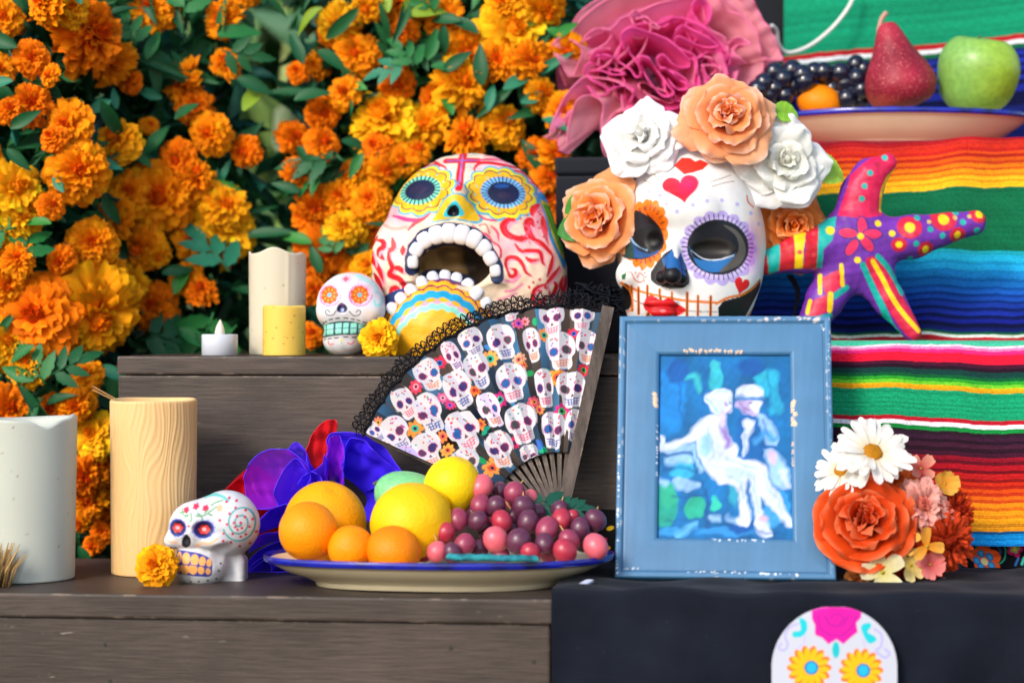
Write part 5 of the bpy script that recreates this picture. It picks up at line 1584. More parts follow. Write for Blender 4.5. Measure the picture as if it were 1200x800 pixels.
# ================================================================== FRAMED PHOTOGRAPH
def frame():
    Yb = 2.045
    bot = P(849.5, 685.3, Yb); bot.z = SH + .0075
    wid, hei = 258.5 * Yb / F, .2835
    tilt = R(22.0)
    ux = UX; nx = VX * -1                                   # right, outwards
    up = (Vector((0, 0, 1)) * math.cos(tilt) + VX * math.sin(tilt))
    out = (nx * math.cos(tilt) + Vector((0, 0, 1)) * math.sin(tilt))
    W = lambda u, v, n: np.array(bot)[None] + np.outer(u, ux) + np.outer(v, up) + np.outer(n, out)
    root = thing('picture_frame', 'worn blue wooden picture frame standing on the black cloth', 'picture frame', bot)
    k = wid / 258.5                                        # metres per photo pixel on its face
    hp = hei / k
    fw_s, fw_t, fw_b = 50.0, 48.0, 48.0
    # cross-section (inset px, height px): outer edge, raised lip, groove, flat, inner bevel
    sec = [(0, -14), (0, 2), (.8, 4.2), (2, 5), (6, 5), (7.5, 4.6), (8.5, 1.8), (9.5, 1.2), (10.5, 1.8), (20, 2.2), (35, 2.4), (46, 2.2), (48.5, 1.2), (50, -1), (50, -9)]
    sp = []
    for (a, b) in zip(sec[:-1], sec[1:]):
        m = max(1, int((b[0] - a[0]) / 1.3))
        for i in range(m): sp.append((a[0] + (b[0] - a[0]) * i / m, a[1] + (b[1] - a[1]) * i / m))
    sp.append(sec[-1]); sp = np.array(sp)
    rects = [((-129.2, 0), (129.2, 0), (0, 1)), ((129.2, 0), (129.2, hp), (-1, 0)), ((129.2, hp), (-129.2, hp), (0, -1)), ((-129.2, hp), (-129.2, 0), (1, 0))]
    mat = pbr('chipped_blue_paint', None, .42, .4, bump=(260, .18, .0006), var=(30, .07))
    for (a, b, inn) in rects:
        a, b, inn = np.array(a, float), np.array(b, float), np.array(inn, float)
        n = int(np.linalg.norm(b - a) / 1.3)
        t = np.linspace(0, 1, n)
        T, I = np.meshgrid(t, np.arange(len(sp)), indexing='ij')
        ins = sp[I][..., 0]; h = sp[I][..., 1]
        d = (b - a) / np.linalg.norm(b - a); Ln = np.linalg.norm(b - a)
        s_ = ins + T * (Ln - 2 * ins)                      # mitred ends
        q = a + s_[..., None] * d + ins[..., None] * inn
        u, v = q[..., 0].ravel(), q[..., 1].ravel()
        # paint: photo-like coordinates on the face
        p = Paint(u, hp - v, lin('#42729a'))
        fx = lambda cx, cy: ((cx - 332) * .425 * 1.02, (cy - 40) * .425 * hp / 309.0)
        p.c *= (1 + .05 * wobble(u * .3, v * .02, u * 0, 3))[:, None]
        r = np.random.default_rng(int(abs(a[0] + a[1] * 3)) + 5)
        tan, wht = '#d8b898', '#dfe4ea'
        for (x0, y0, x1, y1, w, c) in ((220, 140, 380, 142, 8, tan), (140, 268, 142, 300, 14, tan), (145, 340, 146, 500, 4, wht), (519, 285, 519, 355, 15, tan), (516, 385, 517, 460, 5, tan), (300, 660, 440, 664, 7, wht), (230, 750, 330, 748, 5, wht), (330, 748, 525, 757, 6, wht), (40, 370, 40, 760, 4, wht), (420, 48, 600, 52, 9, '#cfc4c4'), (60, 743, 105, 742, 4, wht), (622, 100, 622, 740, 3, '#9ab4d0'), (60, 37, 400, 40, 3, '#a8b8cc'), (600, 60, 620, 100, 4, wht)):
            m = int(np.hypot(x1 - x0, y1 - y0) / (7 if c == tan else 13)) + 2
            for i in range(m):
                tt = r.random()
                cx, cy = fx(x0 + (x1 - x0) * tt + r.normal() * w * .25, y0 + (y1 - y0) * tt + r.normal() * w * .25)
                p.ell(cx, cy, r.uniform(.8, 1.2) * w * .22 + .5, r.uniform(.8, 1.2) * w * .2 + .4, c, r.uniform(0, 180), lobes=5, amp=.35, al=r.uniform(.35, .9))
        edge = ((ins.ravel() < 2.2) | (np.abs(ins.ravel() - 6.8) < .8)) & (wobble(u * .25, v * .25, u * 0, 8) > .75)
        p.c[edge] = p.c[edge] * .65 + lin('#d0ccc8') * .35
        p.c[np.abs(ins.ravel() - 9.4) < .9] *= .55          # darker line along the groove
        obj('frame_rail', W(u * k, v * k, h.ravel() * k), grid_faces(n, len(sp)), mat, root, cols=p.c)
    # the print
    nx_, ny_ = 236, 330
    xs = np.linspace(-80.5, 80.5, nx_); ys = np.linspace(46, hp - 46, ny_)
    xg, yg = np.meshgrid(xs, ys, indexing='ij')
    X, Yq = xg.ravel(), yg.ravel()
    x0, x1, y0, y1 = 30, 562, 32, 775                      # opening in the PH crop
    cx = x0 + (X + 79.2) / 158.4 * (x1 - x0)
    cy = y0 + (hp - 48 - Yq) / (hp - 96) * (y1 - y0)
    wx, wy = 7 * wobble(cx, cy, cx * 0, 61, .035) + 4 * wobble(cx, cy, cx * 0, 62, .09), 7 * wobble(cx, cy, cx * 0, 63, .035) + 4 * wobble(cx, cy, cx * 0, 64, .09)
    p = Paint(cx + wx, cy + wy, lin('#0a629e'))
    base = wobble(cx * .02, cy * .02, cx * 0, 12)[:, None]
    p.c *= 1 + .22 * base
    A = dict(aa=12)
    G, W1, W2, BL, DK = '#1a9484', '#c2cee8', '#84aedc', '#4a94d8', '#0a4f96'
    def poly(pts, c, al=1.0): p.poly(pts, c, curve=True, aa=17, al=al)
    def st(pts, w, c, al=1.0): p.stroke(pts, w, c, aa=17, al=al)
    for (ex, ey, rx, ry, c, al) in ((80, 200, 60, 150, '#0f78c4', .6), (262, 125, 34, 60, '#28a0b4', .8), (260, 80, 22, 20, '#30a8b8', .8), (470, 150, 50, 60, '#2098bc', .6), (500, 230, 34, 50, '#1e90b8', .7), (450, 120, 30, 24, '#22a0bc', .7), (400, 80, 60, 40, DK, .5), (100, 100, 50, 60, DK, .4), (60, 640, 48, 90, G, .9), (70, 600, 34, 50, '#249c80', .8), (172, 652, 42, 42, '#22a088', .95), (258, 628, 22, 30, '#2cb8a0', .9), (125, 505, 50, 34, '#2a9cc8', .9), (330, 600, 20, 50, '#2a98b8', .7), (520, 640, 40, 60, '#2a8cd0', .7), (480, 680, 44, 40, '#3a98d8', .7), (300, 740, 120, 20, '#2a84cc', .8), (80, 745, 60, 18, '#2a88c8', .8), (360, 720, 60, 30, DK, .8)):
        p.ell(ex, ey, rx, ry, c, aa=9, al=al)
    st([(145, 125), (175, 130), (190, 175)], 26, '#30a8b4', .9)
    # bench
    st([(40, 400), (90, 420), (150, 415)], 34, W2); st([(70, 462), (150, 460)], 34, '#86b4e4'); poly([(85, 540), (130, 530), (190, 545), (195, 570), (140, 582), (100, 570)], W2); st([(40, 540), (60, 555)], 30, W2, .8); st([(240, 684), (270, 686)], 22, W2); st([(310, 690), (340, 700)], 20, W2, .8); st([(110, 760), (150, 725), (185, 715)], 16, '#60b0e0', .8)
    poly([(40, 360), (60, 380), (40, 400)], W1)
    # seated pair: man behind
    poly([(345, 300), (420, 260), (490, 300), (510, 380), (490, 450), (420, 470), (350, 420)], '#0c5a9e'); poly([(420, 262), (470, 290), (500, 340), (508, 400), (470, 390), (440, 330)], W2); poly([(370, 310), (400, 295), (415, 320), (395, 360), (400, 400), (375, 440), (368, 380)], W1, .85); st([(430, 380), (460, 350), (495, 370)], 24, '#3a8ccc', .9); poly([(455, 425), (500, 420), (550, 480), (560, 560), (520, 580), (480, 520)], '#8cb4ec', .9); st([(530, 500), (550, 560)], 20, W1, .9); p.ell(490, 448, 22, 26, '#b8a8dc', aa=12)
    poly([(345, 215), (400, 210), (440, 225), (435, 270), (395, 280), (355, 255)], '#a89ac8'); poly([(342, 185), (370, 165), (420, 160), (450, 180), (445, 200), (395, 205), (345, 202)], W1); st([(350, 208), (440, 208)], 12, '#3a78b8'); p.ell(425, 240, 20, 24, W1, aa=12)
    # woman in white
    poly([(190, 310), (240, 275), (290, 300), (320, 380), (350, 430), (300, 470), (220, 470), (180, 400)], W1); st([(200, 330), (160, 370), (100, 400), (45, 410)], 30, W1); poly([(190, 370), (235, 350), (240, 430), (200, 440)], '#8cbcec', .7); poly([(275, 310), (310, 340), (325, 400), (300, 410)], '#8e78b8', .8); st([(170, 400), (175, 440), (200, 490)], 22, W2, .9)
    p.ell(272, 222, 56, 54, W1, aa=12); p.ell(262, 240, 26, 30, '#b8d0f0', aa=9, al=.7); p.ell(312, 245, 20, 24, W1, aa=12); p.ell(300, 232, 9, 9, '#c8b4dc', aa=12); st([(280, 270), (285, 300)], 30, '#b8b0e0')
    poly([(210, 470), (280, 440), (370, 450), (450, 480), (490, 560), (560, 690), (545, 715), (470, 640), (440, 600), (440, 680), (415, 690), (400, 560), (380, 550), (395, 700), (350, 710), (345, 580), (260, 540)], W1); poly([(300, 500), (380, 490), (430, 530), (340, 530)], '#a8c0ee', .8); st([(425, 560), (430, 660)], 20, '#b4c4f4', .8); st([(480, 560), (520, 640)], 16, '#b8c4f0', .8); poly([(420, 700), (460, 700), (490, 745), (460, 755), (420, 730)], W1); st([(345, 690), (380, 712)], 20, W1); p.ell(440, 690, 18, 10, '#c8a8b8', aa=12)
    for (pts, w, c, al) in (([(250, 195), (272, 180), (300, 190)], 10, '#8ab0e0', .7), ([(228, 215), (240, 240), (255, 262)], 10, '#7aa4dc', .7), ([(318, 222), (324, 226)], 7, '#3a4a8a', .9), ([(326, 252), (318, 262), (308, 266)], 6, '#a07aa8', .8), ([(296, 228), (306, 230)], 5, '#4a5a98', .8), ([(400, 232), (412, 230)], 6, '#4a3a6a', .9), ([(380, 255), (396, 262)], 6, '#6a4a80', .8), ([(360, 218), (368, 246), (380, 268)], 8, '#7a6aa8', .7),
                            ([(225, 330), (240, 390), (250, 450)], 9, '#8ab4e4', .7), ([(270, 330), (262, 400), (280, 460)], 8, '#b4ccf0', .7), ([(300, 450), (360, 470), (430, 500)], 9, '#8ab0e8', .7), ([(300, 520), (350, 540), (372, 600)], 8, '#8ab4e8', .7), ([(460, 520), (490, 590), (530, 670)], 7, '#9ab8ec', .7), ([(415, 540), (420, 610), (424, 670)], 6, '#7aa4e0', .7), ([(250, 480), (300, 500), (350, 500)], 7, '#a4c0ee', .7),
                            ([(60, 440), (160, 436)], 6, '#0a4a8a', .8), ([(60, 490), (180, 500)], 8, '#0a4a8a', .7), ([(90, 600), (220, 610)], 8, '#0a4a8a', .6), ([(200, 540), (220, 620), (230, 720)], 12, '#0a4580', .6), ([(450, 300), (470, 350)], 8, '#3a6ab8', .7), ([(380, 360), (384, 420)], 7, '#4a80c0', .7), ([(300, 320), (310, 380)], 10, '#6a5aa0', .5), ([(470, 100), (480, 180), (470, 250)], 10, '#0a5a90', .5), ([(120, 60), (110, 200), (130, 320)], 14, '#0a4f94', .5), ([(200, 60), (215, 160), (200, 280)], 12, '#0c589c', .5), ([(330, 60), (345, 130)], 14, '#0c5a9c', .5), ([(520, 60), (530, 200), (540, 340)], 12, '#0c5a9c', .5), ([(420, 730), (520, 740)], 10, '#0a4a8a', .6), ([(60, 700), (180, 690)], 10, '#0a5088', .5)):
        p.stroke(pts, w, c, aa=12, al=al)
    p.c *= (1 + .10 * wobble(cx, cy, cx * 0, 71, .06) + .08 * wobble(cx, cy, cx * 0, 72, .14))[:, None]
    obj('photograph', W(X * k, Yq * k, np.full(len(X), -4.0) * k), grid_faces(nx_, ny_), pbr('photo_print', None, .5, .2), root, cols=p.c)
    # backing and easel leg
    q = [(-126, 3), (126, 3), (126, hp - 3), (-126, hp - 3)]
    Vb = np.concatenate([W(np.array([a[0] for a in q]) * k, np.array([a[1] for a in q]) * k, np.full(4, h) * k) for h in (-9.5, -13.5)])
    obj('backing', Vb, [(0, 1, 2, 3), (7, 6, 5, 4), (0, 4, 5, 1), (1, 5, 6, 2), (2, 6, 7, 3), (3, 7, 4, 0)], M['black_paint'], root, smooth=False)
    top = W(np.array([0.0]), np.array([hp * .6 * k]), np.array([-14 * k]))[0]
    ft = top + np.array(VX) * .055; ft[2] = SH + .006
    Ve, Fe = tube([top, ft], .006, 6)
    obj('easel_leg', Ve, Fe, M['black_paint'], root)
frame()

# ================================================================== FOLDING FAN
def fan():
    cx, cy, Y = 656.0, 612.0, 2.165
    s = Y / F
    o = np.array(P(cx, cy, Y))
    lean = R(13)
    up = np.array([0, math.sin(lean), math.cos(lean)]); out = np.array([0, -math.cos(lean), math.sin(lean)]); ux = np.array([1.0, 0, 0])
    st_ = 1 / math.cos(lean)
    def W(r, a, n):
        r, a, n = np.broadcast_arrays(np.asarray(r, float), np.asarray(a, float), np.asarray(n, float))
        return o + s * ((r * np.sin(a))[..., None] * ux + (r * np.cos(a) * st_)[..., None] * up + n[..., None] * out)
    root = thing('folding_fan', 'open folding fan printed with sugar skulls and edged in black lace', 'fan', W(-12, 0, 0))
    A0, A1 = R(-66), R(13.2)
    ns = 13
    wood = wood_mat('fan_stick_wood', (.05, .035, .028), (.13, .095, .078), .55, (60, 60, 6), .15)
    for k in range(ns - 1):
        a = A0 + (A1 - A0) * k / (ns - 1)
        # tapered flat stick
        q = []
        for n_ in (-1.6 + .05 * k, -2.6 + .05 * k):
            for (r, w) in ((-16, 2.2), (20, 2.0), (88, 2.7), (110, 2.2), (240, 1.3)):
                for sg in (-1, 1):
                    q.append(W(r, a, n_) + s * sg * w * (math.cos(a) * ux - math.sin(a) * up))
        Fc = []
        for i in range(4):
            b = i * 2
            Fc += [(b, b+1, b+3, b+2), (10+b+2, 10+b+3, 10+b+1, 10+b), (b, b+2, 10+b+2, 10+b), (b+3, b+1, 10+b+1, 10+b+3)]
        Fc += [(0, 10, 11, 1), (8, 9, 19, 18)]
        obj('stick', q, Fc, wood, root, smooth=False)
    # guard
    a = A1
    q = []
    for n_ in (12, 5.0):
        for (r, w0, w1) in ((-18, -5.5, 6), (40, -6.5, 7.5), (258, -7, 7.5)):
            for w in (w0, w1):
                q.append(W(r, a, n_) + s * w * (math.cos(a) * ux - math.sin(a) * up))
    obj('guard_stick', q, [(0, 1, 3, 2), (2, 3, 5, 4), (8, 9, 7, 6), (10, 11, 9, 8), (0, 2, 8, 6), (2, 4, 10, 8), (3, 1, 7, 9), (5, 3, 9, 11), (0, 6, 7, 1), (4, 5, 11, 10)], wood, root, smooth=False)
    th = np.linspace(0, 2 * PI, 20, endpoint=False)
    # rivet
    Vr = np.concatenate([o + s * (np.cos(th)[:, None] * 4 * ux + np.sin(th)[:, None] * 4 * up + 4.5 * out), [o + s * 5.5 * out]])
    obj('rivet', Vr, [(i, (i + 1) % 20, 20) for i in range(20)], pbr('brass', (.5, .36, .12), .3), root)
    # pleated leaf
    na, nr = 560, 250
    aa = np.linspace(A0, A1, na); rr = np.linspace(81, 254, nr)
    Ag, Rg = np.meshgrid(aa, rr, indexing='ij')
    ph = (Ag - A0) / (A1 - A0) * (ns - 1)
    tri = np.abs(np.mod(ph, 1) - .5) * 2
    n_ = 1.2 + (9 * tri) * (Rg / 254) ** .5
    px = cx + Rg * np.sin(Ag); py = cy - Rg * np.cos(Ag)
    pj = np.random.default_rng(77).normal(size=(40, 2)) * .75
    si = np.floor(ph * 2).astype(int) % 40
    px = px + pj[si][..., 0]; py = py + pj[si][..., 1]      # the print is broken at each fold
    p = Paint(px.ravel(), py.ravel(), lin('#1c2430'))
    seg = (np.floor(ph).astype(int) % 6).ravel()
    pal = np.array([lin(h) for h in ('#2c4258', '#3a6c92', '#4a423e', '#4a80a8', '#56483e', '#34546c')])
    mixn = .5 + .5 * wobble(px.ravel(), py.ravel(), px.ravel() * 0, 7, .06)
    p.c = pal[seg] * mixn[:, None] + lin('#20242c') * (1 - mixn)[:, None]
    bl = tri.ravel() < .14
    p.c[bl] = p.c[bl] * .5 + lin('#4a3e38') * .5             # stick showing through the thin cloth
    K = .3374
    p.use(410, 330, K)
    r = np.random.default_rng(12)
    def flower(fx, fy, rad, c1, c2, n=8):
        for i in range(n):
            a_ = 2 * PI * i / n
            p.ell(fx + rad * .62 * math.cos(a_), fy + rad * .62 * math.sin(a_), rad * .42, rad * .26, c1, math.degrees(a_), aa=.6)
        p.ell(fx, fy, rad * .45, rad * .45, c2, aa=.6); p.ell(fx, fy, rad * .2, rad * .2, '#1a1a2a', aa=.6)
    for (fx, fy, rd, c1, c2) in ((485, 270, 30, '#e8a050', '#2aa88c'), (725, 335, 34, '#e88a2c', '#c84a30'), (520, 415, 28, '#d02a78', '#2aa88c'), (740, 455, 28, '#d02a78', '#2aa860'), (225, 515, 30, '#d88a3c', '#3aa88c'), (675, 190, 24, '#e88a3c', '#30a080'), (310, 285, 24, '#d8304a', '#2a6ab0'), (780, 180, 20, '#d8304a', '#2a50b0'), (490, 650, 32, '#e89a4c', '#d85a40'), (400, 345, 18, '#e05a20', '#e0b030'), (430, 385, 20, '#e8742c', '#d84030'), (815, 310, 22, '#d82a40', '#3a8a50'), (225, 375, 24, '#d83a58', '#e88a9a'), (570, 560, 22, '#d02a58', '#7a2a60'), (320, 545, 20, '#e8844c', '#d8504a'), (340, 590, 22, '#e8a44c', '#e06040'), (590, 275, 22, '#e8a884', '#d86a5a'), (600, 300, 16, '#e07a3c', '#c0403c'), (640, 425, 20, '#d84a68', '#e8884c'), (660, 450, 18, '#e08a4c', '#b83a60'), (585, 150, 20, '#e05a8a', '#9a4ac0'), (610, 140, 16, '#e88aa0', '#d05a40'), (100, 490, 18, '#e07a5a', '#d0a050'), (320, 410, 22, '#d85a8a', '#e8a0b0'), (345, 435, 18, '#d83a6a', '#8a5ac0'), (455, 500, 20, '#e8843c', '#d0503c')):
        flower(fx, fy, rd, c1, c2)
    for (fx, fy, rx, ry, rot, c) in ((690, 320, 18, 10, 30, '#1c9a6c'), (625, 325, 16, 10, -30, '#2aa85c'), (455, 625, 20, 11, 40, '#1c9a5c'), (670, 588, 18, 10, 20, '#1ca878'), (470, 520, 22, 9, -40, '#1a9a7c'), (330, 510, 24, 10, 20, '#2a7ab8'), (420, 500, 20, 9, 60, '#2a6ab8'), (660, 570, 20, 9, 70, '#3a6ac0'), (645, 145, 14, 9, 80, '#2a9a6a'), (480, 230, 20, 9, 10, '#3a7ab8'), (560, 420, 20, 8, 60, '#2a78b0'), (740, 300, 18, 8, 50, '#2a50b0'), (300, 500, 18, 8, 30, '#30a0a0'), (250, 320, 16, 8, 20, '#a04a70')):
        p.ell(fx, fy, rx, ry, c, rot, aa=.6)
    def skull(sx, sy, h, rot, wsc=1.0, base='#ccc8ce', teeth='#d86a8a'):
        c, sn = math.cos(R(rot)), math.sin(R(rot))
        def T(u, v): return (sx + (u * wsc * c - v * sn) * h, sy + (u * wsc * sn + v * c) * h)
        p.poly([T(u, v) for (u, v) in ((-.42, -.15), (-.36, -.40), (-.15, -.52), (.15, -.52), (.36, -.40), (.43, -.15), (.38, .08), (.28, .18), (.26, .40), (.14, .50), (-.14, .50), (-.26, .40), (-.28, .18), (-.38, .08))], base, curve=True, aa=.7)
        ec = r.choice(['#3a3468', '#2a5a98', '#5a3458', '#4a4a4e'], 2)
        for i, ex in enumerate((-.18, .18)):
            q_ = T(ex, -.03); p.ell(q_[0], q_[1], .145 * h * wsc, .135 * h, '#c84a88', rot, lobes=8, aa=.6, al=.7); p.ell(q_[0], q_[1], .11 * h * wsc, .115 * h, str(ec[i]), rot, aa=.6)
        p.poly([T(0, .09), T(-.055, .19), T(.055, .19)], '#6a3a52', aa=.6)
        for v in (.27, .35, .42):
            p.stroke([T(-.20 + (v - .27) * .4, v - .03), T(0, v), T(.20 - (v - .27) * .4, v - .03)], .028 * h, teeth, aa=.5, al=.85)
        for u in (-.13, -.04, .05, .14):
            p.stroke([T(u, .25), T(u * .85, .42)], .025 * h, teeth, curve=False, aa=.5, al=.85)
        for i in range(9):
            q_ = T(r.uniform(-.28, .28), r.uniform(-.44, -.2)); p.ell(q_[0], q_[1], .03 * h, .026 * h, str(r.choice(['#d84a6a', '#d86a3a', '#4a9a8a', '#9a6ab8', '#d03a5a'])), aa=.5)
    SK = [(735, 245, 125, -8), (530, 215, 122, -20), (634, 225, 118, -12, .6), (440, 312, 125, -22, .85), (268, 330, 112, -25), (375, 382, 130, -28, .9), (563, 357, 130, -12), (678, 378, 130, -8, .62), (772, 380, 120, -4), (270, 467, 135, -25, .9), (393, 527, 138, -25), (487, 450, 125, -25, .72, '#e2d4e8'), (598, 500, 132, -14), (708, 522, 122, 0, .85), (160, 535, 120, -35), (272, 592, 120, -25), (520, 590, 125, -18, .9), (185, 430, 112, -30, .8), (420, 212, 100, -25), (705, 130, 112, -6), (812, 122, 100, 4), (825, 230, 115, 2, .8), (352, 265, 110, -28, .6, '#dcc8d4'), (622, 612, 80, -5), (785, 505, 110, 5, .8), (205, 635, 120, -38, .85, '#b8a8dc'), (405, 640, 110, -22), (125, 590, 100, -40, .8), (560, 110, 60, 0), (85, 525, 90, -40, .7), (650, 640, 60, 0)]
    for q_ in SK:
        skull(q_[0], q_[1], q_[2], q_[3], q_[4] if len(q_) > 4 else 1.0, q_[5] if len(q_) > 5 else '#ccc8ce', str(r.choice(['#d8607e', '#3a4a98', '#d87a4a', '#5a4a8a'])))
    p.c *= (1 - .12 * (1 - tri.ravel()))[:, None] ** 0      # print only; pleat shading comes from the light
    top = (Rg.ravel() > 250)
    p.c[top] = lin('#0c0c12')
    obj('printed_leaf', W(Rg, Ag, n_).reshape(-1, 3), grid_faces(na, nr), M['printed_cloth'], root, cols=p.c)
    # black lace edging: gathered net with scalloped border
    mb = MB()
    lace_n = 46
    rl = np.random.default_rng(4)
    def thread(pts, w):
        w = w * .64
        Vt, Ft = tube(pts, w * s, 4, cap=False); mb.add(Vt, Ft)
    amp = lambda a_: 3.5 * np.sin(a_ * 60) + 3.0 * np.sin(a_ * 23 + 1) + 1.5 * np.sin(a_ * 137)
    for rad in (252, 255, 258, 262):
        a_ = np.linspace(A0 - .02, A1 - .02, 260)
        thread(W(rad + 1.2 * np.sin(a_ * 150 + rad), a_, 4 + amp(a_) * (rad - 250) / 10), .9 if rad > 252 else 2.4)
    for i in range(170):
        a_ = A0 + (A1 - A0) * (i + rl.random() * .5) / 170
        l = np.linspace(252, 264 + 3 * math.sin(i), 6)
        b_ = a_ + .022 * (1 if i % 2 else -1) * (l - 252) / 18
        thread(W(l, b_, 4 + amp(b_) * (l - 250) / 10), .6)
    for i in range(lace_n):
        a0 = A0 + (A1 - A0) * i / lace_n; a1 = A0 + (A1 - A0) * (i + 1) / lace_n
        t = np.linspace(0, 1, 9)
        a_ = a0 + (a1 - a0) * t; l = 263 + (6 + 2 * math.sin(i * 1.7)) * np.sin(PI * t)
        thread(W(l, a_, 4 + amp(a_) * 2), 1.4)
        th_ = np.linspace(0, 2 * PI, 10)
        am = (a0 + a1) / 2
        thread(W(258.5 + 3.8 * np.sin(th_), am + 3.8 / 258 * np.cos(th_), 5 + amp(np.full(10, am)) * 1.4), 1.3)
        for j in range(5):
            thread(W(np.linspace(261, 268, 3), am + .006 * (j - 2) * np.linspace(.5, 1.6, 3), 4 + amp(np.full(3, am)) * 2), .6)
    lace = mb.build('lace_trim', pbr('black_lace', (.008, .008, .012), .8, .2), root); lace['kind'] = 'stuff'
    # lace bunched behind the guard
    mb = MB()
    for i in range(150):
        x0_, y0_ = rl.uniform(672, 722), rl.uniform(341, 362)
        q_ = np.array([P(x0_ + rl.normal() * 6, y0_ + rl.normal() * 4, 2.22 + rl.uniform(0, .03)) for _ in range(4)])
        Vt, Ft = tube(catmull(q_, 4), .0012, 4, cap=False); mb.add(Vt, Ft)
    lace = mb.build('lace_end', pbr('black_lace_end', (.008, .009, .014), .9, .1), root); lace['kind'] = 'stuff'
fan()

# ================================================================== PLATES AND FRUIT
def plate(name, label, cx, Y, z0, half, depth, foot, fdepth, h, edge=True):
    c = P(cx, 400, Y)
    root = thing(name, label, 'plate', (c.x, Y, z0))
    prof = [(0, .004), (.90, .004), (.97, .0015), (1.0, 0.0), (1.02, .004), (1.06, .007)]
    n = 96
    th = np.arange(n) * 2 * PI / n
    def ring(f, z):                                         # f: 0 foot .. 1 rim
        a = foot + (half - foot) * f; b = fdepth + (depth - fdepth) * f
        return np.stack([a * np.cos(th), b * np.sin(th), np.full(n, z)], -1)
    rings = [ring(0, .006) * [.02, .02, 1], ring(0, .004) * [.93, .93, 1], ring(0, 0) * [.98, .98, 1], ring(0, 0.0005), ring(.02, .004), ring(.10, .0065), ring(.30, .011), ring(.55, h * .50), ring(.8, h * .74), ring(.93, h * .88), ring(.965, h - .0045)]
    rings2 = [ring(.968, h - .0045), ring(.992, h - .0036), ring(1.0, h - .0015), ring(.998, h + .001), ring(.985, h + .0022), ring(.96, h + .0018), ring(.93, h + .0004), ring(.88, h * .95)]
    rings3 = [ring(.88, h * .95 - .0001), ring(.7, h * .72), ring(.4, h * .5), ring(.1, h * .38), ring(0, h * .36) * [.6, .6, 1], ring(0, h * .35) * [.02, .02, 1]]
    def bld(nm, rs, mat):
        V = np.stack(rs, 1).reshape(-1, 3)
        V[:, 2] += .0006 * np.sin(3 * np.repeat(th, len(rs)) + 1)
        return obj(nm, V + np.array([c.x, Y, z0]), grid_faces(n, len(rs), closed_u=True), mat, root)
    cream = pbr('cream_glaze', lin('#e3d5b4'), .22, .5, coat=.3, var=(14, .06), bump=(30, .05))
    blue = pbr('cobalt_rim_glaze', lin('#1420a0'), .18, .5, coat=.4, col2=(lin('#0a0f5c'), 40, .45, .65))
    bld('underside', rings[:] + [rings2[0]], cream); bld('rim', rings2, blue); bld('bowl', rings3, cream)
    return root
plate('platter', 'oval cream platter with cobalt blue rim carrying fruit on the lowest step', 514, 2.062, SH + .0008, .1765, .100, .123, .068, .0295)

peel_o = pbr('orange_peel', None, .5, .25, pits=(330, .35, .0010), var=(25, .1), bump=(40, .15, .002))
peel_l = pbr('lemon_peel', None, .48, .25, pits=(280, .3, .0010), var=(20, .08), bump=(40, .15, .002))
skin_s = pbr('fruit_skin', None, .38, .4, var=(140, .16), coat=.08, bump=(70, .1))
def fruit(name, label, c, prof, mat, colfn, rot=(0, 0, 0), lump=.02, seed=0, extra=None, seg=56, cat='fruit'):
    """prof: (r,z) about own centre, metres"""
    pr = catmull(prof, 5)
    pr[:, 0] = np.maximum(pr[:, 0], 1e-5)
    V, Fc = lathe(pr, seg)
    sz = max(pr[:, 0])
    nz = wobble(V[:, 0] / sz * 1.6, V[:, 1] / sz * 1.6, V[:, 2] / sz * 1.6, seed, 1.0)
    V = V * (1 + lump * nz)[:, None]
    if extra is not None: V = extra(V)
    col = colfn(V, nz)
    E = np.array(Euler(rot).to_matrix())
    Wv = V @ E.T + np.array(c)
    o = obj(name, Wv, Fc, mat, None, origin=(c[0], c[1], Wv[:, 2].min()), cols=col)
    tag(o, label, cat)
    return o, E, np.array(c)
def ball(r, sq=1.0, dim=.04):
    t = np.linspace(-PI / 2, PI / 2, 13)
    q = [(r * math.cos(a), r * sq * math.sin(a)) for a in t]
    q[-1] = (0, r * sq * (1 - dim)); q[0] = (0, -r * sq * (1 - dim))
    return q
def solid(h, h2=None, seed=0):
    def fn(V, nz):
        c = np.tile(lin(h), (len(V), 1))
        if h2 is not None:
            k = np.clip(.5 + .5 * nz, 0, 1)[:, None] * .6
            c = c * (1 - k) + lin(h2) * k
        return c
    return fn
def px(x, y, Y): return np.array(P(x, y, Y))
rp = 2.06 / F
def stem_end(o, E, c, z, r, mat):
    Vt, Ft = lathe([(r * .2, -r * .3), (r, 0), (r * .9, r * .35), (r * .3, r * .5), (1e-5, r * .5)], 10)
    obj('stem_end', (Vt + [0, 0, z]) @ E.T + c, Ft, mat, o)
navel = pbr('stem_scar', (.12, .10, .03), .8)
o, E, c = fruit('orange', 'large orange at the back left of the lower fruit platter', px(381, 612, 2.10), ball(48.5 * 2.1 / F, .98), peel_o, solid('#f89a00', '#f8a806'), (.5, .3, 0), .012, 1); tag(o, cat='orange')
o, E, c = fruit('orange', 'smaller orange at the left end of the lower fruit platter', px(361, 622, 2.025), ball(34.5 * 2.025 / F, 1.0), peel_o, solid('#f88e00', '#f89c04'), (-.4, .5, 0), .015, 2); tag(o, cat='orange')
o, E, c = fruit('tangerine', 'small tangerine between the smaller orange and the rounder tangerine', px(411, 641, 2.012), ball(27 * 2.01 / F, .97), peel_o, solid('#f88c00', '#f49804'), (.3, -.5, 0), .025, 3); tag(o, cat='tangerine')
o, E, c = fruit('tangerine', 'rounder tangerine at the front centre of the platter beside the grapes', px(461, 645, 2.005), ball(32.5 * 2.0 / F, .9), peel_o, solid('#f67e00', '#f88c02'), (.1, .2, 0), .012, 4); tag(o, cat='tangerine')
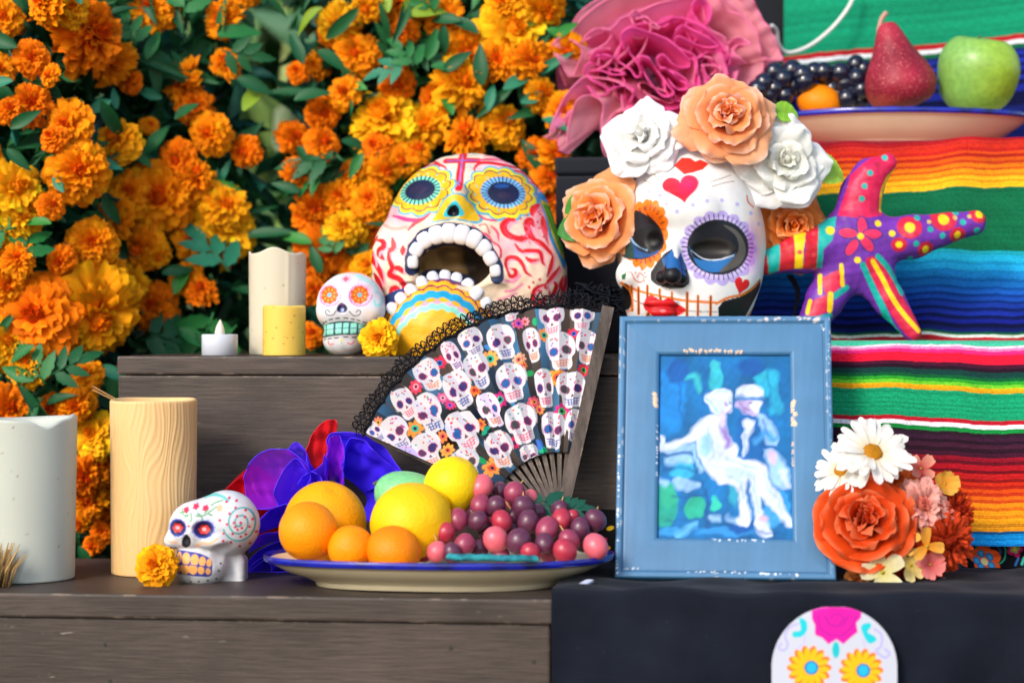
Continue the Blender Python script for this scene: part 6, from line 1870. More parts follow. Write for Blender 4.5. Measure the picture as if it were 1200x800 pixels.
def fold(V):
    a = np.arctan2(V[:, 1], V[:, 0])
    k = 1 - .03 * np.exp(-((a + 1.9) / .25) ** 2) - .03 * np.exp(-((a - 1.3) / .25) ** 2) + .015 * np.cos(3 * a)
    V = V.copy(); V[:, :2] *= k[:, None]; return V
rl_ = 51 * 2.055 / F
lem = [(0, -rl_ * 1.12), (.12 * rl_, -rl_ * 1.08), (.3 * rl_, -rl_ * .93), (.62 * rl_, -rl_ * .72), (.86 * rl_, -rl_ * .35), (.92 * rl_, 0), (.86 * rl_, rl_ * .36), (.62 * rl_, rl_ * .72), (.3 * rl_, rl_ * .92), (.12 * rl_, rl_ * 1.0), (0, rl_ * 1.02)]
o, E, c = fruit('lemon', 'big golden lemon in the middle of the platter pointing at the grapes', px(482, 613, 2.055), lem, peel_l, solid('#f8bc04', '#facc10'), (.35, -2.15, .15), .012, 6, fold); tag(o, cat='lemon')
o, E, c = fruit('lemon', 'bright yellow lemon at the top of the fruit pile before the fan', px(530, 569, 2.10), ball(33 * 2.1 / F, 1.06), peel_l, solid('#f6d20a', '#f4c80a'), (.2, .4, 0), .012, 7); tag(o, cat='lemon')
rg = 36 * 2.12 / F
o, E, c = fruit('green_mango', 'pale green fruit with curled stem behind the golden lemon', px(484, 590, 2.115), [(0, -rg * 1.3), (.35 * rg, -rg * 1.2), (.8 * rg, -rg * .75), (rg, -rg * .1), (.9 * rg, rg * .5), (.6 * rg, rg * 1.05), (.25 * rg, rg * 1.32), (0, rg * 1.38)], skin_s, solid('#6cbc7e', '#86c88a'), (.15, -1.0, .1), .015, 8); tag(o, cat='fruit')
Vt, Ft = tube(catmull([px(454, 570, 2.12), px(448, 566, 2.115), px(443, 564, 2.11), px(438, 567, 2.105)], 5), .0016, 6)
obj('stem', Vt, Ft, pbr('dry_stem', (.12, .10, .08), .8), o)

# ------------------------------------------------------------------ red grapes
def sphere_mesh(name, mat, col, n=14):
    t = np.linspace(-PI / 2, PI / 2, n)
    V, Fc = lathe([(max(math.cos(a), 1e-4), 1.06 * math.sin(a)) for a in t], n * 2)
    return make_mesh(name, V, Fc, mat, cols=np.tile(col, (len(V), 1)))
def grape_mat(name, bloom):
    m = pbr(name, None, .34, .45, sss=.45, sss_r=(1, .25, .3), sss_scale=.007, coat=.22, col2=(bloom, 110, .40, .68), bump=(90, .12, .001), var=(60, .2))
    return m
GM = {}
for k, h, bl in (('D', '#4a0a26', '#7a4a6a'), ('M', '#8e1238', '#a85a78'), ('R', '#a8102c', '#b84a60'), ('P', '#d8455a', '#e88a94')):
    GM[k] = sphere_mesh('grape', grape_mat('grape_skin_' + {'D': 'dark', 'M': 'plum', 'R': 'red', 'P': 'pink'}[k], lin(bl)), lin(h))
bunch = thing('grape_bunch', 'bunch of red grapes at the right end of the lower platter', 'grapes', px(610, 655, 2.03))
GL = [(370, 150, 70, 'P'), (480, 175, 48, 'D'), (565, 185, 65, 'M'), (660, 215, 45, 'P'), (365, 255, 60, 'M'), (455, 265, 60, 'D'), (620, 270, 68, 'D'), (230, 345, 68, 'M'), (160, 420, 62, 'R'), (350, 350, 60, 'D'), (490, 350, 65, 'R'), (455, 460, 78, 'P'),
      (645, 355, 65, 'D'), (590, 470, 75, 'D'), (755, 400, 70, 'M'), (840, 340, 60, 'R'), (830, 285, 55, 'D'), (950, 390, 60, 'D'), (1040, 345, 65, 'D'), (1040, 500, 76, 'P'), (885, 465, 65, 'M'), (860, 528, 70, 'R'), (740, 480, 58, 'D'), (270, 490, 64, 'M'), (110, 530, 62, 'P'), (40, 545, 44, 'R'),
      (400, 410, 52, 'D'), (700, 300, 50, 'D'), (540, 250, 48, 'M'), (330, 300, 55, 'D'), (305, 205, 36, 'P'), (900, 330, 46, 'R'), (555, 410, 44, 'D'), (360, 520, 55, 'D'), (480, 545, 55, 'M'), (660, 540, 60, 'R'), (770, 545, 55, 'M'), (200, 540, 58, 'D'), (960, 470, 55, 'D'), (1000, 430, 50, 'M'), (430, 330, 50, 'M'), (720, 400, 50, 'D'), (560, 330, 50, 'D')]
rr_ = np.random.default_rng(3)
for i, (gx, gy, gr, kk) in enumerate(GL):
    front = 1.0 if gr > 57 else 0.0
    Yg_ = 2.012 + .085 * (1 - min(1, (gy - 140) / 400)) + (0 if front else .028) + rr_.uniform(-.004, .004)
    inst('grape', GM[kk], bunch, P(490 + gx * .2, 540 + gy * .2, Yg_), (rr_.uniform(-.8, .8), rr_.uniform(-.8, .8), 0), tuple(gr * .2 * Yg_ / F * q for q in (rr_.uniform(.93, 1.0), rr_.uniform(.93, 1.0), rr_.uniform(1.0, 1.13))))
    if i % 2 == 0:
        a_ = P(490 + gx * .2, 540 + gy * .2, Yg_ + .006); b_ = a_ + Vector((rr_.normal() * .006, .008, .010 + rr_.random() * .008))
        Vt, Ft = tube([a_, (a_ + b_) / 2 + Vector((rr_.normal() * .001, 0, .001)), b_], .0009, 5); obj('pedicel', Vt, Ft, M['wire'], bunch)
Vt, Ft = tube(catmull([px(560, 580, 2.09), px(600, 600, 2.08), px(640, 615, 2.07), px(670, 628, 2.06)], 6), .0018, 6)
obj('stalk', Vt, Ft, pbr('grape_stalk', (.16, .17, .05), .7), bunch)
leaf_dg = make_mesh('grape_leaf', *leaf_lobed(91, 7), M['leaf'], cols=None)
lv, lf = leaf_lobed(91, 7)
leaf_dg = make_mesh('grape_leaf', lv, lf, M['leaf'], cols=np.tile(lin('#1f5a48'), (len(lv), 1)))
for (x, y, a, sz, tiltz) in ((628, 592, 5, 56, .9), (650, 600, -15, 40, .8), (640, 588, 175, 34, 1.0)):
    X = Vector((math.cos(R(a)), -.1, -math.sin(R(a)))).normalized(); Z = Vector((0, -1, tiltz)); Z = (Z - X * Z.dot(X)).normalized()
    inst('leaf', leaf_dg, bunch, px(x, y, 2.105), Matrix((X, Z.cross(X), Z)).transposed().to_euler(), sz * 2.1 / F)
# turquoise strip lying on the rim
ns_ = 26
tx = np.linspace(523, 631, ns_)
rows = []
rs = np.random.default_rng(6)
jit = rs.normal(size=(ns_, 2)) * .5
for (dy, dd) in ((3.6, 0), (3.9, -4), (0.5, -6), (-3.2, -4), (-3.8, 2), (0, 6), (3.6, 0)):
    q = np.array([px(tx[i], 652 + .02 * (tx[i] - 523) + dy * (1 - .35 * (i in (0, ns_ - 1))) + jit[i, 0], 1.972) for i in range(ns_)])
    q[:, 1] += dd * .0009 + jit[:, 1] * .0006
    rows.append(q)
tag(obj('turquoise_strip', np.concatenate(rows), grid_faces(len(rows), ns_), pbr('turquoise_fabric', lin('#2a8a92'), .75, .2, var=(150, .4), bump=(250, .5, .0015), col2=(lin('#1a5c70'), 90, .5, .7)), smooth=True), 'turquoise fabric strip lying along the front rim of the platter', 'strip')

# ------------------------------------------------------------------ upper plate and its fruit
plate('serving_plate', 'oval cream plate with dark blue rim on the upper step', 1054, 2.60, S3 + .0175, .166, .105, .108, .07, .040)
YP = 2.60
o, E, c = fruit('orange', 'small orange half hidden on the upper plate below black grapes', px(960, 119, 2.60), ball(27 * 2.6 / F, .75), peel_o, solid('#f28002', '#f09006'), (.2, .2, 0), .012, 12); tag(o, cat='orange')
ra = 48 * 2.56 / F
o, E, c = fruit('apple', 'green apple at the right end of the upper plate', px(1145, 90, 2.57), [(0, -ra * .78), (.2 * ra, -ra * .86), (.5 * ra, -ra * .84), (.85 * ra, -ra * .5), (1.0 * ra, ra * .1), (.93 * ra, ra * .55), (.66 * ra, ra * .88), (.34 * ra, ra * .92), (.12 * ra, ra * .78), (0, ra * .68)], skin_s,
    lambda V, nz: lin('#7aa850') * (1 - np.clip(V[:, :1] / ra * .8 + .35, 0, 1)) + lin('#a4c428') * np.clip(V[:, :1] / ra * .8 + .35, 0, 1), (.18, .1, 0), .02, 13); tag(o, cat='apple')  # skin colour carries painted light: brighter right side, duller left
Vt, Ft = tube(catmull([c + [0, 0, ra * .66], c + [.001, 0, ra * .85], c + [.004, 0, ra * 1.0]], 5), .0014, 6)
obj('stem', Vt, Ft, pbr('apple_stem', (.1, .07, .04), .8), o)
rq = 42 * 2.56 / F
o, E, c = fruit('pear', 'red pear with pale stem standing on the upper plate', px(1054, 96, 2.56), [(0, -rq * .74), (.3 * rq, -rq * .76), (.8 * rq, -rq * .6), (1.0 * rq, -rq * .15), (.88 * rq, rq * .35), (.60 * rq, rq * .85), (.40 * rq, rq * 1.3), (.25 * rq, rq * 1.58), (.08 * rq, rq * 1.66), (0, rq * 1.67)], pbr('pear_skin', None, .5, .3, var=(40, .2), bump=(120, .15), col2=(lin('#c86a6a'), 420, .56, .70)),
    lambda V, nz: lin('#a02038') * (.75 + .3 * np.clip(nz, -1, 1)[:, None]) + lin('#d8703a') * np.clip(-.4 - V[:, 2:] / rq + .5 * -V[:, :1] / rq - .2, 0, .6), (0, -.22, 0), .015, 14); tag(o, cat='pear')
Vt, Ft = tube(catmull([px(1029, 38, 2.56), px(1031, 30, 2.56), px(1034, 21, 2.56), px(1039, 15, 2.56)], 5), np.linspace(.0026, .0034, 16), 8)
obj('stem', Vt, Ft, pbr('pear_stem', lin('#b8907e'), .7), o)
bg = sphere_mesh('grape', pbr('black_grape_skin', None, .16, .5, coat=.5, col2=(lin('#2a3a68'), 90, .5, .8)), lin('#080c1c'), 12)
bunch = thing('grape_bunch', 'bunch of black grapes at the left end of the upper plate', 'grapes', px(950, 125, 2.60))
for i, (gx, gy) in enumerate(((895, 97), (907, 85), (928, 83), (908, 104), (930, 101), (943, 96), (954, 84), (970, 92), (985, 86), (1003, 76), (1004, 92), (990, 98), (975, 104), (918, 93), (945, 108), (1010, 105), (996, 110), (985, 113), (965, 84), (1012, 82), (888, 106), (920, 112), (1020, 95), (992, 116), (1008, 118), (940, 88), (900, 112))):
    inst('grape', bg, bunch, P(gx, gy, 2.585 + .02 * ((i * 37) % 5) / 5), (.3 * (i % 3), .2 * (i % 4), 0), (11.2 + (i % 3) * .8) * 2.59 / F)
Vt, Ft = tube(catmull([px(900, 100, 2.61), px(950, 100, 2.61), px(1000, 96, 2.61)], 5), .002, 6)
obj('stalk', Vt, Ft, pbr('dark_stalk', (.08, .07, .03), .8), bunch)
# white elastic cord hanging over the green cloth
cord = catmull([px(1003, -14, 2.72), px(996, 6, 2.715), px(978, 30, 2.71), px(955, 50, 2.705), px(935, 60, 2.70), px(920, 61, 2.70), px(912, 50, 2.69), px(910, 36, 2.68), px(904, 30, 2.67)], 8)
Vt, Ft = tube(cord, .0026, 6)
tag(obj('elastic_cord', Vt, Ft, pbr('white_elastic', lin('#dfe0dc'), .7, .3, bump=(600, .3))), 'white elastic cord looped in front of the green cloth', 'cord')

# ================================================================== SILK FLOWERS
def basis(d, roll=0.0):
    return np.array((Vector(d).to_track_quat('Z', 'Y') @ Euler((0, 0, roll)).to_quaternion()).to_matrix())

def rose(name, c, d, Rm, c_in, c_out, parent, seed, layers=None, edge=None, label=None, ruff=.05):
    """bud core with separate petals around it"""
    r = np.random.default_rng(seed)
    B = basis(d, r.random() * 6)
    c = np.array(c)
    layers = layers or [(3, .05, .02, .12, .42, .30, .10), (4, .10, .12, .42, .52, .36, .04), (5, .14, .35, .85, .62, .42, -.02), (5, .16, .65, 1.35, .74, .50, -.08), (6, .17, .95, 1.75, .88, .56, -.12), (6, .17, 1.25, 2.0, .98, .58, -.16)]
    pr = [(1e-4, -.3), (.10, -.25), (.14, 0), (.12, .25), (.07, .38), (.02, .42), (1e-4, .42)]
    V, Fc = lathe(catmull(pr, 3), 14)
    V[:, :2] = np.maximum(np.abs(V[:, :2]), 0) * np.sign(V[:, :2])
    core = obj(name, V * Rm @ B.T + c, Fc, M['petal'], parent, origin=c, cols=np.tile(c_in * .8, (len(V), 1)))
    if label: core['label'] = label
    nl = len(layers)
    for li, (n, r0, a0, a1, L, wd, z0) in enumerate(layers):
        off = r.random() * 6.28
        for k in range(n):
            th0 = off + 2 * PI * k / n + r.normal() * .1
            nu, nv = 17, 14
            u = np.linspace(-1, 1, nu); v = np.linspace(0, 1, nv)
            U, Vv = np.meshgrid(u, v, indexing='ij')
            Lk = L * (1 + r.normal() * .07)
            aa0, aa1 = a0 + r.normal() * .06, a1 + r.normal() * .12
            a = aa0 + (aa1 - aa0) * v ** 1.4
            dv = 1.0 / (nv - 1)
            rad = r0 + Lk * np.concatenate([[0], np.cumsum(np.sin((a[1:] + a[:-1]) / 2)) * dv])
            zz = z0 + Lk * np.concatenate([[0], np.cumsum(np.cos((a[1:] + a[:-1]) / 2)) * dv])
            w = wd * (1 + r.normal() * .08) * (np.sin(PI * np.clip(.14 + .60 * v, 0, 1)) ** .8) * np.where(v > .9, 1 - (v - .9) * 2.4, 1)
            ph = np.minimum(w / np.maximum(rad, .13), 1.7)
            Rg = np.tile(rad, (nu, 1)); Zg = np.tile(zz, (nu, 1))
            tip = 1 - .16 * U ** 2 * Vv ** 2
            Rg = rad[0] + (Rg - rad[0]) * tip; Zg = zz[0] + (Zg - zz[0]) * tip
            curl = (.10 + .05 * r.random()) * (Vv ** 3) * (np.abs(U) ** 2)
            wav = ruff * Vv ** 2 * np.sin(U * (3 + 2 * r.random()) + r.random() * 6.28) + ruff * .5 * Vv ** 3 * np.sin(U * 9 + r.random() * 6)
            wav = wav + .012 * Vv * wobble(U * 9, Vv * 6, U * 0, int(r.integers(1, 9999)), 1.0)
            al = np.tile(a, (nu, 1))
            Rg = Rg + (curl + wav) * np.cos(al); Zg = Zg - (curl + wav) * np.sin(al)
            T = th0 + U * ph[None, :]
            # blend between wrapped and flat petal as it opens
            flat = np.clip((Rg - .35) / .5, 0, .75)
            Xw, Yw = Rg * np.cos(U * ph[None]), Rg * np.sin(U * ph[None])
            Xf, Yf = Rg, U * w[None]
            X = Xw * (1 - flat) + Xf * flat; Yy = Yw * (1 - flat) + Yf * flat
            cs, sn = math.cos(th0), math.sin(th0)
            Q = np.stack([X * cs - Yy * sn, X * sn + Yy * cs, Zg], -1).reshape(-1, 3)
            t = li / (nl - 1)
            cc = c_in * (1 - t) + c_out * t
            base = c_in * .92
            kk = np.clip(Vv.ravel() * 1.25 - .1, 0, 1)[:, None]
            col = base * (1 - kk) + cc * kk
            if edge is not None:
                e = np.clip((np.maximum(Vv, np.abs(U) * Vv ** .5).ravel() - .86) / .14, 0, 1)[:, None] * .7
                col = col * (1 - e) + edge * e
            o = obj('petal', Q * Rm @ B.T + c, grid_faces(nu, nv), M['petal'], core, origin=c, cols=col * (1 + .05 * r.normal()))
    return core

def serrated_leaf(c, ang, L, W, col, parent, Y, seed=0, faceup=.3):
    n = 25
    v = np.linspace(0, 1, n)
    w = W * np.sin(PI * v ** .8) ** .75 * (1 - .08 * (np.arange(n) % 2)) + .01
    X = Vector((math.cos(R(ang)), .1, -math.sin(R(ang)))).normalized(); Z = Vector((.1, -1, faceup)); Z = (Z - X * Z.dot(X)).normalized(); Yv = Z.cross(X)
    rows = []
    for j, q in enumerate((-1, -.5, 0, .5, 1)):
        z = .22 * w * abs(q) - .18 * v ** 2 + .012 * np.sin(v * 30) * abs(q)
        rows.append(np.outer(v, X) + np.outer(w * q, Yv) + np.outer(z, Z))
    V = np.stack(rows, 0).reshape(-1, 3) * L + np.array(c)
    k = np.repeat(np.abs(np.array([-1, -.5, 0, .5, 1])), n)[:, None]
    return obj('leaf', V, grid_faces(5, n), M['leaf'], parent, origin=c, cols=col * (.85 + .2 * k))

s23 = 2.31 / F
peach_i, peach_o, peach_e = lin('#f88a2c'), lin('#fbb98c'), lin('#fddccc')
wh_i, wh_o = lin('#f0f0ea'), lin('#f6f7fb')
open_l = [(3, .05, .1, .5, .40, .30, .06), (4, .09, .5, 1.0, .52, .38, 0), (5, .12, .85, 1.4, .70, .46, -.05), (5, .14, 1.1, 1.7, .86, .54, -.09), (5, .14, 1.3, 1.85, 1.0, .58, -.12)]
rose('rose', px(852, 140, 2.305), (.05, -1, .35), 54 * s23, peach_i, peach_o, mask, 61, edge=peach_e, label='peach rose at the top of the crown')
rose('gardenia', px(754, 162, 2.32), (-.35, -1, .35), 49 * s23, wh_i, wh_o, mask, 62, open_l, label='white flower left of the top rose')
rose('rose', px(704, 256, 2.335), (-.6, -1, .12), 54 * s23, peach_i, lin('#fbb078'), mask, 63, edge=peach_e, label='large peach rose hanging at the left')
rose('gardenia', px(919, 190, 2.325), (.12, -1, .12), 54 * s23, lin('#ecece0'), wh_o, mask, 65, open_l, label='white flower right of the top rose')
rose('rose', px(926, 268, 2.368), (.2, -1, .2), 50 * s23, lin('#f07814'), lin('#f69a50'), mask, 66, edge=lin('#f8b880'), label='orange rose behind the starfish arm')
lg = lin('#8cc83a')
serrated_leaf(px(945, 190, 2.34), 20, 52 * s23, .36, lin('#a0d44a'), mask, 2.34)
serrated_leaf(px(905, 128, 2.33), 12, 34 * s23, .38, lg, mask, 2.33)
serrated_leaf(px(752, 150, 2.33), 140, 36 * s23, .4, lg, mask, 2.33)
serrated_leaf(px(690, 262, 2.34), 165, 40 * s23, .45, lin('#3a8a34'), mask, 2.34)
serrated_leaf(px(690, 232, 2.345), 150, 34 * s23, .4, lin('#4a9a3c'), mask, 2.345)
# ribbon end hanging from the crown
rb = np.array([px(925 + 6 * math.sin(i * .5) + i * 1.2, 322 + i * 6, 2.39) for i in range(11)])
Vr = np.concatenate([np.stack([rb + [(.004 - .0003 * i) * sg, .0015 * sg, 0] for i in [0]][0] if False else rb + np.array([.0045 * sg, .002 * sg, 0]) * np.linspace(1, .25, 11)[:, None], 0) for sg in (-1, 1)])
obj('ribbon_end', Vr, grid_faces(2, 11), pbr('black_ribbon', (.01, .01, .014), .4, .4), mask)

# teal leaf beside the pink flower
tl = thing('silk_leaf', 'teal silk leaf beside the pink fabric flower and black grapes', 'leaf', px(866, 100, 2.56))
serrated_leaf(px(868, 106, 2.56), 95, 44 * 2.56 / F, .42, lin('#1c7a80'), tl, 2.56)

# single marigolds lying on the steps
for (x, y, rad, Y, tone, lab, zb) in ((181, 662, 25, 2.05, 'gold', 'single marigold lying beside the skull with orange teeth', SH), (443, 396, 23, 2.262, 'yel', 'single marigold lying between the small skull and the large skull', S2)):
    c = P(x, y, Y)
    o = inst('marigold', BLOOM[tone][2], None, c, face((-.1, -1, .25), 1.0), rad * Y / F * 1.05)
    tag(o, lab, 'flower')

# ------------------------------------------------------------------ ruffled organza flowers
pk = {'in': pbr('magenta_organza', lin('#f45ca8'), .5, .3, trans=.35, alpha=.97, bump=(500, .1)), 'mid': pbr('pink_organza', lin('#f888b8'), .5, .3, trans=.35, alpha=.94, bump=(500, .1)),
      'out': pbr('pale_pink_organza', lin('#f6a4b6'), .5, .3, trans=.35, alpha=.88, bump=(500, .1)), 'hem': pbr('pink_hem', lin('#fb5cae'), .5, .3, trans=.3), 'hem2': pbr('rose_hem', lin('#fb88b6'), .5, .3, trans=.3)}
def sheet(root, base, s, edge, d_edge, gather, d_g, mat, hem, rip=4.0, seed=0, back=.5, Y=0, zmin=-9, closed=False, nsub=14, bul=.10, crumple=1.2, hr=.0011):
    """one cloth ruffle: hemmed front edge drawn together towards a gathering point behind it"""
    r = np.random.default_rng(seed)
    e = catmull(edge, nsub, closed)
    n = len(e)
    t = np.linspace(0, 1, n)
    de = d_edge + rip * np.sin(t * 2 * PI * max(2, len(edge) / 4) + r.random() * 6) + rip * .6 * np.sin(t * 2 * PI * 5 + r.random() * 6)
    g = np.array(gather, float)
    sm = e.copy()
    k = max(3, n // 10)
    pad = np.pad(sm, ((k, k), (0, 0)), mode='edge'); ker = np.hanning(2 * k + 1); ker /= ker.sum()
    sm = np.stack([np.convolve(pad[:, i], ker, mode='valid') for i in (0, 1)], -1)
    tgt = sm + (g - sm) * back
    m = 26
    v = np.linspace(0, 1, m)
    A = e[:, None] * (1 - v[None, :, None] ** .9) + tgt[:, None] * v[None, :, None] ** .9
    A = A + (e - g)[:, None] * (bul * np.sin(PI * v))[None, :, None] * .5
    D = de[:, None] * (1 - v) + d_g * v
    V = np.stack([base[0] + A[..., 0] * s, Y + D * s, base[2] - A[..., 1] * s], -1)
    cr = crumple * s * (wobble(V[..., 0] * 70, V[..., 1] * 70, V[..., 2] * 70, seed, 1.0) + .5 * wobble(V[..., 0] * 190, V[..., 1] * 190, V[..., 2] * 190, seed + 1, 1.0))
    V[..., 1] += cr; V[..., 0] += cr * .4; V[..., 2] += cr * .3
    V[..., 2] = np.maximum(V[..., 2], zmin)
    o = obj('ruffle', V.reshape(-1, 3), grid_faces(n, m), mat, root)
    Vt, Ft = tube(V[:, 0], hr, 5, cap=False)
    obj('hem', Vt, Ft, hem, o)
    return o

def pink_flower():
    cx, cy, Y = 782.0, 72.0, 2.60
    s = Y / F
    root = thing('fabric_flower', 'large ruffled pink organza flower above the white mask', 'fabric flower', (P(cx, cy, Y).x, Y, S3))
    base = np.array(P(cx, cy, Y))
    K = .2337
    cv = lambda pts: [(640 + a * K - cx, b * K - cy) for a, b in pts]
    G = (640 + 560 * K - cx, 350 * K - cy)
    I, Mi, O, H, H2 = pk['in'], pk['mid'], pk['out'], pk['hem'], pk['hem2']
    sheet(root, base, s, cv([(180, 600), (60, 400), (120, 160), (340, 20), (620, -20), (900, 60), (1040, 260), (980, 480), (760, 620), (460, 660)]), 44, G, 60, Mi, H2, 2.0, 199, .97, Y, closed=True)
    C = [  # (points, depth of the hem, cloth, hem, gather share)
        ([(160, 330), (120, 200), (160, 60), (300, -40), (500, -110), (700, -110), (900, -60), (1050, 20), (1130, 170), (1170, 300), (1100, 420), (950, 480)], 28, O, H2, .55),
        ([(100, 420), (70, 300), (130, 150), (260, 20), (420, -60), (640, -80), (840, -40), (980, 60), (1060, 180), (1100, 320), (1040, 430)], 18, O, H2, .5),
        ([(160, 250), (200, 200), (330, 140), (380, 90), (480, 50), (600, 10), (760, -10), (800, 90), (830, 150), (900, 200), (920, 290)], 4, Mi, H2, .5),
        ([(840, -40), (900, 40), (990, 80), (1060, 170), (1080, 250), (1110, 290), (1190, 300)], 8, O, H2, .45),
        ([(1000, -60), (1060, 20), (1100, 100), (1150, 180), (1195, 290)], 14, O, H2, .35),
        ([(920, 330), (910, 230), (960, 190), (1020, 225), (960, 228), (940, 270), (1000, 320)], -2, Mi, H2, .5),
        ([(350, 300), (380, 200), (390, 155), (470, 130), (560, 125), (640, 95), (720, 110), (800, 160), (870, 220), (905, 290), (870, 330)], -10, I, H, .5),
        ([(385, 260), (370, 195), (420, 160), (500, 175), (590, 210), (650, 255), (700, 310), (705, 350), (640, 345), (580, 292), (548, 310), (570, 350), (640, 380), (700, 430), (712, 490), (670, 520), (620, 508), (590, 465), (580, 400)], -26, I, H, .45),
        ([(640, 170), (680, 140), (740, 170), (815, 215), (852, 242), (800, 250), (720, 225), (650, 200), (640, 240), (700, 270), (740, 300), (750, 380)], -20, I, H, .45),
        ([(455, 340), (465, 300), (505, 312), (540, 360), (600, 440), (632, 482), (590, 502), (540, 460), (490, 400), (470, 350)], -30, I, H, .45),
        ([(700, 310), (760, 300), (800, 270), (862, 272), (892, 330), (900, 400), (850, 440), (800, 390), (780, 330)], -14, Mi, H, .5),
        ([(560, 360), (600, 370), (650, 410), (690, 440), (690, 470), (640, 460), (600, 410)], -34, I, H, .45),
        ([(185, 380), (205, 332), (270, 340), (345, 362), (388, 382), (330, 384), (262, 362), (205, 372), (225, 412), (290, 450), (312, 472), (250, 490), (200, 440)], -16, Mi, H, .5),
        ([(245, 300), (290, 288), (350, 312), (420, 362), (450, 400), (472, 372), (445, 312), (395, 255)], -20, I, H, .5),
        ([(150, 260), (200, 180), (260, 150), (330, 160), (300, 220), (230, 260), (190, 300)], -4, Mi, H2, .5),
        ([(30, 235), (62, 200), (130, 210), (178, 262), (160, 330), (122, 392), (82, 332), (42, 275)], -10, O, H2, .6),
        ([(15, 680), (40, 600), (90, 500), (140, 440), (185, 400), (240, 400), (330, 412), (400, 450), (470, 512), (520, 522), (430, 552), (385, 560), (372, 485)], -18, Mi, H2, .55),
        ([(60, 760), (100, 770), (108, 650), (150, 522), (222, 490), (282, 532), (272, 650), (285, 780), (330, 790)], -20, O, H2, .6),
        ([(-10, 690), (40, 700), (85, 640), (120, 560), (80, 620), (60, 730), (110, 780)], -12, O, H2, .6),
        ([(300, 470), (380, 442), (432, 472), (412, 532), (445, 562)], -24, Mi, H, .5),
        ([(300, 640), (330, 580), (390, 562), (420, 600), (360, 625), (330, 680), (400, 720), (480, 700)], -14, O, H2, .55),
        ([(430, 560), (520, 540), (600, 560), (680, 540), (740, 500), (760, 430), (740, 360), (780, 480), (720, 580), (600, 620)], -22, I, H, .5),
        ([(730, 300), (745, 360), (735, 430), (750, 500), (800, 440), (770, 360)], -20, Mi, H, .45),
        ([(480, 640), (600, 640), (720, 620), (850, 540), (930, 450), (960, 360)], -4, Mi, H2, .5),
    ]
    rx = np.random.default_rng(31)
    for j, (ci, ang, ox, oy) in enumerate(((7, 95, -190, -40), (9, 60, 200, -60), (12, 150, 240, 60), (9, 200, -200, 120), (12, 20, -90, -170), (11, 120, 60, -190), (8, 240, -250, 40), (11, 300, 280, -10), (9, 330, -20, 170), (7, 200, 230, -140))):
        q = np.array(C[ci][0], float); c0 = q.mean(0)
        a = R(ang); q = (q - c0) @ np.array([[math.cos(a), math.sin(a)], [-math.sin(a), math.cos(a)]]) * .8 + np.array([560 + ox, 300 + oy])
        C.append(([tuple(t) for t in q], -4 - 8 * rx.random(), Mi if j % 3 else I, H if j % 2 else H2, .4))
    for i, (pts, d, mt, hm, bk) in enumerate(C):
        sheet(root, base, s, cv(pts), d, G, d + 62 if bk < .54 else d + 40, mt, hm, 3.5, 200 + i, bk, Y)
pink_flower()

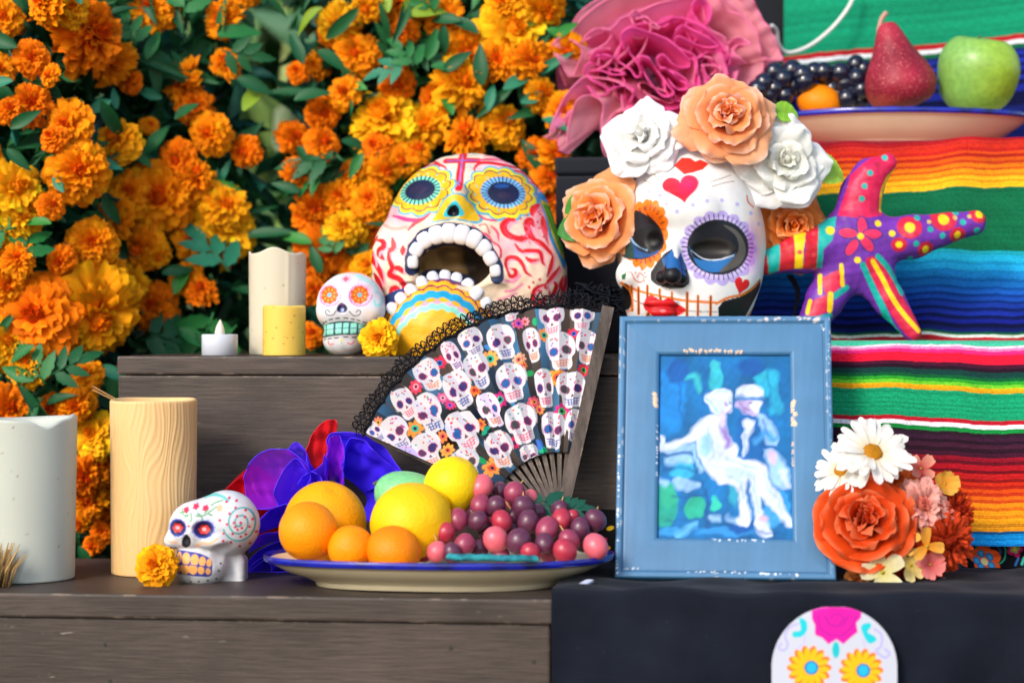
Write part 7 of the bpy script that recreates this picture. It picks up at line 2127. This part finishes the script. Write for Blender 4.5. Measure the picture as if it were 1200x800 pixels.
pu = {'v': pbr('violet_organza', lin('#5c30fa'), .7, .12, trans=.3, alpha=.92, bump=(600, .1)), 'p': pbr('purple_organza', lin('#b02cf0'), .7, .12, trans=.3, alpha=.84, bump=(600, .1)), 'r': pbr('red_organza', lin('#dc0c1c'), .7, .12, trans=.35, alpha=.95, bump=(600, .1)),
      'hem': pbr('violet_hem', lin('#5230f4'), .5, .3), 'hemr': pbr('red_hem', lin('#e81828'), .5, .3), 'b': pbr('blue_organza', lin('#4426f6'), .7, .12, trans=.25, alpha=.98, bump=(600, .1))}
def purple_flower():
    cx, cy, Y = 372.0, 590.0, 2.19
    s = Y / F
    root = thing('fabric_flower', 'ruffled purple and red organza flower behind the oranges', 'fabric flower', (P(cx, cy, Y).x, Y, SH))
    base = np.array(P(cx, cy, Y))
    K = .2626
    cv = lambda pts: [(255 + a * K - cx, 480 + b * K - cy) for a, b in pts]
    G0 = (255 + 470 * K - cx, 480 + 470 * K - cy)
    B, Vv, Pp, Rr, H, HR = pu['b'], pu['v'], pu['p'], pu['r'], pu['hem'], pu['hemr']
    C = [([(-10, 480), (30, 420), (110, 400), (160, 440), (190, 520), (170, 600)], 4, Rr, HR, .6, G0), ([(0, 400), (60, 330), (120, 290), (150, 330), (130, 420)], 14, Rr, HR, .6, G0),
         ([(380, 200), (400, 130), (450, 70), (490, 50), (520, 60), (515, 110), (500, 200), (480, 300)], 30, Rr, HR, .7, G0),
         ([(20, 470), (10, 390), (60, 320), (130, 265), (190, 280), (260, 330), (320, 420)], 32, Rr, HR, .6, G0),
         ([(90, 480), (120, 420), (180, 400), (260, 420), (320, 480)], 24, Rr, HR, .5, G0),
         ([(470, 330), (480, 200), (490, 120), (540, 105), (620, 110), (700, 150), (770, 210), (840, 290), (880, 370), (840, 470), (740, 520)], 10, B, H, .55, G0),
         ([(480, 320), (490, 180), (500, 125), (545, 118), (570, 200), (565, 330)], 2, Pp, H, .6, G0),
         ([(560, 300), (565, 170), (600, 130), (690, 170), (760, 240), (820, 300)], 4, B, H, .5, G0),
         ([(300, 420), (200, 440), (140, 410), (122, 350), (135, 270), (190, 195), (260, 168), (330, 180), (390, 230), (420, 310), (390, 400)], -14, Pp, H, .55, G0),
         ([(280, 420), (262, 360), (290, 280), (340, 220), (380, 230), (420, 290), (400, 360)], -20, Vv, H, .5, G0),
         ([(310, 190), (330, 155), (370, 155), (400, 190), (405, 240), (430, 265), (470, 240), (490, 190)], -8, Vv, H, .6, G0),
         ([(360, 330), (390, 290), (440, 280), (480, 320), (520, 400), (600, 440)], -18, Vv, H, .5, G0),
         ([(150, 560), (200, 480), (260, 430), (330, 410), (400, 430), (430, 500)], -12, B, H, .5, G0),
         ([(110, 790), (130, 700), (170, 640), (230, 600), (300, 570), (330, 500), (380, 470)], -16, B, H, .6, G0),
         ([(90, 800), (150, 760), (160, 690), (220, 650), (250, 700), (240, 760), (330, 780), (420, 790)], -26, B, H, .5, (G0[0], G0[1] + 30)),
         ([(110, 805), (190, 790), (280, 770), (360, 790), (470, 806), (600, 800)], -30, B, H, .6, (G0[0], G0[1] + 30)),
         ([(160, 620), (190, 560), (250, 540), (320, 560), (300, 640), (220, 660), (170, 700)], -24, Vv, H, .5, (G0[0] - 20, G0[1] + 20))]
    for i, (pts, d, mt, hm, bk, g) in enumerate(C):
        sheet(root, base, s, cv(pts), d, g, min(d + 36, 44), mt, hm, 3.0, 300 + i, bk, Y, SH + .001, bul=.2, crumple=4.2, hr=.0005)
purple_flower()

# ------------------------------------------------------------------ silk bouquet
bq = thing('silk_bouquet', 'bouquet of orange rose and white daisies beside the blue frame', 'bouquet', (P(1052, 688, 2.06).x, 2.06, SH + .006))
sb = 2.04 / F
rose('rose', px(1012, 613, 2.035), (-.05, -1, .42), 60 * sb, lin('#cc3608'), lin('#e85014'), bq, 71, edge=lin('#f08a5c'), label='big orange rose', layers=[(3, .05, .0, .10, .40, .34, .08), (4, .10, .05, .30, .50, .42, .03), (5, .15, .18, .52, .60, .50, -.03), (5, .20, .35, .95, .70, .60, -.10), (5, .24, .55, 1.35, .80, .66, -.17), (6, .26, .8, 1.75, .88, .70, -.24)], ruff=.06)
def daisy(c, d, Rm, seed, label=None, n=19):
    r = np.random.default_rng(seed)
    B = basis(d, r.random() * 6); c = np.array(c)
    V, Fc = lathe(catmull([(1e-4, -.1), (.2, -.08), (.24, .02), (.18, .12), (1e-4, .16)], 4), 20)
    V *= (1 + .05 * r.normal(size=(len(V), 1)))
    core = obj('daisy', V * Rm @ B.T + c, Fc, M['petal'], bq, origin=c, cols=np.tile(lin('#c8861c'), (len(V), 1)))
    if label: core['label'] = label
    for row in range(2):
        for k in range(n):
            th = 2 * PI * (k + .5 * row) / n + r.normal() * .07
            Vp, Fp, vv = petal_patch((.84 - .12 * row) * (1 + r.normal() * .06), .115, -.10 + r.normal() * .12, .12, r, 4, 7, .35)
            Vp = Vp[:, [1, 0, 2]] * [1, 1, 1]
            x = Vp[:, 0] + .16; tl_ = .12 + .16 * row + r.normal() * .06
            Q = np.stack([x * math.cos(tl_), Vp[:, 1], Vp[:, 2] + x * math.sin(tl_)], -1)
            cs, sn = math.cos(th), math.sin(th)
            Q = np.stack([Q[:, 0] * cs - Q[:, 1] * sn, Q[:, 0] * sn + Q[:, 1] * cs, Q[:, 2]], -1)
            k_ = np.clip(vv * 2.2, 0, 1)[:, None]
            obj('petal', Q * Rm @ B.T + c, Fp, M['petal'], core, origin=c, cols=lin('#e8d8b0') * (1 - k_) + lin('#f2efe8') * k_)
daisy(px(1022, 531, 2.05), (.15, -1, .75), 50 * sb, 81, 'larger white daisy at the top')
daisy(px(986, 551, 2.055), (-.65, -1, .55), 36 * sb, 82, 'smaller white daisy at the left edge')
def pom(nm, c, d, Rm, ci, co, seed, n=90, frill=.3, op=1.75, label=None):
    mum = frill < .2
    me = marigold_mesh(seed, n * 2 if mum else n, lin(ci), lin(co), .9, frill, op, .42 if mum else 1.0)
    me.materials.clear(); me.materials.append(M['petal'])
    o = inst(nm, me, bq, c, face(d, seed), Rm)
    if label: o['label'] = label
pom('carnation', px(1080, 592, 2.045), (.1, -1, .3), 34 * sb, '#e0705c', '#f2b4a8', 91, 80, .45, 1.7, 'pink carnation')
pom('chrysanthemum', px(1110, 634, 2.045), (.35, -1, -.1), 42 * sb, '#8a1c08', '#d84a20', 92, 110, .12, 1.9, 'rust red chrysanthemum')
pom('chrysanthemum', px(1121, 598, 2.065), (.6, -1, .3), 30 * sb, '#98200c', '#d04018', 93, 80, .15, 1.8, 'smaller rust chrysanthemum behind')
pom('chrysanthemum', px(1050, 562, 2.07), (.1, -1, .5), 26 * sb, '#d04a10', '#f0803c', 94, 60, .3, 1.7, 'orange pompom behind the daisy')
pom('chrysanthemum', px(1078, 676, 2.05), (.0, -1, -.4), 30 * sb, '#7a1a0a', '#b83a1c', 95, 80, .15, 1.8, 'rust flower at the bottom')
pom('chrysanthemum', px(1004, 680, 2.05), (-.4, -1, -.3), 18 * sb, '#b04a14', '#e8a05c', 96, 40, .3, 1.6, 'small tan orange flower at the lower left')
def simple(nm, c, d, Rm, n, hexs, seed, wid=.36, cup=.5):
    r = np.random.default_rng(seed)
    B = basis(d, r.random() * 6); c = np.array(c)
    V, Fc = lathe([(1e-4, -.1), (.08, -.05), (.09, .08), (1e-4, .12)], 10)
    core = obj(nm, V * Rm @ B.T + c, Fc, M['petal'], bq, origin=c, cols=np.tile(lin('#c8b040'), (len(V), 1)))
    for k in range(n):
        th = 2 * PI * k / n + r.normal() * .12
        Vp, Fp, vv = petal_patch(1.0, wid, cup * .5 + r.normal() * .15, .16, r, 5, 7, .3)
        Vp = Vp[:, [1, 0, 2]]
        cs, sn = math.cos(th), math.sin(th)
        Q = np.stack([Vp[:, 0] * cs - Vp[:, 1] * sn, Vp[:, 0] * sn + Vp[:, 1] * cs, Vp[:, 2]], -1)
        kk = vv[:, None]
        obj('petal', Q * Rm @ B.T + c, Fp, M['petal'], core, origin=c, cols=lin(hexs[0]) * (1 - kk) + lin(hexs[1]) * kk)
simple('blossom', px(1034, 670, 2.015), (-.05, -1, .1), 27 * sb, 5, ('#d8d080', '#f2ecc8'), 101)
simple('blossom', px(1067, 662, 2.03), (.2, -1, .1), 20 * sb, 4, ('#e0c460', '#f4e2a0'), 102)
simple('blossom', px(1086, 640, 2.02), (.2, -1, .2), 22 * sb, 3, ('#e89020', '#f4b850'), 103, .3)
simple('blossom', px(1060, 634, 2.03), (0, -1, .2), 18 * sb, 4, ('#e8a030', '#f4c868'), 104, .3)
simple('blossom', px(1107, 567, 2.06), (.2, -1, .2), 15 * sb, 5, ('#d8902c', '#e8b850'), 105, .5, 1.2)
simple('blossom', px(1090, 661, 2.03), (.2, -1, 0), 17 * sb, 4, ('#d85a5a', '#f0908c'), 106, .55)
simple('blossom', px(1079, 549, 2.07), (.4, -1, .5), 18 * sb, 4, ('#c83a3a', '#f0a890'), 107, .4)
simple('blossom', px(1104, 600, 2.05), (.4, -1, .2), 16 * sb, 4, ('#d84a3a', '#f08a78'), 108, .5)
simple('blossom', px(1096, 684, 2.05), (.3, -1, .2), 14 * sb, 4, ('#a8b0b8', '#d8dce4'), 109, .4)
simple('blossom', px(1000, 566, 2.05), (-.5, -1, .2), 18 * sb, 4, ('#e0c0a0', '#f4e0cc'), 110, .45)
for (x, y, a, L) in ((985, 640, 200, 28), (990, 600, 170, 24), (1020, 690, 250, 22), (1100, 660, 320, 36), (1060, 560, 80, 30), (1060, 688, 300, 24), (1000, 575, 140, 26)):
    serrated_leaf(px(x, y, 2.07), a, L * sb, .3, lin('#4a5a2a'), bq, 2.07)
mb = MB()
rq_ = np.random.default_rng(8)
for k in range(9):
    a_ = px(1045 + rq_.normal() * 25, 610 + rq_.normal() * 20, 2.06); b_ = px(1055 + rq_.normal() * 10, 684, 2.075); b_[2] = SH + .008
    Vt, Ft = tube([a_, (a_ + b_) / 2 + rq_.normal(size=3) * .004, b_], .0016, 5); mb.add(Vt, Ft, lin('#3a5a2a'))
mb.build('stems', M['leaf'], bq)
